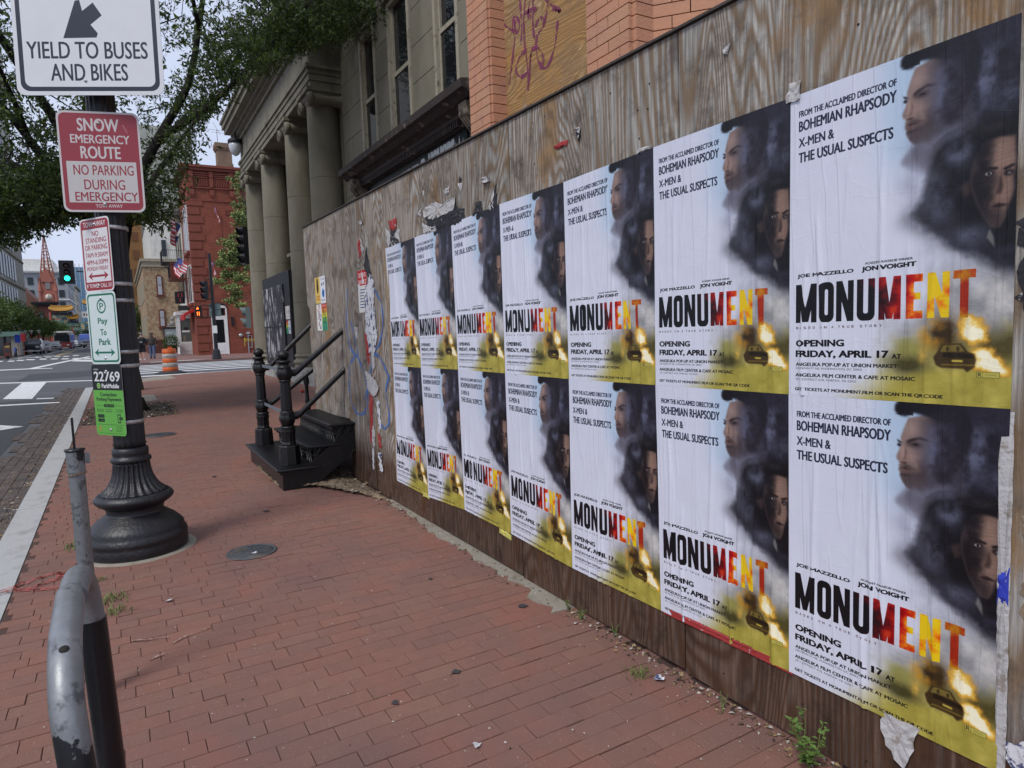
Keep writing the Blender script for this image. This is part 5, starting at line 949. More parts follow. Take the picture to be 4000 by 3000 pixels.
co.build('cornice', m_stone2, bk); MB().box(16.7, 27.0, -5.4, -4.6, 9.302, 10.6).build('attic', m_stone2, bk)
dn = MB(); x = 16.6
while x < 27.1: dn.box(x, x + .13, -4.3, -4.18, 8.62, 8.74); x += .24
tag(dn.build('dentil_row', m_stone2, bk), kind='stuff')
MB().box(16.3, 26.9, -5.5, -4.2, 0, .34).box(16.3, 26.9, -5.5, -4.3, .34, .42).build('stylobate', M('pale_plinth', (.34, .34, .31), .8, .3, 50, .1, 5, dirt=(.18, .17, .14), dscale=3, dth=(.5, .66)), bk)
colx = [17.12, 19.72, 23.4, 26.55]
def column(x):
    y = -4.76
    b = MB(); b.box(x - .5, x + .5, y - .5, y + .5, .42, .50); b.lathe([(.50, .49), (.53, .52), (.58, .53), (.63, .50), (.65, .46), (.69, .455), (.71, .48), (.75, .485), (.79, .47), (.81, .44)], (x, y, 0), 40); b.build('column_base', m_stone2, bk)
    zs = [.81, 2.25, 3.7, 5.2, 6.93]; s = None
    for a, c_ in zip(zs, zs[1:]):
        rr = lambda z: .435 - .055 * max(0, (z - 1.5) / 5.5) ** 1.4
        MB().lathe([(a + .002, rr(a) - .006), (a + .010, rr(a)), (a + .012, rr(a)), (a + .05, rr(a)), ((a + c_) / 2, rr((a + c_) / 2)), (c_ - .05, rr(c_)), (c_ - .012, rr(c_)), (c_ - .010, rr(c_)), (c_ - .002, rr(c_) - .006)], (x, y, 0), 40).build('column_drum', m_stone, bk)
    MB().lathe([(.80, .38), (6.95, .36)], (x, y, 0), 16).build('column_core', m_joint, bk)
    c = MB(); c.lathe([(6.90, .375), (6.93, .40), (6.96, .385), (7.0, .42), (7.06, .46), (7.09, .45)], (x, y, 0), 40, flute=(6.99, 7.08, 20, .012)); c.box(x - .50, x + .50, y - .44, y + .44, 7.09, 7.18); c.box(x - .53, x + .53, y - .50, y + .50, 7.18, 7.28)
    for sx in (-1, 1):
        for yy in (y + .40, y - .40):
            T = Matrix.Translation((x + sx * .42, yy, 7.0)) @ Matrix.Rotation(R(90), 4, 'X')
            c.lathe([(-.07, .15), (-.04, .175), (.04, .175), (.07, .15), (.075, .10), (.085, .10), (.088, .05), (.10, .05)], (0, 0, 0), 18, T=T)
        c.tube([(x + sx * .42, y - .38, 7.0), (x + sx * .42, y, 7.02), (x + sx * .42, y + .38, 7.0)], [.155, .115, .155], 14)
        c.tube([(x + sx * .42 + .13 * (1 - t / 14) * math.cos(t * .9) * sx, y + .475, 7.0 + .13 * (1 - t / 14) * math.sin(t * .9)) for t in range(13)], .012, 5)
    c.build('column_capital', m_stone2, bk)
for x in colx: column(x)
m_strip = M('scraped_black_boards', (.016, .015, .02), .6, .3, 30, .2, 9)
addlayer(m_strip, (.42, .42, .44), lambda N, L: mth(N, L, 'MULTIPLY', rng(N, L, noise(N, L, 7, 7, st=(1, 1, .28), rough=.72), .535, .565), rng(N, L, noise(N, L, .9, 2), .40, .5)))
MB().box(20.5, 23.6, -4.24, -4.20, .62, 2.85).build('door_boarding', m_strip, bk); MB().box(19.75, 23.8, -5.0, -4.245, .42, 3.2).build('boarding_frame', m_dark, bk); MB().box(20.5, 23.6, -4.2, -4.185, 1.60, 1.64).build('batten', m_dark, bk)
MB().box(20.8, 22.3, -5.12, -5.06, 3.9, 6.6).build('window', m_glass, bk); MB().box(20.6, 22.5, -5.11, -4.95, 3.6, 3.85).box(20.5, 22.6, -5.11, -4.85, 3.85, 3.95).build('door_hood', m_stone2, bk)
for k in range(4):
    P_ = ((20.28, 2.0), (20.0, 2.0), (20.28, 1.58), (20.0, 1.58))[k]
    o = plate('flyer', .27, .38, 0, .002, [printmat('far_flyer_%d' % k, flyer((2, 2, 3, 1)[k]), .7, .2), m_back], None, (P_[0], -4.241, P_[1]), math.pi)
    tag(o, 'small flyer on the black boarding between the bank columns, %s of four' % ('upper left', 'upper right', 'lower left', 'lower right')[k], 'flyer', 'flyers on the black boarding')
gl = thing('wall_lantern', 'clear glass acorn lamp hanging under the near corner of the bank cornice', 'lamp', (26.6, -4.12, 8.25))
MB().lathe([(.30, .05), (.28, .16), (.22, .24), (.12, .25), (.10, .22)], n=24).tube([(0, 0, .28), (0, -.05, .55)], .03, 8).build('shade', m_dark, gl); MB().lathe([(.12, .21), (.0, .22), (-.15, .19), (-.28, .12), (-.34, .03)], n=24).build('globe', M('frosted_glass', (.55, .58, .62), .25, spec=.6), gl)
# shop building with stone upper wall
sb = thing('stone_shop_building', 'limestone shop building with three tall sash windows above a brown cornice', 'building')
MB().box(4.0, 16.62, -12, -5.40, 0, 13).build('wall', m_dark, sb)
wins = [(14.05, 15.08), (12.12, 13.28), (10.08, 11.04)]; ZH = 7.9
def blk(x0, x1, z0, z1): MB().add(*(lambda e: ([(x0 + e, -5.39, z0 + e), (x1 - e, -5.39, z0 + e), (x1 - e, -5.39, z1 - e), (x0 + e, -5.39, z1 - e), (x0 + e + .004, -5.1, z0 + e + .004), (x1 - e - .004, -5.1, z0 + e + .004), (x1 - e - .004, -5.1, z1 - e - .004), (x0 + e + .004, -5.1, z1 - e - .004)], [(7, 6, 5, 4), (0, 4, 5, 1)[::1], (1, 5, 6, 2), (2, 6, 7, 3), (3, 7, 4, 0)]))(.003)).build('stone_block', m_stone, sb)
z = 4.0; k = 0
while z < 12.4:
    z1 = z + .66; xs_ = [8.0, 16.62]
    spans = [(8.0, 10.08), (11.04, 12.12), (13.28, 14.05), (15.08, 16.62)] if z < ZH - .1 else [(8.0, 16.62)]
    for a, b in spans:
        n = max(1, round((b - a) / .8)); off = (.3 if k % 2 else 0) * (1 if n > 1 else 0); cuts = [a] + [a + (b - a) * (i + (off if 0 < i < n else 0)) / n for i in range(1, n)] + [b]
        for c0, c1 in zip(cuts, cuts[1:]): blk(c0, c1, z, min(z1, ZH) if z < ZH - .1 and z1 > ZH else z1)
    z = z1 if not (z < ZH - .1 and z1 > ZH) else ZH; k += 1
for i, (a, b) in enumerate(wins):
    w_ = MB(); w_.box(a, a + .10, -5.3, -5.07, 4.9, ZH).box(b - .10, b, -5.3, -5.07, 4.9, ZH).box(a + .10, b - .10, -5.3, -5.07, ZH - .10, ZH)
    w_.box(a + .10, a + .15, -5.3, -5.14, 4.9, ZH - .10).box(b - .15, b - .10, -5.3, -5.14, 4.9, ZH - .10); f = w_.build('window', m_cream, sb)
    MB().box(a + .15, b - .15, -5.2, -5.18, 6.52, ZH - .10).build('upper_pane', m_glass, f); MB().box(a + .15, b - .15, -5.17, -5.155, 4.95, 6.44).build('lower_pane', m_glass, f); MB().box(a + .15, b - .15, -5.2, -5.13, 6.44, 6.52).build('meeting_rail', m_cream, f)
    h = MB(); h.box(a - .12, b + .12, -5.15, -5.0, ZH + .003, ZH + .16).box(a - .2, b + .2, -5.15, -4.92, ZH + .16, ZH + .28).build('window_head', m_stone2, sb)
cp = [(-5.17, 4.60), (-4.98, 4.60), (-4.97, 4.70), (-4.90, 4.72), (-4.89, 4.78), (-4.82, 4.82), (-4.74, 4.84), (-4.66, 4.90), (-4.58, 4.93), (-4.56, 5.04), (-5.17, 5.14)]
MB().prism(cp, 9.05, 15.45, axis='x').build('shop_cornice', m_brown, sb)
dn = MB(); x = 9.9
while x < 14.9: dn.box(x, x + .04, -4.97, -4.90, 4.61, 4.71); x += .075
tag(dn.build('cornice_dentils', m_brown, sb), kind='stuff')
for x in (9.35, 15.05):
    g = MB(); g.prism([(-5.1, 3.95), (-5.0, 3.95), (-4.96, 4.1), (-5.0, 4.25), (-4.9, 4.45), (-4.74, 4.62), (-4.72, 4.80), (-5.1, 4.80)], x - .13, x + .13, axis='x'); g.tube([(x - .145, -4.82, 4.66), (x + .145, -4.82, 4.66)], .09, 12); g.tube([(x - .14, -4.99, 4.06), (x + .14, -4.99, 4.06)], .05, 10)
    for q in (-.07, 0, .07): g.tube([(x + q, -4.74, 4.58), (x + q, -4.88, 4.42), (x + q, -4.98, 4.22)], .018, 6)
    g.build('cornice_bracket', M('weathered_bracket', (.20, .165, .125), .85, .5, 30, .25, 9, dirt=(.06, .05, .04), dscale=9, dth=(.5, .6)), sb)
c = Canvas(1400, 220, (16, 22, 22)); W_ = (216, 222, 222)
c.text('H STREET', .03, .30, .255, .80, W_, .03); c.text('FINE', .30, .30, .405, .80, W_, .045); c.text('WINES', .43, .22, .595, .80, W_, .045); c.text('&', .615, .16, .665, .84, W_, .05); c.text('LIQUORS', .69, .12, .905, .80, W_, .045)
c.poly([(.925, .75), (.915, .2), (.935, .5), (.945, .1), (.955, .5), (.975, .2), (.965, .75)], W_)
pl = plate('sign_board', 5.0, .66, 0, .04, [printmat('shop_sign', c, .5), m_dark], sb, (12.35, -5.04, 4.29), math.pi)
# painted brick building with boarded bay window
m_sal = M('salmon_painted_brick', (.50, .255, .155), .8, .35, 60, .07, 6, tint=[(.95, .94, .94), (1.05, 1.0, .97), (.98, 1.04, 1.04), (1.02, .95, .95)], dirt=(.40, .19, .15), dscale=7, dth=(.5, .75))
m_salj = M('salmon_mortar', (.17, .075, .055), .9)
bb = thing('painted_brick_building', 'salmon painted brick building with a boarded bay window behind the hoarding', 'building')
CH = .7854 * .93
def face_pt(s, along):   # points on the bay chamfer
    return (2.94 - s * math.cos(CH), -2.70 - s * math.sin(CH))
MB().prism([(4.87, -2.56), (4.62, -2.56), (4.62, -2.75), (3.36, -2.75), (3.36, -2.56), (2.955, -2.56), (2.955, -2.71), face_pt(2.2, 0), (0, -5), (0, -9), (4.87, -9)][::-1], 0, 9).build('wall', m_salj, bb)
bme = None; bz = .0685
sbk = MB(); sbk.bbox(0, 0, 0, .198, .06, .0625, .004, T=Matrix.Rotation(R(-90), 4, 'X')); 
def sbrick(cx, cy, cz, rz, L_=1.0):
    global bme
    if bme is None:
        m = MB(); T = Matrix.Rotation(R(-90), 4, 'X'); m.bbox(0, 0, 0, .199, .0625, .05, .004, T=T); o = m.build('brick', m_sal, bb); bme = o.data
    else: o = bpy.data.objects.new('brick', bme); C.objects.link(o); o.parent = bb
    o.location = (cx, cy, cz); o.rotation_euler = (0, 0, rz); o.scale = (L_, 1, 1); return o
z = 2.36; k = 0
while z < 4.15:
    for (a, b) in ((4.545, 4.875), (2.95, 3.335)):
        n = 0; x = b
        ws = ([.2, .13] if k % 2 else [.1, .23]) if b > 4 else ([.205, .18] if k % 2 else [.1, .205, .08])
        for w_ in ws: sbrick(x - w_ / 2, -2.56 + .002, z, math.pi, w_ / .205); x -= w_
    sbrick(4.55, -2.60 - .01, z, math.pi / 2 + math.pi, .62); sbrick(2.945, -2.63, z, -math.pi / 2, .7)
    s = .0 if k % 2 else -.10
    while s < 1.25:
        a = max(s, 0); e = s + .205; px, py_ = face_pt((a + e) / 2, 0); sbrick(px, py_ + .0, z, math.pi + CH, (e - a) / .205); s = e
    z += bz; k += 1
MB().box(3.345, 4.535, -2.745, -2.67, 2.0, 5.2).build('window_boarding', m_ply2, bb)
for k, P in enumerate(([(4.601, 3.733), (4.481, 3.632), (4.344, 3.542), (4.308, 3.597), (4.36, 3.66), (4.391, 3.651), (4.407, 3.582)], [(4.292, 3.75), (4.278, 3.575), (4.298, 3.435)], [(4.243, 3.633), (4.064, 3.602), (4.184, 3.589), (4.138, 3.75)], [(4.042, 3.72), (3.951, 3.60), (3.785, 3.464), (3.88, 3.517)], [(3.822, 3.421), (3.856, 3.294), (3.935, 3.185), (4.011, 3.18), (4.083, 3.276), (4.085, 3.409), (3.995, 3.455), (4.03, 3.526), (4.1, 3.485)], [(4.37, 3.642), (4.378, 3.518), (4.433, 3.355), (4.477, 3.217)], [(4.218, 3.375), (4.324, 3.36), (4.372, 3.281), (4.312, 3.218), (4.207, 3.226), (4.158, 3.354), (4.19, 3.2), (4.214, 3.113)], [(4.215, 3.092), (4.215, 3.249), (4.25, 3.522), (4.201, 3.80)], [(4.114, 3.419), (4.126, 3.546), (4.099, 3.80)], [(4.158, 3.354), (4.06, 3.329), (4.008, 3.23), (4.049, 3.183)], [(3.995, 3.455), (3.943, 3.543), (3.875, 3.80)], [(4.15, 3.8), (4.0, 3.75), (3.9, 3.83)])):
    g = MB(); ribbon(g, P, .026, -2.6685 + k * .0002); g.build('graffiti_stroke', m_purp, bb)
# ---------------------------------------------------------------- red brick corner building across the side street
m_red = brickmat('red_brick_wall', (.27, .070, .040), (.20, .048, .030), (.22, .09, .062))
m_redt = M('red_painted_trim', (.20, .055, .036), .8, .3, 20, .15, 3)
m_wht = M('white_paint', (.72, .72, .71), .55, var=.04)
m_chim = brickmat('old_chimney_brick', (.17, .085, .055), (.11, .05, .035), (.30, .25, .18), .21, .075, mort_w=.016)
rb = thing('red_brick_building', 'three storey red brick corner building with corbelled cornice and white side door', 'building')
RX = 54.1
MB().box(RX, 61, -20, -4.9, 0, 13.2).build('wall', m_red, rb)
MB().box(RX - .25, 61, -20, -4.65, 13.35, 13.55).box(RX - .4, 61, -20, -4.5, 13.55, 13.72).box(RX, 61, -20, -4.9, 13.2, 13.35).build('cornice', m_redt, rb)
for k in range(7):
    y = -5.05 - k * 1.35
    g = MB(); g.box(RX - .2, RX, y - .3, y, 12.9, 13.3).box(RX - .16, RX, y - .27, y - .03, 12.2, 12.9).box(RX - .14, RX, y - .25, y - .05, 11.5, 11.62).box(RX - .17, RX, y - .3, y, 11.62, 12.0).build('cornice_bracket', m_redt, rb)
    if k < 6:
        for j in range(8): MB().box(RX - .09, RX, y - .42 - j * .115, y - .36 - j * .115, 12.25, 12.75).build('corbel', m_redt, rb)
        for j in range(3): MB().box(RX - .1 - .02 * j, RX, y - 1.3, y - .34, 12.85 + j * .14, 12.93 + j * .14).build('string_course', m_redt, rb)
k = 0; z = .3
while z < 11:
    l_ = .95 if k % 2 else .72; MB().box(RX - .05, RX + l_ * .7, -4.9 - l_, -4.84, z, z + .50).build('quoin', m_redt, rb)
    z += .62; k += 1
for y in (-7.35, -8.3, -9.25):
    for j in range(3): MB().box(RX - .05, RX, y - .55, y, 10.3 + j * .15, 10.38 + j * .15).build('brick_grille', m_redt, rb)
g = MB().box(RX - .04, RX, -7.05, -6.98, 3.7, 10.2).box(RX - .04, RX, -8.1, -8.03, 6.2, 10.2).build('pilaster', m_redt, rb)
for j in range(12): MB().box(RX - .07, RX, -7.0 - j * .16, -6.92 - j * .16, 7.3, 7.62).build('corbel', m_redt, rb)
MB().box(RX - .07, RX, -9.0, -6.85, 7.1, 7.2).box(RX - .07, RX, -9.0, -6.85, 7.68, 7.76).build('string_course', m_redt, rb)
MB().box(RX - .12, 61, -20, -4.78, 12.1, 12.18).build('string_course', m_redt, rb); MB().box(RX - .06, 61, -20, -4.84, 11.2, 11.28).build('string_course', m_redt, rb)
f = MB().box(RX - .06, RX, -6.98, -5.88, 3.45, 3.62).box(RX - .06, RX, -5.98, -5.88, 0, 3.45).box(RX - .06, RX, -6.98, -6.88, 0, 3.45).box(RX - .05, RX, -6.88, -5.98, 2.72, 2.86).build('door_frame', m_wht, rb)
d = MB().box(RX - .04, RX, -6.88, -5.98, 0.02, .86).box(RX - .04, RX, -6.12, -5.98, .86, 2.72).box(RX - .04, RX, -6.88, -6.74, .86, 2.72).box(RX - .04, RX, -6.74, -6.12, 2.58, 2.72).build('door', m_wht, rb)
MB().box(RX - .03, RX + .0, -6.74, -6.12, .86, 2.58).build('glass', m_glass, d); MB().box(RX - .03, RX, -6.80, -6.06, 2.93, 3.38).build('transom', m_glass, rb); MB().box(RX - .055, RX - .04, -6.7, -6.16, .2, .7).build('door_panel', m_wht, d)
MB().tube([(RX - .05, -6.43 - .56 * math.cos(a), 3.45 + .32 * math.sin(a)) for a in [i * math.pi / 10 for i in range(11)]], .05, 6).build('door_arch', m_dark, rb)
MB().box(RX - .14, RX, -7.42, -7.24, 2.1, 2.75).build('wall_light', m_dark, rb)
# street front, seen edge on: windows, sills and flagpole brackets
for zz0, zz1 in ((7.7, 11.0), (3.9, 6.7)):
    for x in (54.9, 56.1, 57.3):
        w_ = MB().box(x, x + .7, -4.92, -4.78, zz0, zz1).build('window', m_wht, rb); MB().box(x + .08, x + .62, -4.79, -4.76, zz0 + .1, zz1 - .1).build('pane', m_glass, w_)
        MB().box(x - .1, x + .8, -4.9, -4.68, zz0 - .2, zz0).build('sill', m_redt, rb)
ch = MB().box(57, 58.2, -8.62, -7.44, 13.5, 14.7).box(57.05, 58.15, -8.56, -7.5, 14.7, 15.75).box(56.98, 58.22, -8.65, -7.42, 15.75, 15.9).box(56.93, 58.27, -8.7, -7.36, 15.9, 16.25).build('chimney', m_chim, rb)
an = thing('tv_antenna', 'thin rooftop television aerial on the red building chimney', 'antenna', (57.2, -7.6, 16.25)); MB().tube([(0, 0, 0), (0, 0, 1.0)], .02, 5).tube([(0, .9, 1.0), (0, -1.1, .95)], .012, 4).tube([(-.5, .3, 1.4), (.5, -.3, .8)], .012, 4).tube([(0, .4, .8), (0, -.7, .78)], .01, 4).build('mast', m_dark, an)
def strip_flag(name, lab, P, w_, loc, seed, nn=8, pole=None, drop=1.0):
    """hanging striped flag: blue canton, red and white bars"""
    t = thing(name, lab, 'flag', loc, 0, 'flags on the corner buildings'); r = random.Random(seed); g = MB(); nu, nv = 9, 7
    vs = []
    for i in range(nu + 1):
        for j in range(nv + 1):
            u, v = i / nu, j / nv; vs.append((P[0] * u + .05 * math.sin(u * 9 + v * 5 + seed), P[1] * u + w_ * v * P[3] + .05 * math.cos(u * 8 + v * 4 + seed), P[2] * u - w_ * v * drop))
    for i in range(nu):
        for j in range(nv): g.add([vs[i * (nv + 1) + j], vs[(i + 1) * (nv + 1) + j], vs[(i + 1) * (nv + 1) + j + 1], vs[i * (nv + 1) + j + 1]], [(0, 1, 2, 3)], 2 if (i < 4 and j < 4) else j % 2)
    g.build('cloth', [m_fr, m_fw, m_fb], t)
    if pole: MB().tube([(0, 0, 0), pole], .025, 6).build('pole', m_wht, t)
m_fr = M('flag_red', (.45, .05, .06), .8); m_fw = M('flag_white', (.6, .58, .6), .8); m_fb = M('flag_blue', (.05, .07, .22), .8)
strip_flag('wall_flag', 'limp striped flag hanging on the red brick side wall below the cornice', (-.3, -.25, -1.1, -.1), .5, (53.9, -6.6, 10.9), 1, drop=.5)
strip_flag('wall_flag', 'small striped flag behind the traffic signal pole on the brick side wall', (-.2, -.1, -1.0, .1), .4, (53.9, -6.25, 6.9), 2, drop=.5)
strip_flag('wall_flag', 'upper flag on a slanting pole over the pavement from the red building front', (-.6, .5, .35, .3), .8, (55.5, -4.4, 9.6), 3, pole=(-1.6, 1.3, 1.1))
strip_flag('wall_flag', 'middle flag on a slanting pole by the red building front', (-.6, .5, .3, .3), .8, (57.5, -4.4, 9.0), 4, pole=(-1.4, 1.0, .8))
strip_flag('wall_flag', 'striped flag hanging beside the red balcony', (-.5, -.3, -.7, .4), .8, (55.5, -4.0, 7.0), 5, drop=.8, pole=(1.2, -.9, -.7)); strip_flag('wall_flag', 'large pale flag spread in front of the red building windows', (-.3, -.5, -.5, .2), .9, (55.0, -4.1, 7.2), 6, drop=.9, pole=(.6, -.8, -.9))
# ivy on the side wall
m_ivy = M('light_leaf', (.23, .28, .09), .6, var=.4, vscale=6); m_ivyd = M('dark_leaf', (.09, .13, .04), .6, var=.3, vscale=6)  # light and darker leaf greens, dealt out to the leaves at random
IX = 49.5; iv = thing('small_tree', 'loose light green tree before the red brick side wall, beside the farthest bank column', 'tree', (IX, -7.6, 0))
r = random.Random(3); g = MB(); tg = MB()
blobs = [(-7.7, 11.6, .45, .55), (-7.9, 10.3, .4, .5), (-8.1, 9.0, .6, .5), (-7.5, 9.4, .35, .3), (-7.7, 8.2, .6, .35), (-6.9, 7.7, .35, .25), (-7.6, 7.2, .6, .35), (-6.7, 6.9, .4, .2), (-7.3, 6.4, .7, .4), (-6.3, 6.2, .3, .16), (-8.0, 6.0, .6, .5), (-6.8, 5.6, .45, .25), (-7.4, 5.2, .5, .25), (-6.1, 5.1, .3, .12), (-6.7, 4.6, .35, .2), (-7.1, 4.1, .3, .16), (-6.6, 3.7, .2, .14), (-7.2, 3.45, .25, .1), (-8.9, 8, .6, 3)]
for by, bz_, ry, rz_ in blobs:
    bx = r.uniform(-.7, .7); tg.tube([(.2, -.9, min(bz_ + .3, 9)), (bx * .6, (by + 7.6) * .6, bz_ + .1), (bx, by + 7.6, bz_)], [.035, .02, .01], 4)
    for _k in range(int(27 * ry / .4)):
        cy_, cz_, cx_ = by + r.gauss(0, ry * .65), bz_ + r.gauss(0, rz_ * .6), bx + r.gauss(0, .25)
        for _ in range(22):
            y = cy_ + r.gauss(0, .10); z = cz_ + r.gauss(0, .07); x = cx_ + r.gauss(0, .10); s = r.uniform(.06, .10); a = r.uniform(0, 6.3); n = Vector((r.uniform(-1, 1), r.uniform(-1, 1), r.uniform(-.2, 1.2))).normalized(); t1 = n.orthogonal().normalized(); t2 = n.cross(t1); u_ = t1 * math.cos(a) + t2 * math.sin(a); v_ = n.cross(u_)
            p = Vector((x, y + 7.6, z)); g.add([tuple(p + u_ * s), tuple(p + v_ * s * .6), tuple(p - u_ * s), tuple(p - v_ * s * .6)], [(0, 1, 2, 3)], 0 if r.random() < .65 else 1)
tag(g.build('foliage', [m_ivy, m_ivyd], iv), kind='stuff'); tag(tg.build('twigs', m_lum, iv), kind='stuff')
MB().tube([(0, -1.3, 0), (.1, -1.3, 3), (.2, -1.1, 6), (.1, -.6, 9), (0, -.3, 12)], [.14, .12, .09, .06, .02], 7).build('trunk', m_lum, iv)
fc = thing('fire_standpipe', 'grey standpipe with round alarm bell on the red brick side wall', 'standpipe', (RX - .05, -8.1, 0))
MB().tube([(0, -.25, 0), (0, -.25, 1.45), (0, -.1, 1.5)], .045, 8).tube([(0, -.5, .4), (0, -.5, 1.3), (0, -.25, 1.3)], .035, 8).tube([(0, -.5, .42), (0, -.2, .42)], .03, 6).build('pipe', m_alu, fc); MB().lathe([(0, .16), (.05, .15), (.09, .05)], n=18, T=Matrix.Translation((0, .25, 1.35)) @ Matrix.Rotation(R(-90), 4, 'Y')).build('bell', m_alu, fc); MB().box(-.06, .02, -.4, -.16, 1.45, 1.6).build('valve', m_steel, fc)
m_tape = M('yellow_tape', (.55, .50, .05), .5); ct = MB(); ct.box(-.02, 0, -1.6, 0, .03, .07); ct.box(-.02, 0, -1.6, -.05, -.09, -.06); ct.box(-.03, .01, -.06, .02, -.04, .14); ct.box(-.03, -.01, -.03, .0, -.45, -.04); o = ct.build('caution_tape', m_tape, loc=(52.9, -7.9, 1.0)); tag(o, 'yellow caution tape tied by the red brick wall beside the bank columns', 'tape')
# ---------------------------------------------------------------- neighbours along the far pavement
m_plas = M('white_plaster', (.62, .61, .57), .85, .2, 6, .06, 1, dirt=(.42, .41, .37), dscale=1.5, dth=(.5, .7)); m_chip = brickmat('chipped_cream_brick', (.30, .17, .09), (.20, .07, .04), (.42, .36, .25), .22, .075)
addlayer(m_chip, (.40, .34, .22), lambda N, L: rng(N, L, noise(N, L, 3.4, 9, rough=.8), .50, .54))
wb = thing('white_house', 'narrow white plastered house with grey cornice next to the red corner building', 'building')
MB().box(61.02, 67.9, -14, -4.9, 0, 11.2).build('wall', m_plas, wb); MB().box(60.9, 68, -14, -4.5, 11.2, 11.5).box(60.8, 68, -14, -4.2, 11.499, 12.1).build('cornice', M('grey_cornice', (.22, .22, .20), .8), wb)
for k in range(6): MB().box(61.3 + k * 1.1, 61.5 + k * 1.1, -4.9, -4.3, 10.7, 11.2).build('cornice_bracket', m_stone2, wb)
for z0 in (4.6, 7.9):
    for x in (62, 64, 66): w_ = MB().box(x, x + 1, -4.92, -4.8, z0, z0 + 2).build('window', m_stone2, wb); MB().box(x + .1, x + .9, -4.82, -4.77, z0 + .1, z0 + 1.9).build('pane', m_glass, w_)
ws = thing('white_shop_bay', 'white panelled shopfront bay with large display window at the far corner', 'shopfront', (59.2, -4.0, 0))
b = MB(); b.box(0, 2.6, -1.1, 0, 3.0, 3.12).box(-.12, 2.6, -1.15, .12, 3.12, 3.4).build('cornice', m_wht, ws); MB().box(0, 2.6, -1.1, 0, 0, .12).build('plinth', m_wht, ws)
b = MB(); b.box(0, .1, -1.1, 0, .12, 1.0).box(0, .1, -.16, 0, 1.0, 3.0).box(0, .1, -1.1, -.95, 1.0, 3.0).box(0, .1, -.95, -.16, 2.85, 3.0); b.box(.1, 2.6, -.1, 0, .12, 1.0); [b.box(x, x + .15, -.1, 0, 1.0, 3.0) for x in (.1, 1.2, 2.45)]; b.build('frame', m_wht, ws)
MB().box(.05, .07, -.95, -.16, 1.0, 2.85).build('pane', M('shop_glass', (.10, .12, .12), .05, spec=.8), ws); MB().box(.2, 2.5, -.06, -.04, 1.0, 3.0).build('pane', m_glass, ws); MB().box(-.015, .0, -.98, -.14, .24, .88).build('panel', M('panel_white', (.6, .6, .6), .6), ws)
MB().box(.03, .05, -.68, -.40, 1.95, 2.15).build('window_display', m_dark, ws); MB().box(.035, .05, -.8, -.25, 1.75, 1.9).build('window_display', m_wht, ws); MB().box(.03, .05, -.5, -.3, 1.05, 1.5).build('window_display', m_stone2, ws)
m_balc = M('red_balcony', (.14, .035, .025), .7)
bl = thing('iron_balcony', 'rust red iron balcony jutting over the pavement from the white house', 'balcony', (58.6, -4.8, 5.9))
b = MB(); b.box(0, 3, 0, 1.1, 0, .12); b.build('floor', m_balc, bl); MB().box(-.03, 0, .0, 1.1, .12, 1.15).build('side_panel', m_balc, bl) if 0 else MB().box(0, .06, .45, 1.1, .1, 1.25).build('side_panel', m_balc, bl)
b = MB(); [b.box(.03 + k * .2, .05 + k * .2, 1.07, 1.09, .1, 1.1) for k in range(15)]; b.box(0, 3, 1.05, 1.1, 1.1, 1.14); b.box(0, .03, 0, 1.1, 1.1, 1.14); tag(b.build('railing', m_dark, bl), kind='stuff')
b2 = thing('iron_balcony', 'black railed upper balcony with potted plants against the white house', 'balcony', (60.2, -4.8, 7.3))
b = MB(); b.box(0, 2.6, 0, 1.5, 0, .08); b.build('floor', m_dark, b2); b = MB(); [b.box(0, .02, k * .14, k * .14 + .02, 0, 1.0) for k in range(11)]; [b.box(k * .2, k * .2 + .02, 1.48, 1.5, 0, 1.0) for k in range(13)]; b.box(0, .03, 0, 1.5, 1.0, 1.04); b.box(0, 2.6, 1.47, 1.5, 1.0, 1.04); tag(b.build('railing', m_dark, b2), kind='stuff')
for k in range(4): MB().tube([(.3 + k * .5, 1.45, 0), (.3 + k * .5, .0, -1.2)], .02, 4).build('strut', m_dark, b2)
ps = thing('projecting_sign', 'dark hanging tavern sign with red lettering strokes above the white bay', 'sign', (58.8, -4.15, 4.0)); MB().box(0, .08, -.45, .25, 0, .95).build('sign_panel', m_dark, ps)
for k in range(5): MB().box(-.012, 0, -.38 + .12 * (k % 4), -.33 + .12 * (k % 4), .12 + .4 * (k % 2), .42 + .4 * (k % 2)).build('lettering', m_fr, ps)
MB().tube([(0, -.1, .95), (0, -.7, 1.1)], .02, 5).build('bracket', m_dark, ps)
p2s = thing('projecting_sign', 'smaller dark signboard slanting below the hanging tavern sign', 'sign', (58.6, -4.5, 3.45)); MB().box(0, .08, -.55, .45, 0, .4).build('sign_panel', M('sign_dark', (.03, .035, .035), .6), p2s)
aw = thing('red_awning', 'bright red fabric awning end beside the pedestrian signal', 'awning', (55.2, -4.9, 2.9)); MB().prism([(0, .6), (.75, .15), (.75, -.25), (.68, -.25), (.62, .05), (0, .35)], 0, 3, axis='x').build('cover', M('red_fabric', (.42, .02, .02), .8), aw)
cb = thing('chipped_brick_house', 'old brick house with flaking cream paint and two arched sash windows', 'building')
MB().box(68, 95, -14, -2.15, 0, 7.7).build('wall', m_chip, cb); MB().box(67.85, 95, -14, -2.05, 7.7, 7.85).box(67.75, 95, -14, -1.95, 8.15, 8.4).box(67.9, 95, -14, -2.1, 7.85, 8.15).build('cornice', m_cream, cb); MB().box(67.95, 95, -14, -2.1, 0, 1.2).build('base_course', M('dark_red_base', (.09, .03, .025), .8), cb)
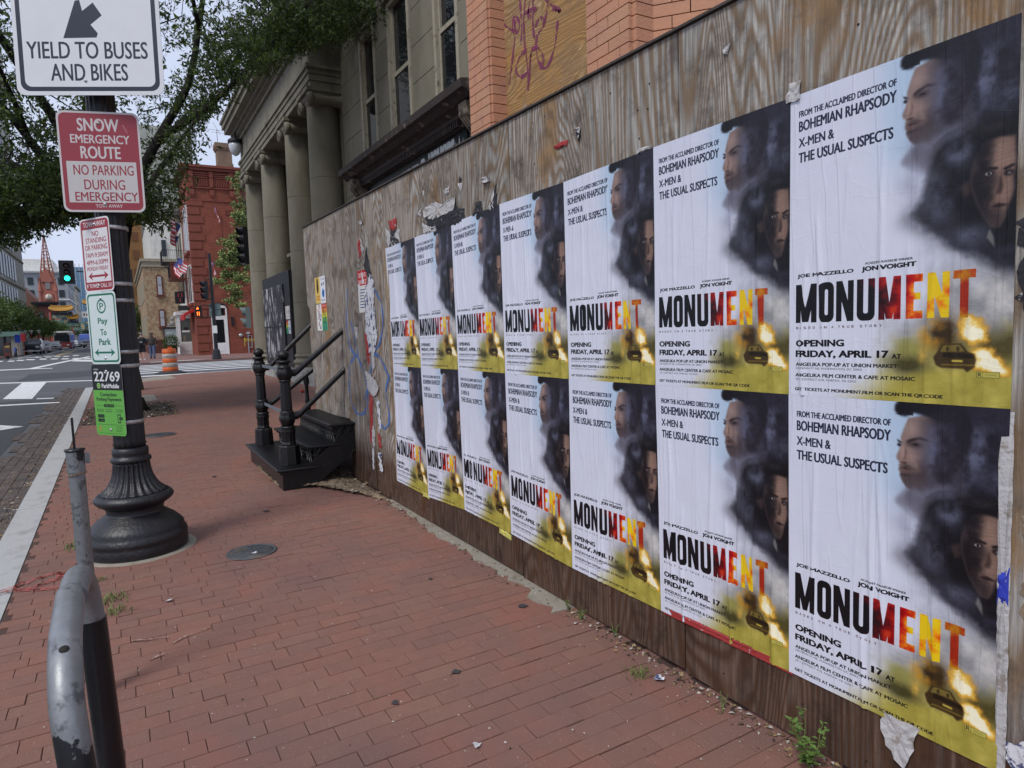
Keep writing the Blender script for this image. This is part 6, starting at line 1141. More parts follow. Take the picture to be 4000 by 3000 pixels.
for (y0, y1, z0, z1) in ((-3.62, -3.1, 5.15, 7.0), (-3.62, -3.1, 2.35, 3.95)):
    w_ = MB().prism([(y0, z0), (y1, z0), (y1, z1 - .12), ((y0 + y1) / 2 + .12, z1), ((y0 + y1) / 2 - .12, z1), (y0, z1 - .12)], 67.9, 68, axis='x').build('window', m_balc, cb); MB().box(67.88, 67.9, y0 + .1, y1 - .1, (z0 + z1) / 2 + .03, z1 - .16).build('upper_pane', M('pale_blind', (.35, .38, .42), .3), w_); MB().box(67.87, 67.9, y0 + .1, y1 - .1, z0 + .08, (z0 + z1) / 2 - .03).build('lower_pane', M('pale_blind2', (.40, .42, .46), .3), w_); MB().box(67.8, 68, y0 - .1, y1 + .1, z0 - .12, z0).build('sill', m_balc, cb)
for k in range(7):
    for z0 in (1.6, 4.8): MB().box(69 + k * 2.4, 70 + k * 2.4, -2.16, -2.08, z0, z0 + 1.8).build('window', m_cream, cb)
sw = thing('shop_window', 'pale shop window under a dark canopy on the flaking brick house', 'shopfront', (67.6, -4.55, 0)); MB().box(0, .3, 0, 1.2, 2.15, 2.3).box(0, .3, 0, .06, .6, 2.15).box(0, .3, 1.14, 1.2, .6, 2.15).build('frame', m_dark, sw); MB().box(.1, .12, .06, 1.14, .7, 2.15).build('pane', M('pale_pane', (.42, .50, .52), .3), sw)  # pane's pale base colour stands in for a reflection in the glass
st_ = thing('stone_lion', 'grey seated stone lion on a ledge above the shop window', 'statue', (67.3, -4.1, 2.35)); b = MB(); b.ball((0, 0, .28), .22, 8, sz=1.2).ball((0, .0, .72), .19, 8); b.ball((0, .28, .15), .13, 7); b.ball((-.12, 0, .66), .09, 6); b.box(-.2, .2, -.35, .5, -.02, .06); b.build('body', M('lion_stone', (.25, .24, .23), .9, .5, 12), st_)
def farblock(name, lab, x0, x1, y0, y1, z1, mat, wm, win=None, side=None, trim=None, z0=0):
    t = thing(name, lab, 'building'); MB().box(x0, x1, y0, y1, z0, z1).build('wall', mat, t)
    fm_ = None
    if win:     # windows on the face towards the camera: (y list, z list, w, h)
        ys, zs, w_, h_ = win
        for y in ys:
            for z in zs:
                if fm_ is None: a = MB().box(-.15, 0, 0, w_, 0, h_).build('window', wm, t); fm_ = a
                else: a = copyobj(fm_, t)
                a.location = (x0, y, z)
    if side:
        xs_, zs, w_, h_, yy = side; f2_ = None
        for x in xs_:
            for z in zs:
                if f2_ is None: a = MB().box(0, w_, -.12, .12, 0, h_).build('window', wm, t); f2_ = a
                else: a = copyobj(f2_, t)
                a.location = (x, yy, z)
    if trim:
        b = MB()
        for (o_, a, c_) in trim[1]: b.box(x0 - o_, x1 + o_, y0 - o_, y1 + o_, a, c_)
        b.build('cornice', trim[0], t)
    return t
m_fw1 = M('far_window', (.035, .045, .055), .3, spec=.3); m_fwp = M('far_window_pale', (.12, .15, .18), .3, spec=.3)
m_tan = M('tan_cladding', (.40, .20, .07), .8, var=.06); m_pg = M('pale_green_panel', (.40, .41, .36), .8, var=.05, dirt=(.34, .35, .31), dscale=.4)
farblock('tan_apartment_block', 'tall orange tan block with balconies behind the flaking brick house', 112, 118, -3.75, -1.9, 21, m_tan, M('tan_bay', (.26, .11, .05), .8), ([-3.3], [5, 7.6, 10.2, 12.8, 15.4], .8, 1.3))
farblock('pale_panel_tower', 'pale grey green panelled tower rising behind the flaking brick house', 119, 150, -12, -3.4, 34, m_pg, m_stone2, ([-11, -9, -7, -5], [18, 23], .1, 4), None, (m_stone2, ((.05, 12, 12.1), (.05, 16, 16.1), (.05, 20, 20.1), (.05, 24, 24.1))))
farblock('cream_rear_house', 'cream painted rear wall rising above the flaking brick house', 76, 95, -9, -3.2, 13.5, m_plas, m_fw1, ([-4.6], [9.5], .4, 1.6))
# ---------------------------------------------------------------- left side of the avenue
m_lime2 = M('pale_modern_stone', (.38, .38, .345), .8, var=.05, dirt=(.31, .31, .28), dscale=.5)
mb_ = farblock('modern_stone_building', 'tall pale stone office block with dark strip windows at the far left', 92, 131, 12.5, 30, 46, m_lime2, m_fwp, None, ([93 + 2.6 * k for k in range(11)], [6 + 4.2 * k for k in range(8)], 1.5, 3.0, 12.5))
for z in [5.3 + 4.2 * k for k in range(9)]: MB().box(92, 131.1, 12.38, 12.5, z, z + .25).build('string_course', m_stone2, mb_)
for k in range(16): MB().box(131, 131.3, 12.5, 13.4, 8 + k * 1.1, 8.3 + k * 1.1).build('louvre', m_fw1, mb_) if k < 14 else None
hb = farblock('grey_hotel', 'grey hotel with white cornice and paired windows behind the church steeple', 231, 262, 12.0, 34, 20.6, M('grey_panel', (.30, .32, .34), .8, var=.05), m_fw1, ([12.9, 15.3, 17.6, 20.0, 22.3], [4.4, 7.5, 10.6, 13.9, 17.4], 1.3, 2.0), ([233 + 4 * k for k in range(7)], [4.4, 7.5, 10.6, 13.9, 17.4], 2, 2, 12.0), (m_wht, ((.4, 20.6, 21.0), (.8, 21.0, 21.3), (.25, 13.0, 13.3))))
MB().box(236, 260, 15.5, 30, 21.3, 25).build('roof_house', m_plas, hb); MB().box(234, 236, 13.4, 14.2, 21.3, 22.8).box(233.6, 236.4, 13, 14.6, 22.8, 23).build('roof_vent', m_wht, hb)
farblock('beige_office', 'narrow beige office building to the right of the grey hotel', 275, 300, 12.2, 22, 19.5, M('beige_stone', (.36, .34, .28), .8), m_fw1, None, ([277 + 4 * k for k in range(6)], [5, 8.5, 12, 15.5], 2, 1.8, 12.2), (m_stone2, ((.5, 19.5, 20.1),)))
farblock('blue_glass_tower', 'slim blue glass tower far down the avenue', 380, 400, 12.6, 20, 36, M('blue_glass', (.10, .20, .30), .15, spec=.8), M('glass_rib', (.35, .40, .45), .4), ([12.8, 14.4, 16, 17.6, 19.2], [6, 14, 22, 30], .25, 7.5))
farblock('glass_block', 'low glassy office block at the end of the avenue', 440, 460, 10.5, 15, 24, M('grey_blue_glass', (.20, .25, .30), .3, spec=.6), m_fwp, ([11, 12.5, 14], [8, 12, 16, 20], .9, 2.6))
m_chur = M('salmon_church_paint', (.36, .13, .095), .8, var=.08, dirt=(.28, .10, .08), dscale=.6); m_chd = M('church_louvre', (.22, .22, .21), .7)
chh = thing('church_steeple', 'salmon red church tower with clock and openwork spire', 'church tower', (200, 14.5, 0))
MB().box(0, 3, -1.6, 1.6, 0, 13.3).box(.2, 2.8, -1.35, 1.35, 13.3, 18.2).build('tower', m_chur, chh)
MB().prism([(-1.25, 15.9), (1.25, 15.9), (.15, 19.2), (-.15, 19.2)], -.05, 3.05, axis='x').build('gable', m_chur, chh); MB().prism([(-.5, 14.2), (-.5, 16.4), (0, 17.3), (.5, 16.4), (.5, 14.2)][::-1], .05, .2, axis='x').build('louvred_window', m_chd, chh)
MB().box(-.12, 0, -1.0, 1.0, 11.4, 13.1).build('clock_frame', m_chur, chh); MB().lathe([(0, .72), (.06, .72)], n=24, T=Matrix.Translation((-.12, 0, 12.25)) @ Matrix.Rotation(R(-90), 4, 'Y')).build('clock_face', M('clock_white', (.6, .55, .45), .7), chh); MB().box(-.22, -.2, -.04, .04, 12.25, 12.85).box(-.22, -.2, -.03, .03, 12.25, 12.7).build('clock_hand', m_dark, chh)
b = MB()
for k in range(8):
    a = k * math.pi / 4 + math.pi / 8; b.tube([(1.5 + 1.5 * math.cos(a), 1.5 * math.sin(a), 17.6), (1.5 + .1 * math.cos(a), .1 * math.sin(a), 27.6)], [.12, .06], 5)
for j in range(12):
    z = 18 + j * .78; q = 1.5 * (1 - (z - 17.6) / 10.7)
    for k in range(8):
        a = k * math.pi / 4 + math.pi / 8; e = a + math.pi / 4; b.tube([(1.5 + q * math.cos(a), q * math.sin(a), z), (1.5 + q * math.cos(e), q * math.sin(e), z)], .06, 4)
        if k % 2 == j % 2: q2 = q - .11; b.tube([(1.5 + q * math.cos(a), q * math.sin(a), z), (1.5 + q2 * math.cos(e), q2 * math.sin(e), z + .78)], .04, 4)
tag(b.build('openwork_spire', m_chur, chh), kind='stuff')
for yy in (-1.6, 1.6):
    MB().tube([(.2, yy, 0), (.2, yy, 13.6)], .38, 8).tube([(.2, yy, 13.6), (.2, yy, 16.6)], [.5, .08], 8).ball((.2, yy, 16.7), .2, 5).build('pinnacle', m_chur, chh)
MB().prism([(1.6, 0), (12, 0), (12, 9.5), (6.5, 16), (1.7, 10.5)], 3.2, 25, axis='x').build('nave', M('brown_shingle', (.17, .09, .07), .9), chh)
rbx = farblock('brick_corner_house', 'dark red brick house with black bracketed cornice below the church tower', 196, 199.9, 13.0, 17.2, 10.1, brickmat('dark_red_brick', (.15, .045, .035), (.12, .035, .03), (.13, .07, .06)), m_fwp, ([13.8, 15.6], [6.2], .8, 2.1), None, (m_dark, ((.15, 9.8, 10.1), (.45, 10.1, 10.5), (.7, 10.5, 10.9))))
MB().box(195.6, 199.9, 12.5, 13.4, 0, 10.1).build('corner_bay', m_chur, rbx)
# ceremonial gate over the avenue
m_tile = M('gold_roof_tile', (.42, .22, .03), .45, .3, 10, .2, 3); m_grn = M('painted_green_beam', (.12, .24, .21), .7, .3, 3, .3, 4, dirt=(.42, .35, .2), dscale=1.4, dth=(.52, .6)); m_gcol = M('gate_red', (.33, .06, .03), .6); m_gdk = M('gate_bracket_dark', (.05, .06, .07), .8, .5, 4, .4, 4)
ga = thing('ceremonial_gate', 'wide Chinese street gate with stepped golden tiled roofs spanning the avenue', 'gate', (190, 2.7, 0))
def groof(yc, hw, z, h, d, nm='roof'):
    b = MB(); n = 14; secs = []
    for i in range(n + 1):
        t = i / n * 2 - 1; y = yc + hw * t; zz = z + .55 * abs(t) ** 3
        secs.append([(-d, y, zz), (-d * .5, y * 1 + 0, zz + h * .45), (0, yc + hw * t * .86, z + h + .2 * abs(t) ** 3), (d * .5, y, zz + h * .45), (d, y, zz), (0, y, zz - .15)])
    vs = [p for s in secs for p in s]
    b.add(vs, [(i * 6 + j, i * 6 + (j + 1) % 6, (i + 1) * 6 + (j + 1) % 6, (i + 1) * 6 + j) for i in range(n) for j in range(6)]); o = b.build(nm, m_tile, ga)
    rr = MB(); k = -hw + .12
    while k < hw: zz = z + .55 * abs(k / hw) ** 3; rr.tube([(-d - .03, yc + k, zz + .03), (-d * .5, yc + k, zz + h * .47), (-.05, yc + k * .86, z + h + .22 * abs(k / hw) ** 3)], .07, 5); k += .32
    tag(rr.build('tile_ribs', m_tile, ga), kind='stuff'); MB().tube([(0, yc + hw * .86 * t, z + h + .12 + .25 * abs(t) ** 3) for t in [i / 6 - 1 for i in range(13)]], .13, 6).build('ridge', m_tile, ga)
    bx = MB()
    for q in range(int(hw * 2 / .55)): y = yc - hw * .85 + q * .55 * .85; bx.box(-d * .6, d * .6, y, y + .3, z - .75, z - .1)
    bx.box(-.4, .4, yc - hw * .85, yc + hw * .85, z - .9, z - .5); tag(bx.build('eave_brackets', m_gdk, ga), kind='stuff')
    MB().box(-.35, .35, yc - hw * .8, yc + hw * .8, z - 1.7, z - .9).build('painted_beam', m_grn, ga)
for s in (1, -1): groof(s * 8.85, 2.4, 8.4, 1.0, 1.6); groof(s * 6.2 - (1.05 if s > 0 else -1.05) * 0 + s * .55, 1.25, 6.5, .8, 1.3)
groof(0, 4.6, 9.6, 1.3, 2.0)
for yy in (11.0, 7.0, -7.0, -11.0): MB().tube([(0, yy, 0), (0, yy, 8.2)], .33, 10).build('pillar', m_gcol, ga)
MB().box(-.3, .3, -8.2, 8.2, 4.9, 5.7).box(-.3, .3, -8.2, 8.2, 3.8, 4.5).box(-.3, .3, 7.3, 11, 5.6, 6.4).build('painted_beam', m_grn, ga)
MB().box(-.45, -.3, 2.4, 4.9, 6.7, 8.2).build('name_panel', m_plas, ga)
for k in range(4): b = MB(); y = 4.45 - k * .58; [b.box(-.49, -.46, y - .16 + .1 * j, y - .12 + .1 * j, 7.2, 7.75) for j in range(3)]; b.box(-.49, -.46, y - .2, y + .16, 7.55, 7.6).box(-.49, -.46, y - .2, y + .16, 7.3, 7.35); b.build('character', m_dark, ga)
MB().tube([(-.8, 4.9, 5.2), (-.8, 4.9, 4.0)], .04, 4).box(-1.1, -.6, 4.5, 5.3, 4.0, 5.6).build('side_lantern', m_grn, ga)
# ---------------------------------------------------------------- trees
def leafmesh(name, pts, size, mats, parent, seed, narrow=.36, droop=.4, per=1, spread=.1, frac=.5):
    rs = np.random.RandomState(seed); pts = np.repeat(np.array(pts), per, 0) + rs.normal(0, 1, (len(pts) * per, 3)) * spread; n = len(pts)
    d = rs.normal(0, 1, (n, 3)); d[:, 2] -= droop; d /= np.linalg.norm(d, axis=1)[:, None]; q = rs.normal(0, 1, (n, 3)); s_ = np.cross(d, q); s_ /= np.linalg.norm(s_, axis=1)[:, None]
    L_ = size * rs.uniform(.6, 1.25, n)[:, None]; a = pts; b = pts + d * L_ * .45 + s_ * L_ * narrow * .5; c = pts + d * L_; e = pts + d * L_ * .45 - s_ * L_ * narrow * .5
    v = np.stack([a, b, c, e], 1).reshape(-1, 3); me = bpy.data.meshes.new(name); me.vertices.add(4 * n); me.vertices.foreach_set('co', v.ravel().astype(np.float32)); me.loops.add(4 * n); me.loops.foreach_set('vertex_index', np.arange(4 * n)); me.polygons.add(n); me.polygons.foreach_set('loop_start', np.arange(n) * 4); me.polygons.foreach_set('loop_total', np.full(n, 4))
    for m in mats: me.materials.append(m)
    me.polygons.foreach_set('material_index', (rs.rand(n) > frac).astype(np.int32)); me.update(calc_edges=True); me.validate()
    o = bpy.data.objects.new(name, me); C.objects.link(o); o.parent = parent; return tag(o, kind='stuff')
def leafmat(name, col, tr=.3):
    m = M(name, col, .5, var=.3, vscale=5, spec=.35); N, L = nodes(m); b = N['Principled BSDF']; t = N.new('ShaderNodeBsdfTranslucent'); t.inputs[0].default_value = (col[0] * 1.5, col[1] * 1.6, col[2], 1); x = N.new('ShaderNodeMixShader'); x.inputs[0].default_value = tr
    L.new(b.outputs[0], x.inputs[1]); L.new(t.outputs[0], x.inputs[2]); L.new(x.outputs[0], N['Material Output'].inputs[0]); return m
m_lf1 = leafmat('elm_leaf', (.042, .066, .020), .35); m_lf2 = leafmat('elm_leaf_light', (.10, .14, .04), .4); m_bark = M('dark_bark', (.022, .018, .016), .95, .8, 25, .3, 8, stretch=(1, 1, .3))
TX, TY = 14.9, -.06
tr = thing('street_tree', 'large dark leafed street tree spreading over the pavement behind the lamp post', 'tree', (TX, TY, 0))
limbs = []
def limb(P, r0, r1, name='limb'):
    P = [Vector(p) for p in P]; Q = []; n = len(P)
    for i in range(n - 1):
        p0, p1, p2, p3 = P[max(i - 1, 0)], P[i], P[i + 1], P[min(i + 2, n - 1)]
        for k in range(4): t = k / 4; Q.append(.5 * (2 * p1 + (p2 - p0) * t + (2 * p0 - 5 * p1 + 4 * p2 - p3) * t * t + (3 * p1 - p0 - 3 * p2 + p3) * t ** 3))
    Q.append(P[-1]); k = len(Q); rr = [r0 + (r1 - r0) * i / (k - 1) for i in range(k)]
    Q = [q - Vector((TX, TY, 0)) for q in Q]; MB().tube(Q, rr, 10).build(name, m_bark, tr); limbs.append((Q, rr)); return Q
limb([(14.9, -.06, 0), (14.92, -.05, .3), (14.88, -.02, 1.6), (14.9, -.05, 2.7)], .24, .17, 'trunk'); MB().lathe([(0, .36), (.08, .30), (.25, .25)], n=14).build('root_flare', m_bark, tr)
LM = [[(14.9, -.05, 2.5), (14.9, -.25, 3.6), (14.9, -.55, 4.5), (14.8, -.95, 5.3), (14.7, -1.5, 6.3), (14.4, -1.75, 7.4), (14.0, -2.0, 8.8)],
 [(14.9, -.05, 2.5), (14.9, .25, 3.3), (14.7, .65, 4.1), (14.4, 1.05, 4.8), (14.0, 1.55, 5.5), (13.3, 2.4, 6.4)],
 [(14.9, -.05, 2.6), (14.8, .22, 3.9), (14.5, .5, 4.8), (14.2, .95, 5.7), (13.8, 1.4, 6.5), (13.2, 1.9, 7.6)],
 [(14.9, -.05, 2.6), (14.7, .0, 4.0), (14.3, .15, 5.6), (13.8, .3, 7.2), (13.2, .4, 9)],
 [(14.9, -.3, 3.8), (15.6, -.8, 4.6), (16.4, -1.4, 5.6), (17.2, -2.2, 6.8)],
 [(14.8, -.9, 5.2), (14.2, -1.9, 5.9), (13.6, -2.9, 6.9), (13.2, -3.9, 8)],
 [(14.7, .65, 4.1), (15.4, 1.3, 4.6), (16.2, 2.2, 5.2)], [(14.4, 1.1, 4.8), (13.4, 1.2, 5.3), (12.4, 1.4, 5.9)], [(14.5, -1.75, 7.2), (13.6, -1.5, 7.8), (12.8, -1.1, 8.6)]]
RAD = [(.13, .035), (.125, .03), (.12, .035), (.12, .04), (.08, .02), (.07, .02), (.06, .02), (.06, .015), (.05, .015)]
for P, (a, b) in zip(LM, RAD): limb(P, a, b)
YS = [-6, -4.4, -3.2, -2.4, -1.9, -1.45, -1.2, -.9, -.3, .1, .5, 1.0, 1.6, 2.4, 4]; ZS = [8.2, 7.7, 7.0, 6.5, 5.9, 5.0, 4.2, 3.5, 3.75, 3.7, 3.75, 3.45, 3.15, 3.3, 4]
rs = np.random.RandomState(12); tw = []; twl = MB(); cand = []
for _ in range(60000):
    p = rs.normal(0, 1, 3); p /= np.linalg.norm(p); q = rs.uniform(.25, 1) ** .5; x, y, z = 14.6 + p[0] * 4.2 * q, -.6 + p[1] * 5.2 * q, 7.3 + p[2] * 4.6 * q
    zl = np.interp(y * 14.8 / x, YS, ZS); ze = EYE + (zl - EYE) * x / 14.8
    if z < ze: continue
    cand.append((x, y, z))
lp_ = np.array([tuple(q + Vector((TX, TY, 0))) for Q, _ in limbs[1:] for q in Q])
sel = []
clump = np.array(cand)[rs.choice(len(cand), 360, replace=False)]
low = []
for t in np.concatenate([np.linspace(-5.2, 3.2, 60), np.linspace(-1.2, 2.6, 30)]):
    for x in (13.2, 14.6, 16.0):
        y = t * x / 14.8; zl = np.interp(t, YS, ZS); low.append((x + rs.normal(0, .4), y + rs.normal(0, .12), EYE + (zl - EYE) * x / 14.8 + rs.uniform(.05, .9)))
clump = np.concatenate([clump, np.array(low)])
sprays = []
for c_ in clump:
    thin = (c_[1] * 14.8 / c_[0] < -.25) and c_[2] < 5.6
    if thin and rs.rand() < .3: continue
    i = np.argmin(((lp_ - c_) ** 2).sum(1)); s = lp_[i]; s = c_ + (s - c_) * min(1, .7 / (np.linalg.norm(s - c_) + .01))
    m1 = (s + c_) / 2 + rs.normal(0, .12, 3) + np.array([0, 0, .12]); twl.tube([Vector(s) - Vector((TX, TY, 0)), Vector(m1) - Vector((TX, TY, 0)), Vector(c_) - Vector((TX, TY, 0))], [.012, .008, .004], 4)
    ns = rs.randint(6, 12) if thin else rs.randint(13, 21)
    for _ in range(ns):
        o_ = c_ + rs.normal(0, 1, 3) * np.array([.27, .27, .16]); dr = rs.normal(0, 1, 3); dr[2] = dr[2] * .4 - .45; dr /= np.linalg.norm(dr); L_ = rs.uniform(.16, .36)
        if o_[2] + dr[2] * L_ < EYE + (np.interp(o_[1] * 14.8 / o_[0], YS, ZS) - EYE) * o_[0] / 14.8 - .12: continue
        twl.tube([Vector(o_ - [TX, TY, 0]), Vector(o_ + dr * L_ - [TX, TY, 0])], [.0035, .0015], 3, cap=False)
        for k in range(rs.randint(9, 15)): t = rs.rand(); sprays.append(o_ + dr * L_ * t - [TX, TY, 0])
tag(twl.build('twigs', m_bark, tr), kind='stuff')
leafmesh('foliage', sprays, .10, [m_lf1, m_lf2], tr, 5, .36, .5, 1, .035, .66)
m_fl = leafmat('far_leaf', (.05, .085, .024)); m_fl2 = leafmat('far_leaf_light', (.10, .15, .04))
proto = None
def fartree(x, y, top, lab, seed, rad=2.8, bot=2.3, g='street trees along the left side of the avenue', n=2600, size=.34):
    t = thing('street_tree', lab, 'tree', (x, y, 0), 0, g); r = np.random.RandomState(seed); c = (top + bot) / 2; h = (top - bot) / 2; P = []
    cl_ = r.normal(0, 1, (26, 3)); cl_ /= np.linalg.norm(cl_, axis=1)[:, None]; cl_ *= r.uniform(.45, .95, (26, 1))
    for k in range(n): q = cl_[k % 26] + r.normal(0, .17, 3); P.append((q[0] * rad, q[1] * rad, c + q[2] * h))
    MB().tube([(0, 0, 0), (.05, 0, bot), (0, .1, c)], [.16, .12, .06], 7).build('trunk', m_bark, t)
    for k in range(4): MB().tube([(0, 0, bot * .8), tuple(np.array([cl_[k][0] * rad * .6, cl_[k][1] * rad * .6, c]))], [.07, .03], 5).build('limb', m_bark, t)
    leafmesh('foliage', P, size, [m_fl, m_fl2], t, seed, .5, .2, 1, .05, .6); return t
labs = ['nearest tree of the left avenue row, cut by the picture edge', 'second tree of the left avenue row, beyond the nearest', 'third tree of the left avenue row, above the dark pickup', 'fourth tree of the left avenue row, left of the bus', 'fifth tree of the left avenue row, above the bus', 'sixth tree of the left avenue row, before the gate', 'seventh tree of the left avenue row, under the gate roof', 'farthest tree of the left avenue row, beyond the gate']
for k, (x, y, tp_) in enumerate(((75, 11.2, 5.9), (85, 11.4, 6.6), (96, 11.5, 6.9), (109, 11.6, 6.5), (123, 11.5, 6.0), (139, 11.4, 5.9), (158, 11.2, 5.6), (215, 11.0, 6.4))): fartree(x, y, tp_, labs[k], 40 + k)
gr_ = 'street trees on the far right pavement'
fartree(88, -1.35, 5.3, 'bright green tree behind the walkers on the right pavement', 60, 1.5, 1.6, gr_, 1600, .3); fartree(100, -1.6, 6.6, 'taller green tree behind the walkers, above the first', 61, 1.6, 2.0, gr_, 1600, .3); fartree(120, .2, 5.6, 'distant green tree by the lamp post edge on the right pavement', 62, 2, 1.8, gr_, 1400, .32); fartree(230, 1.5, 6, 'distant tree in the middle of the avenue end', 63, 5, 1.5, gr_, 2200, .6); fartree(260, 7, 8, 'broad distant tree closing the avenue behind the vans', 64, 6, 1.5, gr_, 2400, .7)
bs = thing('planter_bush', 'dark rounded bush beside the white shopfront bay', 'bush', (58.6, -3.35, 0)); r_ = np.random.RandomState(3); P = r_.normal(0, 1, (2200, 3)); P /= np.linalg.norm(P, axis=1)[:, None]; P *= r_.uniform(.6, 1, (2200, 1)); P = P * [.6, .62, .72] + [0, 0, .95]; leafmesh('foliage', P, .09, [m_lf1, m_lf2], bs, 9, .6, .1, 1, .03, .7); MB().lathe([(0, .3), (.45, .38), (.46, .34)], n=14).build('pot', m_dark, bs)
# ---------------------------------------------------------------- street furniture across the junction
m_org = M('orange_plastic', (.62, .12, .025), .5, .2, 20, .1, 6, dirt=(.35, .08, .03), dscale=9, dth=(.58, .66)); m_refl = M('worn_reflective', (.42, .39, .36), .6, .2, 20, .1, 6, dirt=(.22, .18, .16), dscale=14, dth=(.5, .62)); m_rub = M('rubber', (.035, .033, .035), .8)
ba = thing('traffic_barrel', 'orange and white striped traffic drum standing at the crossing', 'traffic barrel', (31.3, -1.70, -.1))
MB().lathe([(0, .62), (.03, .62), (.10, .34), (.11, .3)], n=36).build('rubber_base', m_rub, ba)
for k, (z0, z1, rr) in enumerate(((.08, .27, .300), (.27, .45, .292), (.45, .63, .284), (.63, .82, .276), (.82, 1.0, .268))): MB().lathe([(z0, rr - .008), (z0 + .008, rr), (z1 - .008, rr - .004), (z1, rr - .012)], n=40).build('band', m_refl if k % 2 else m_org, ba)
MB().lathe([(1.0, .268), (1.02, .26), (1.03, .2), (1.03, .01)], n=36).box(-.03, .03, -.10, .04, 1.03, 1.11).build('lid', m_org, ba)
m_sig = M('signal_black', (.012, .012, .014), .4, spec=.4); m_lens_off = M('dark_lens', (.05, .02, .02), .3, spec=.5); m_green = M('green_lens', (.0, .5, .4), .3, emit=(.02, 1.0, .62, 2.6)); m_sgr = M('signal_grey_green', (.13, .17, .17), .5)
def head(parent, x, y, z, rz, lit=None, back=True, mat=None, n=3, sz=.33):
    T0 = Matrix.Translation((x, y, z)) @ Matrix.Rotation(rz, 4, 'Z'); h = n * sz; mt = mat or m_sig
    b = MB(); b.box(0, .18, -sz / 2, sz / 2, 0, h, T=T0)
    if back: b.box(.05, .06, -sz / 2 - .18, sz / 2 + .18, -.13, h + .13, T=T0)
    o = b.build('housing', mt, parent)
    for k in range(n):
        zc = (k + .5) * sz; T = T0 @ Matrix.Translation((-.004, 0, zc)) @ Matrix.Rotation(R(-90), 4, 'Y')
        MB().lathe([(0, sz * .40), (.02, sz * .36), (.035, sz * .2), (.04, .01)], n=18, T=T).build('lens', m_green if lit == k else m_lens_off, parent)
        v = []; m = 14
        for q in range(m + 1):
            a = R(-50 + 280 * q / m); cy, cz = sz * .44 * math.cos(a), sz * .44 * math.sin(a); v += [(0, cy, zc + cz), (-.12 - .10 * max(0, math.sin(a)), cy, zc + cz)]
        MB().add(v, [(2 * i, 2 * i + 1, 2 * i + 3, 2 * i + 2) for i in range(m)], T=T0).build('visor', mt, parent)
ts = thing('traffic_signal', 'far traffic signal showing green on its arm over the avenue', 'traffic light', (43.9, -.75, 0))
MB().tube([(0, 0, 0), (0, 0, 5.3)], .09, 10).build('pole', m_sig, ts); MB().tube([(0, .0, 5.0), (-.3, 2.55, 5.15)], .035, 6).build('arm', m_sig, ts); head(ts, -.75, 2.98, 4.57, 0, 0)
s2 = thing('traffic_signal', 'black corner signal pole with flared base in front of the white side door', 'traffic light', (43.5, -4.88, 0))
MB().tube([(0, 0, .55), (0, 0, 6.25)], [.11, .085], 12).build('pole', m_sig, s2); MB().lathe([(0, .27), (.05, .27), (.55, .19), (.60, .14), (.62, .1)], n=8, smooth=False).build('base', m_sig, s2)
head(s2, .05, .42, 3.55, R(-75), None, False, n=3, sz=.36); MB().tube([(0, 0, 3.6), (.0, .35, 3.55)], .03, 6).tube([(0, 0, 4.75), (0, .35, 4.7)], .03, 6).build('bracket', m_sig, s2)
pdh = MB().box(-.05, .16, .62, 1.0, 2.55, 3.18).build('pedestrian_head', m_sig, s2); m_orl = M('orange_led', (.8, .15, .02), .4, emit=(1, .16, .02, 2.2)); MB().box(-.06, -.051, .76, .80, 2.62, 2.84).box(-.06, -.051, .86, .90, 2.62, 2.84).build('countdown', m_orl, s2); MB().box(-.06, -.051, .80, .92, 2.98, 3.05).box(-.06, -.051, .82, .84, 3.05, 3.12).box(-.06, -.051, .86, .88, 3.05, 3.12).build('hand_symbol', m_orl, s2); MB().tube([(0, 0, 3.2), (0, .7, 3.22)], .025, 6).tube([(0, 0, 2.5), (0, .7, 2.52)], .025, 6).build('bracket', m_sig, s2)
MB().box(.03, .06, -.42, .22, 2.95, 3.3).box(.03, .06, -.42, .22, 2.55, 2.92).build('sign_back', m_sgr, s2); MB().box(-.13, -.11, -.12, .12, 1.55, 2.0).build('notice', m_wht, s2)
s3 = thing('traffic_signal', 'pair of signal heads reaching out from behind the farthest bank column', 'traffic light', (28.15, -4.98, -.1))
MB().tube([(0, 0, 0), (0, 0, 6.0)], .08, 10).build('pole', m_sig, s3); head(s3, .05, .60, 4.25, R(-80), None, False, n=4, sz=.36); MB().tube([(0, 0, 4.4), (0, .3, 4.4)], .03, 6).build('bracket', m_sig, s3); head(s3, 0, .66, 1.75, R(-100), None, False, m_sgr, 2, .42); MB().tube([(0, 0, 2.75), (0, .3, 2.72), (0, .35, 2.6)], .04, 6).build('bracket', m_sgr, s3)
s4 = thing('signal_pole', 'black pole with flared base half hidden behind the lamp post', 'pole', (20.9, -.19, 0)); MB().lathe([(0, .26), (.05, .26), (.95, .13), (1.0, .1)], n=8, smooth=False).build('base', m_sig, s4); MB().tube([(0, 0, .9), (0, 0, 3.2)], .08, 10).build('pole', m_sig, s4)
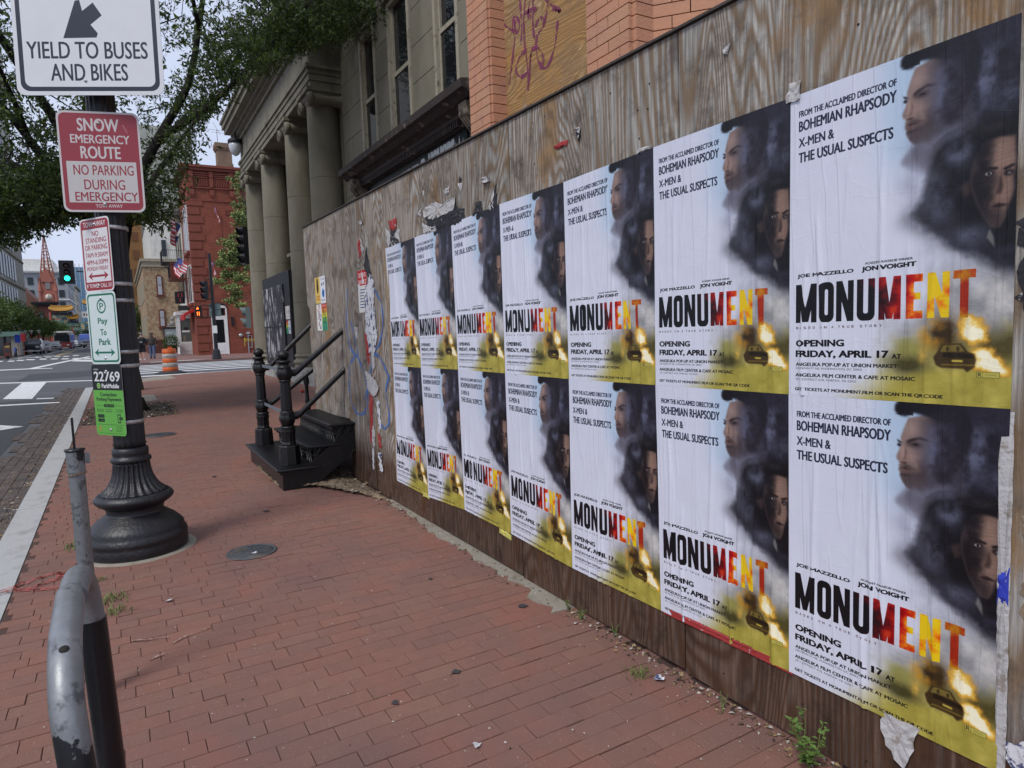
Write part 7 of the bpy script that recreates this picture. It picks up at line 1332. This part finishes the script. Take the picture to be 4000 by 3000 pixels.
# ---------------------------------------------------------------- left far side: cars, bus, kiosks, lamps
m_tyre = M('tyre', (.02, .02, .02), .8); m_cg = M('car_glass', (.02, .025, .03), .08, spec=.8); m_hl = M('headlamp', (.6, .6, .6), .2); m_rim = M('rim', (.3, .3, .32), .3, metal=.8)
def car(name, lab, cat, x, y, L_, W_, H_, paint, kind='car', grp='vehicles along the left kerb'):
    t = thing(name, lab, cat, (x, y, -.1), 0, grp); hd_ = H_ * (.55 if kind != 'van' else .5)
    prof = {'car': [(0, .28), (0, .62 * H_ * .8), (.05 * L_, hd_), (.24 * L_, hd_ * 1.08), (.34 * L_, H_ * .97), (.42 * L_, H_), (.7 * L_, H_), (.84 * L_, hd_ * 1.25), (.97 * L_, hd_ * 1.2), (L_, hd_ * .8), (L_, .28)],
            'pickup': [(0, .4), (0, hd_ * 1.05), (.22 * L_, hd_ * 1.15), (.30 * L_, H_ * .98), (.55 * L_, H_), (.60 * L_, H_ * .95), (.61 * L_, hd_ * 1.15), (L_, hd_ * 1.15), (L_, .4)],
            'van': [(0, .35), (0, H_ * .45), (.12 * L_, H_ * .55), (.22 * L_, H_ * .95), (.28 * L_, H_), (.98 * L_, H_), (L_, H_ * .9), (L_, .35)]}[kind]
    b = MB(); n = len(prof); 
    for k, (yy, sc_) in enumerate(((-W_ / 2, 0), (-W_ / 2 + .12, 1), (W_ / 2 - .12, 1), (W_ / 2, 0))): pass
    vs = []
    for yy, top_ in ((-W_ / 2, .0), (-W_ / 2 + .0, 1), (W_ / 2, 1), (W_ / 2, 0)): pass
    for s in (-1, 1):
        for (a, z) in prof: inset = .16 * max(0, (z - hd_ * 1.1) / max(.1, H_ - hd_)) ; vs.append((a, s * (W_ / 2 - inset), z))
    b.add(vs, [tuple(range(n)), tuple(range(n, 2 * n))[::-1]] + [(i, n + i, n + (i + 1) % n, (i + 1) % n) for i in range(n)]); b.build('body', paint, t)
    ws0, ws1 = {'car': (.25, .34), 'pickup': (.225, .30), 'van': (.13, .22)}[kind]; z0, z1 = {'car': (hd_ * 1.12, H_ * .94), 'pickup': (hd_ * 1.2, H_ * .94), 'van': (H_ * .58, H_ * .92)}[kind]
    MB().add([(ws0 * L_ - .02, -W_ / 2 + .12, z0), (ws0 * L_ - .02, W_ / 2 - .12, z0), (ws1 * L_ - .03, W_ / 2 - .26, z1), (ws1 * L_ - .03, -W_ / 2 + .26, z1)], [(0, 1, 2, 3)]).build('windscreen', m_cg, t)
    for s in (-1, 1): MB().box(ws1 * L_ + .1, L_ * (.55 if kind == 'pickup' else .72), s * (W_ / 2 - .03) - .02, s * (W_ / 2 - .03) + .02, z0 + .02, z1 - .08).build('side_window', m_cg, t)
    for s in (-1, 1):
        MB().box(-.03, .05, s * (W_ / 2 - .3) - .18, s * (W_ / 2 - .3) + .18, hd_ * .78, hd_ * .95).build('headlight', m_hl, t)
        for wx in (.17 * L_, .82 * L_):
            w_ = MB().tube([(wx, s * (W_ / 2 - .22), .34), (wx, s * (W_ / 2 + .01), .34)], .34, 16).build('wheel', m_tyre, t); MB().tube([(wx, s * (W_ / 2), .34), (wx, s * (W_ / 2 + .02), .34)], .2, 10).build('rim', m_rim, w_)
    MB().box(-.05, .02, -W_ / 2 + .45, W_ / 2 - .45, hd_ * .55, hd_ * .85).build('grille', m_sig, t); MB().box(-.08, .0, -W_ / 2 + .05, W_ / 2 - .05, .36, hd_ * .5).build('bumper', m_steel if kind == 'pickup' else paint, t); MB().box(-.1, -.08, -.25, .25, .42, .56).build('number_plate', m_wht, t)
P_ = lambda n, c: M(n, c, .25, var=.03, coat=.6)
car('pickup_truck', 'dark blue black pickup truck parked nearest on the left kerb', 'pickup', 97.5, 9.35, 5.6, 2.0, 1.9, P_('paint_dark', (.02, .025, .035)), 'pickup')
car('parked_car', 'silver hatchback parked right behind the dark pickup', 'car', 106.5, 9.15, 4.2, 1.8, 1.6, P_('paint_silver', (.3, .31, .33)))
car('parked_car', 'white saloon parked just in front of the red bus', 'car', 136.5, 9.9, 4.6, 1.8, 1.5, P_('paint_white', (.55, .57, .6)))
car('parked_car', 'small dark car parked between the silver hatchback and the white saloon', 'car', 120, 10.2, 4.4, 1.8, 1.5, P_('paint_black', (.02, .02, .025)))
car('parked_car', 'pale grey car behind the red bus', 'car', 170, 8.9, 4.5, 1.85, 1.6, P_('paint_grey', (.35, .36, .4))); car('parked_car', 'dark saloon beside the blue truck in the left lane', 'car', 173, 7.9, 4.5, 1.85, 1.5, P_('paint_slate', (.06, .07, .09))); car('parked_car', 'black saloon driving towards the camera next to the sign edge', 'car', 157, 5.6, 4.7, 1.9, 1.5, P_('paint_black2', (.015, .015, .018)), grp='vehicles in the avenue lanes'); car('parked_car', 'white van far beyond the blue truck', 'van', 205, 6.6, 5, 2, 2.4, P_('paint_white2', (.6, .6, .6)), 'van', 'vehicles in the avenue lanes')
car('box_truck', 'bright blue delivery truck facing the camera down the avenue', 'truck', 177, 6.9, 6.5, 2.4, 2.9, P_('paint_blue', (.03, .07, .28)), 'van', 'vehicles in the avenue lanes')
bu = thing('city_bus', 'silver and red city bus standing under the left trees', 'bus', (146, 9.2, -.1)); MB().box(0, 12, -1.28, 1.28, .35, 1.25).build('lower_body', P_('bus_red', (.22, .03, .03)), bu); MB().box(0.05, 12, -1.28, 1.28, 1.25, 3.05).build('upper_body', P_('bus_silver', (.38, .38, .40)), bu); MB().box(.4, 11.6, -1.1, 1.1, 3.05, 3.3).build('roof_unit', m_wht, bu); MB().box(-.02, .05, -1.15, 1.15, 1.3, 2.6).build('windscreen', m_cg, bu); MB().box(-.03, .05, -.9, .9, 2.65, 2.95).build('destination_display', m_sig, bu)
for k in range(6): MB().box(.7 + k * 1.8, 2.2 + k * 1.8, -1.3, -1.27, 1.5, 2.6).build('side_window', m_cg, bu)
for s in (-1, 1):
    MB().box(-.04, .02, s * .85 - .2, s * .85 + .2, .65, .85).build('headlight', m_hl, bu)
    for x in (2.4, 9): MB().tube([(x, s * 1.05, .48), (x, s * 1.3, .48)], .48, 16).build('wheel', m_tyre, bu)
ki = thing('street_kiosk', 'grey transit shelter wall with a pale green roof edge at far left', 'kiosk', (90, 9.95, 0)); MB().box(0, 3, -.36, .36, 0, 2.1).build('wall', M('kiosk_grey', (.30, .30, .27), .8), ki); MB().box(-.3, 3.5, -.5, 2.6, 2.1, 2.6).build('roof_edge', M('pale_teal', (.16, .28, .25), .7), ki); MB().box(0, 3, .4, 2.5, 0, 2.05).build('dark_glazing', m_cg, ki)
for (n_, lab, y0, y1, z0, z1, mt) in (('banner', 'plain bright blue street banner beside the red one', 8.92, 9.38, 1.38, 2.2, M('banner_blue', (.015, .05, .35), .7)), ('banner', 'red patterned street banner beside the blue one', 8.50, 8.87, 1.5, 2.3, M('banner_red', (.5, .04, .05), .7, var=.4, vscale=6))):
    t = thing(n_, lab, 'banner', (85, (y0 + y1) / 2, 0), 0, 'banners on the left pavement'); MB().box(-.01, .01, y0 - (y0 + y1) / 2, y1 - (y0 + y1) / 2, z0, z1).build('cloth', mt, t); MB().tube([(.04, 0, 0), (.04, 0, z1 + .1)], .03, 6).build('pole', m_chur, t)
ys_ = thing('notice_stand', 'yellow notice board on a dark stand at the left picture edge', 'notice board', (75, 8.88, 0)); MB().box(-.03, .03, -.18, .18, .6, 1.15).build('board', M('notice_yellow', (.45, .40, .12), .7), ys_); MB().box(-.02, .02, -.24, -.18, 0, 1.4).box(-.02, .02, .18, .24, 0, 1.4).box(-.02, .02, -.24, .24, 1.25, 1.4).build('frame', m_balc, ys_)
for k, (y, lab) in enumerate(((9.9, 'right'), (10.75, 'middle'), (11.45, 'left'))):
    t = thing('pagoda_lamp', '%s one of three white topped pagoda lamps on the left pavement' % lab, 'street lamp', (115, y, 0), 0, 'pagoda lamps'); MB().tube([(0, 0, 0), (0, 0, 2.6)], .06, 7).build('post', m_gcol, t); MB().lathe([(2.6, .12), (2.9, .2), (2.92, .34), (3.05, .05)], n=6, smooth=False).build('lamp_head', m_plas, t)
for k, (x, y, s_, lab) in enumerate(((72.5, 8.6, 1, 'dark red newspaper box at the left picture edge'), (82, 9.15, .8, 'dark parked scooter by the kiosk wall'))):
    t = thing('newspaper_box' if k == 0 else 'scooter', lab, 'newspaper box' if k == 0 else 'scooter', (x, y, 0)); 
    if k == 0: MB().box(0, .4, -.2, .25, .3, 1.0).build('body', m_balc, t); MB().box(.1, .3, -.1, .15, 0, .3).build('pedestal', m_dark, t); MB().box(-.01, 0, -.14, .18, .55, .9).build('door', m_cg, t)
    else:
        for xx in (0, 1.1): MB().tube([(xx, -.05, .22), (xx, .05, .22)], .22, 12).build('wheel', m_tyre, t)
        MB().tube([(0, 0, .25), (.2, 0, .9), (.45, 0, .35), (.9, 0, .5), (1.2, 0, .65)], .08, 7).build('body', m_fb, t); MB().box(.6, 1.1, -.12, .12, .7, .8).build('seat', m_dark, t)
# ---------------------------------------------------------------- people walking away on the far pavement
def person(lab, x, y, rz, joints, mats, extra):
    t = thing('person', lab, 'person', (x, y, 0), rz)
    V, E, Rr = joints; me = bpy.data.meshes.new('body'); me.from_pydata(V, E, []); o = bpy.data.objects.new('body', me); C.objects.link(o); o.parent = t
    for m in mats: me.materials.append(m)
    s = o.modifiers.new('skin', 'SKIN'); 
    for i, q in enumerate(Rr): sv = me.skin_vertices[0].data[i]; sv.radius = (q, q * (.8 if i in (0, 1, 2) else 1)); sv.use_root = i == 0
    o.modifiers.new('sub', 'SUBSURF').levels = 1; o.modifiers['sub'].render_levels = 2
    extra(t); return t
def walker(st, hgt=1.0, arm=0):
    h = hgt; V = [(0, 0, .95), (0, 0, 1.2), (.01, 0, 1.42), (.02, 0, 1.52), (.03, 0, 1.64), (0, .10, .90), (st, .11, .50), (st * .2 - .02, .12, .10), (st * .2 + .12, .13, .04), (0, -.10, .90), (-st * .6, -.11, .50), (-st * 1.6, -.12, .13), (-st * 1.6 + .1, -.13, .05), (.01, .19, 1.38), (-.03, .27, 1.12), (.06, .28, .90), (.10, .28, .82), (.01, -.19, 1.38), (-.03, -.27, 1.12), (.06, -.28, .90), (.10, -.28, .82)]
    E = [(0, 1), (1, 2), (2, 3), (3, 4), (0, 5), (5, 6), (6, 7), (7, 8), (0, 9), (9, 10), (10, 11), (11, 12), (2, 13), (13, 14), (14, 15), (15, 16), (2, 17), (17, 18), (18, 19), (19, 20)]
    Rr = [.15, .15, .14, .055, .09, .095, .07, .05, .04, .095, .07, .05, .04, .065, .05, .04, .035, .065, .05, .04, .035]
    return [(a * h, b * h, c * h) for a, b, c in V], E, [q * h for q in Rr]
m_skin = M('skin', (.42, .25, .18), .6); m_nav = M('navy_cloth', (.02, .022, .035), .85); m_blkc = M('black_cloth', (.015, .015, .018), .85); m_den = M('denim', (.07, .11, .19), .85, var=.2, vscale=20); m_olv = M('olive_jacket', (.05, .042, .035), .7); m_hair = M('brown_hair', (.08, .055, .04), .8)
def ex1(t):
    MB().lathe([(.88, .17), (1.0, .185), (1.2, .20), (1.38, .215), (1.45, .13), (1.5, .07)], n=16, T=Matrix.Scale(.72, 4, (1, 0, 0))).build('jacket', m_nav, t)
    for s in (-1, 1): MB().tube([(0, s * .215, 1.40), (-.03, s * .28, 1.12), (.06, s * .29, .93)], [.075, .065, .05], 10).build('sleeve', m_nav, t); MB().tube([(0, s * .09, .95), (.01 * s, s * .11, .50)], [.13, .115], 12).build('shorts_leg', m_blkc, t); MB().box(-.09, .17, s * .125 - .05, s * .125 + .05, 0, .08).build('shoe', m_wht, t)
    MB().bbox(-.19, 0, 1.2, .14, .26, .40, .03).build('backpack', m_blkc, t); MB().box(-.265, -.262, -.07, .07, 1.14, 1.17).build('backpack_logo', m_wht, t); MB().lathe([(1.68, .108), (1.72, .106), (1.77, .07), (1.79, .01)], n=16, T=Matrix.Translation((.03, 0, 0))).box(.08, .2, -.07, .07, 1.68, 1.69).build('cap', m_sgr, t)
def ex2(t):
    MB().lathe([(.92, .20), (1.05, .20), (1.25, .20), (1.38, .21), (1.45, .13), (1.5, .07)], n=16, T=Matrix.Scale(.75, 4, (1, 0, 0))).build('jacket', m_olv, t)
    for s in (-1, 1): MB().tube([(0, s * .215, 1.38), (-.05, s * .29, 1.12), (.05, s * .27, .95)], [.075, .065, .05], 10).build('sleeve', m_olv, t)
    for s, st in ((1, .10), (-1, -.07)): MB().tube([(0, s * .09, .95), (st, s * .10, .52), (st * .2 if s > 0 else -.16, s * .11, .10)], [.12, .085, .075], 12).build('trouser_leg', m_den, t); MB().box((st * .2 if s > 0 else -.16) - .08, (st * .2 if s > 0 else -.16) + .16, s * .11 - .05, s * .11 + .05, 0, .08).build('shoe', m_blkc, t)
    MB().ball((.0, 0, 1.66), .115, 8, sz=1.15).tube([(-.03, 0, 1.66), (-.07, 0, 1.45), (-.06, 0, 1.28)], [.10, .10, .06], 10).build('hair', m_hair, t)
def ex3(t):
    MB().lathe([(.88, .18), (1.2, .20), (1.38, .21), (1.45, .13), (1.5, .07)], n=16, T=Matrix.Scale(.72, 4, (1, 0, 0))).build('shirt', m_blkc, t); MB().ball((.02, 0, 1.70), .1, 7).build('hair', m_hair, t)
    for s in (-1, 1): MB().tube([(0, s * .09, .95), (0, s * .11, .12)], [.12, .08], 10).build('trouser_leg', m_blkc, t); MB().box(-.08, .17, s * .115 - .05, s * .115 + .05, 0, .08).build('shoe', m_wht, t)
person('person in dark jacket, black shorts, cap and backpack walking away', 49.9, -1.13, R(-4), walker(.06), [m_skin], ex1)
person('person with long brown hair, dark jacket and jeans walking away', 51.8, -1.80, R(-6), walker(.11, .97), [m_skin], ex2)
person('person in black half hidden behind the lamp post, walking away', 53.2, -.62, 0, walker(.05, .98), [m_skin], ex3)
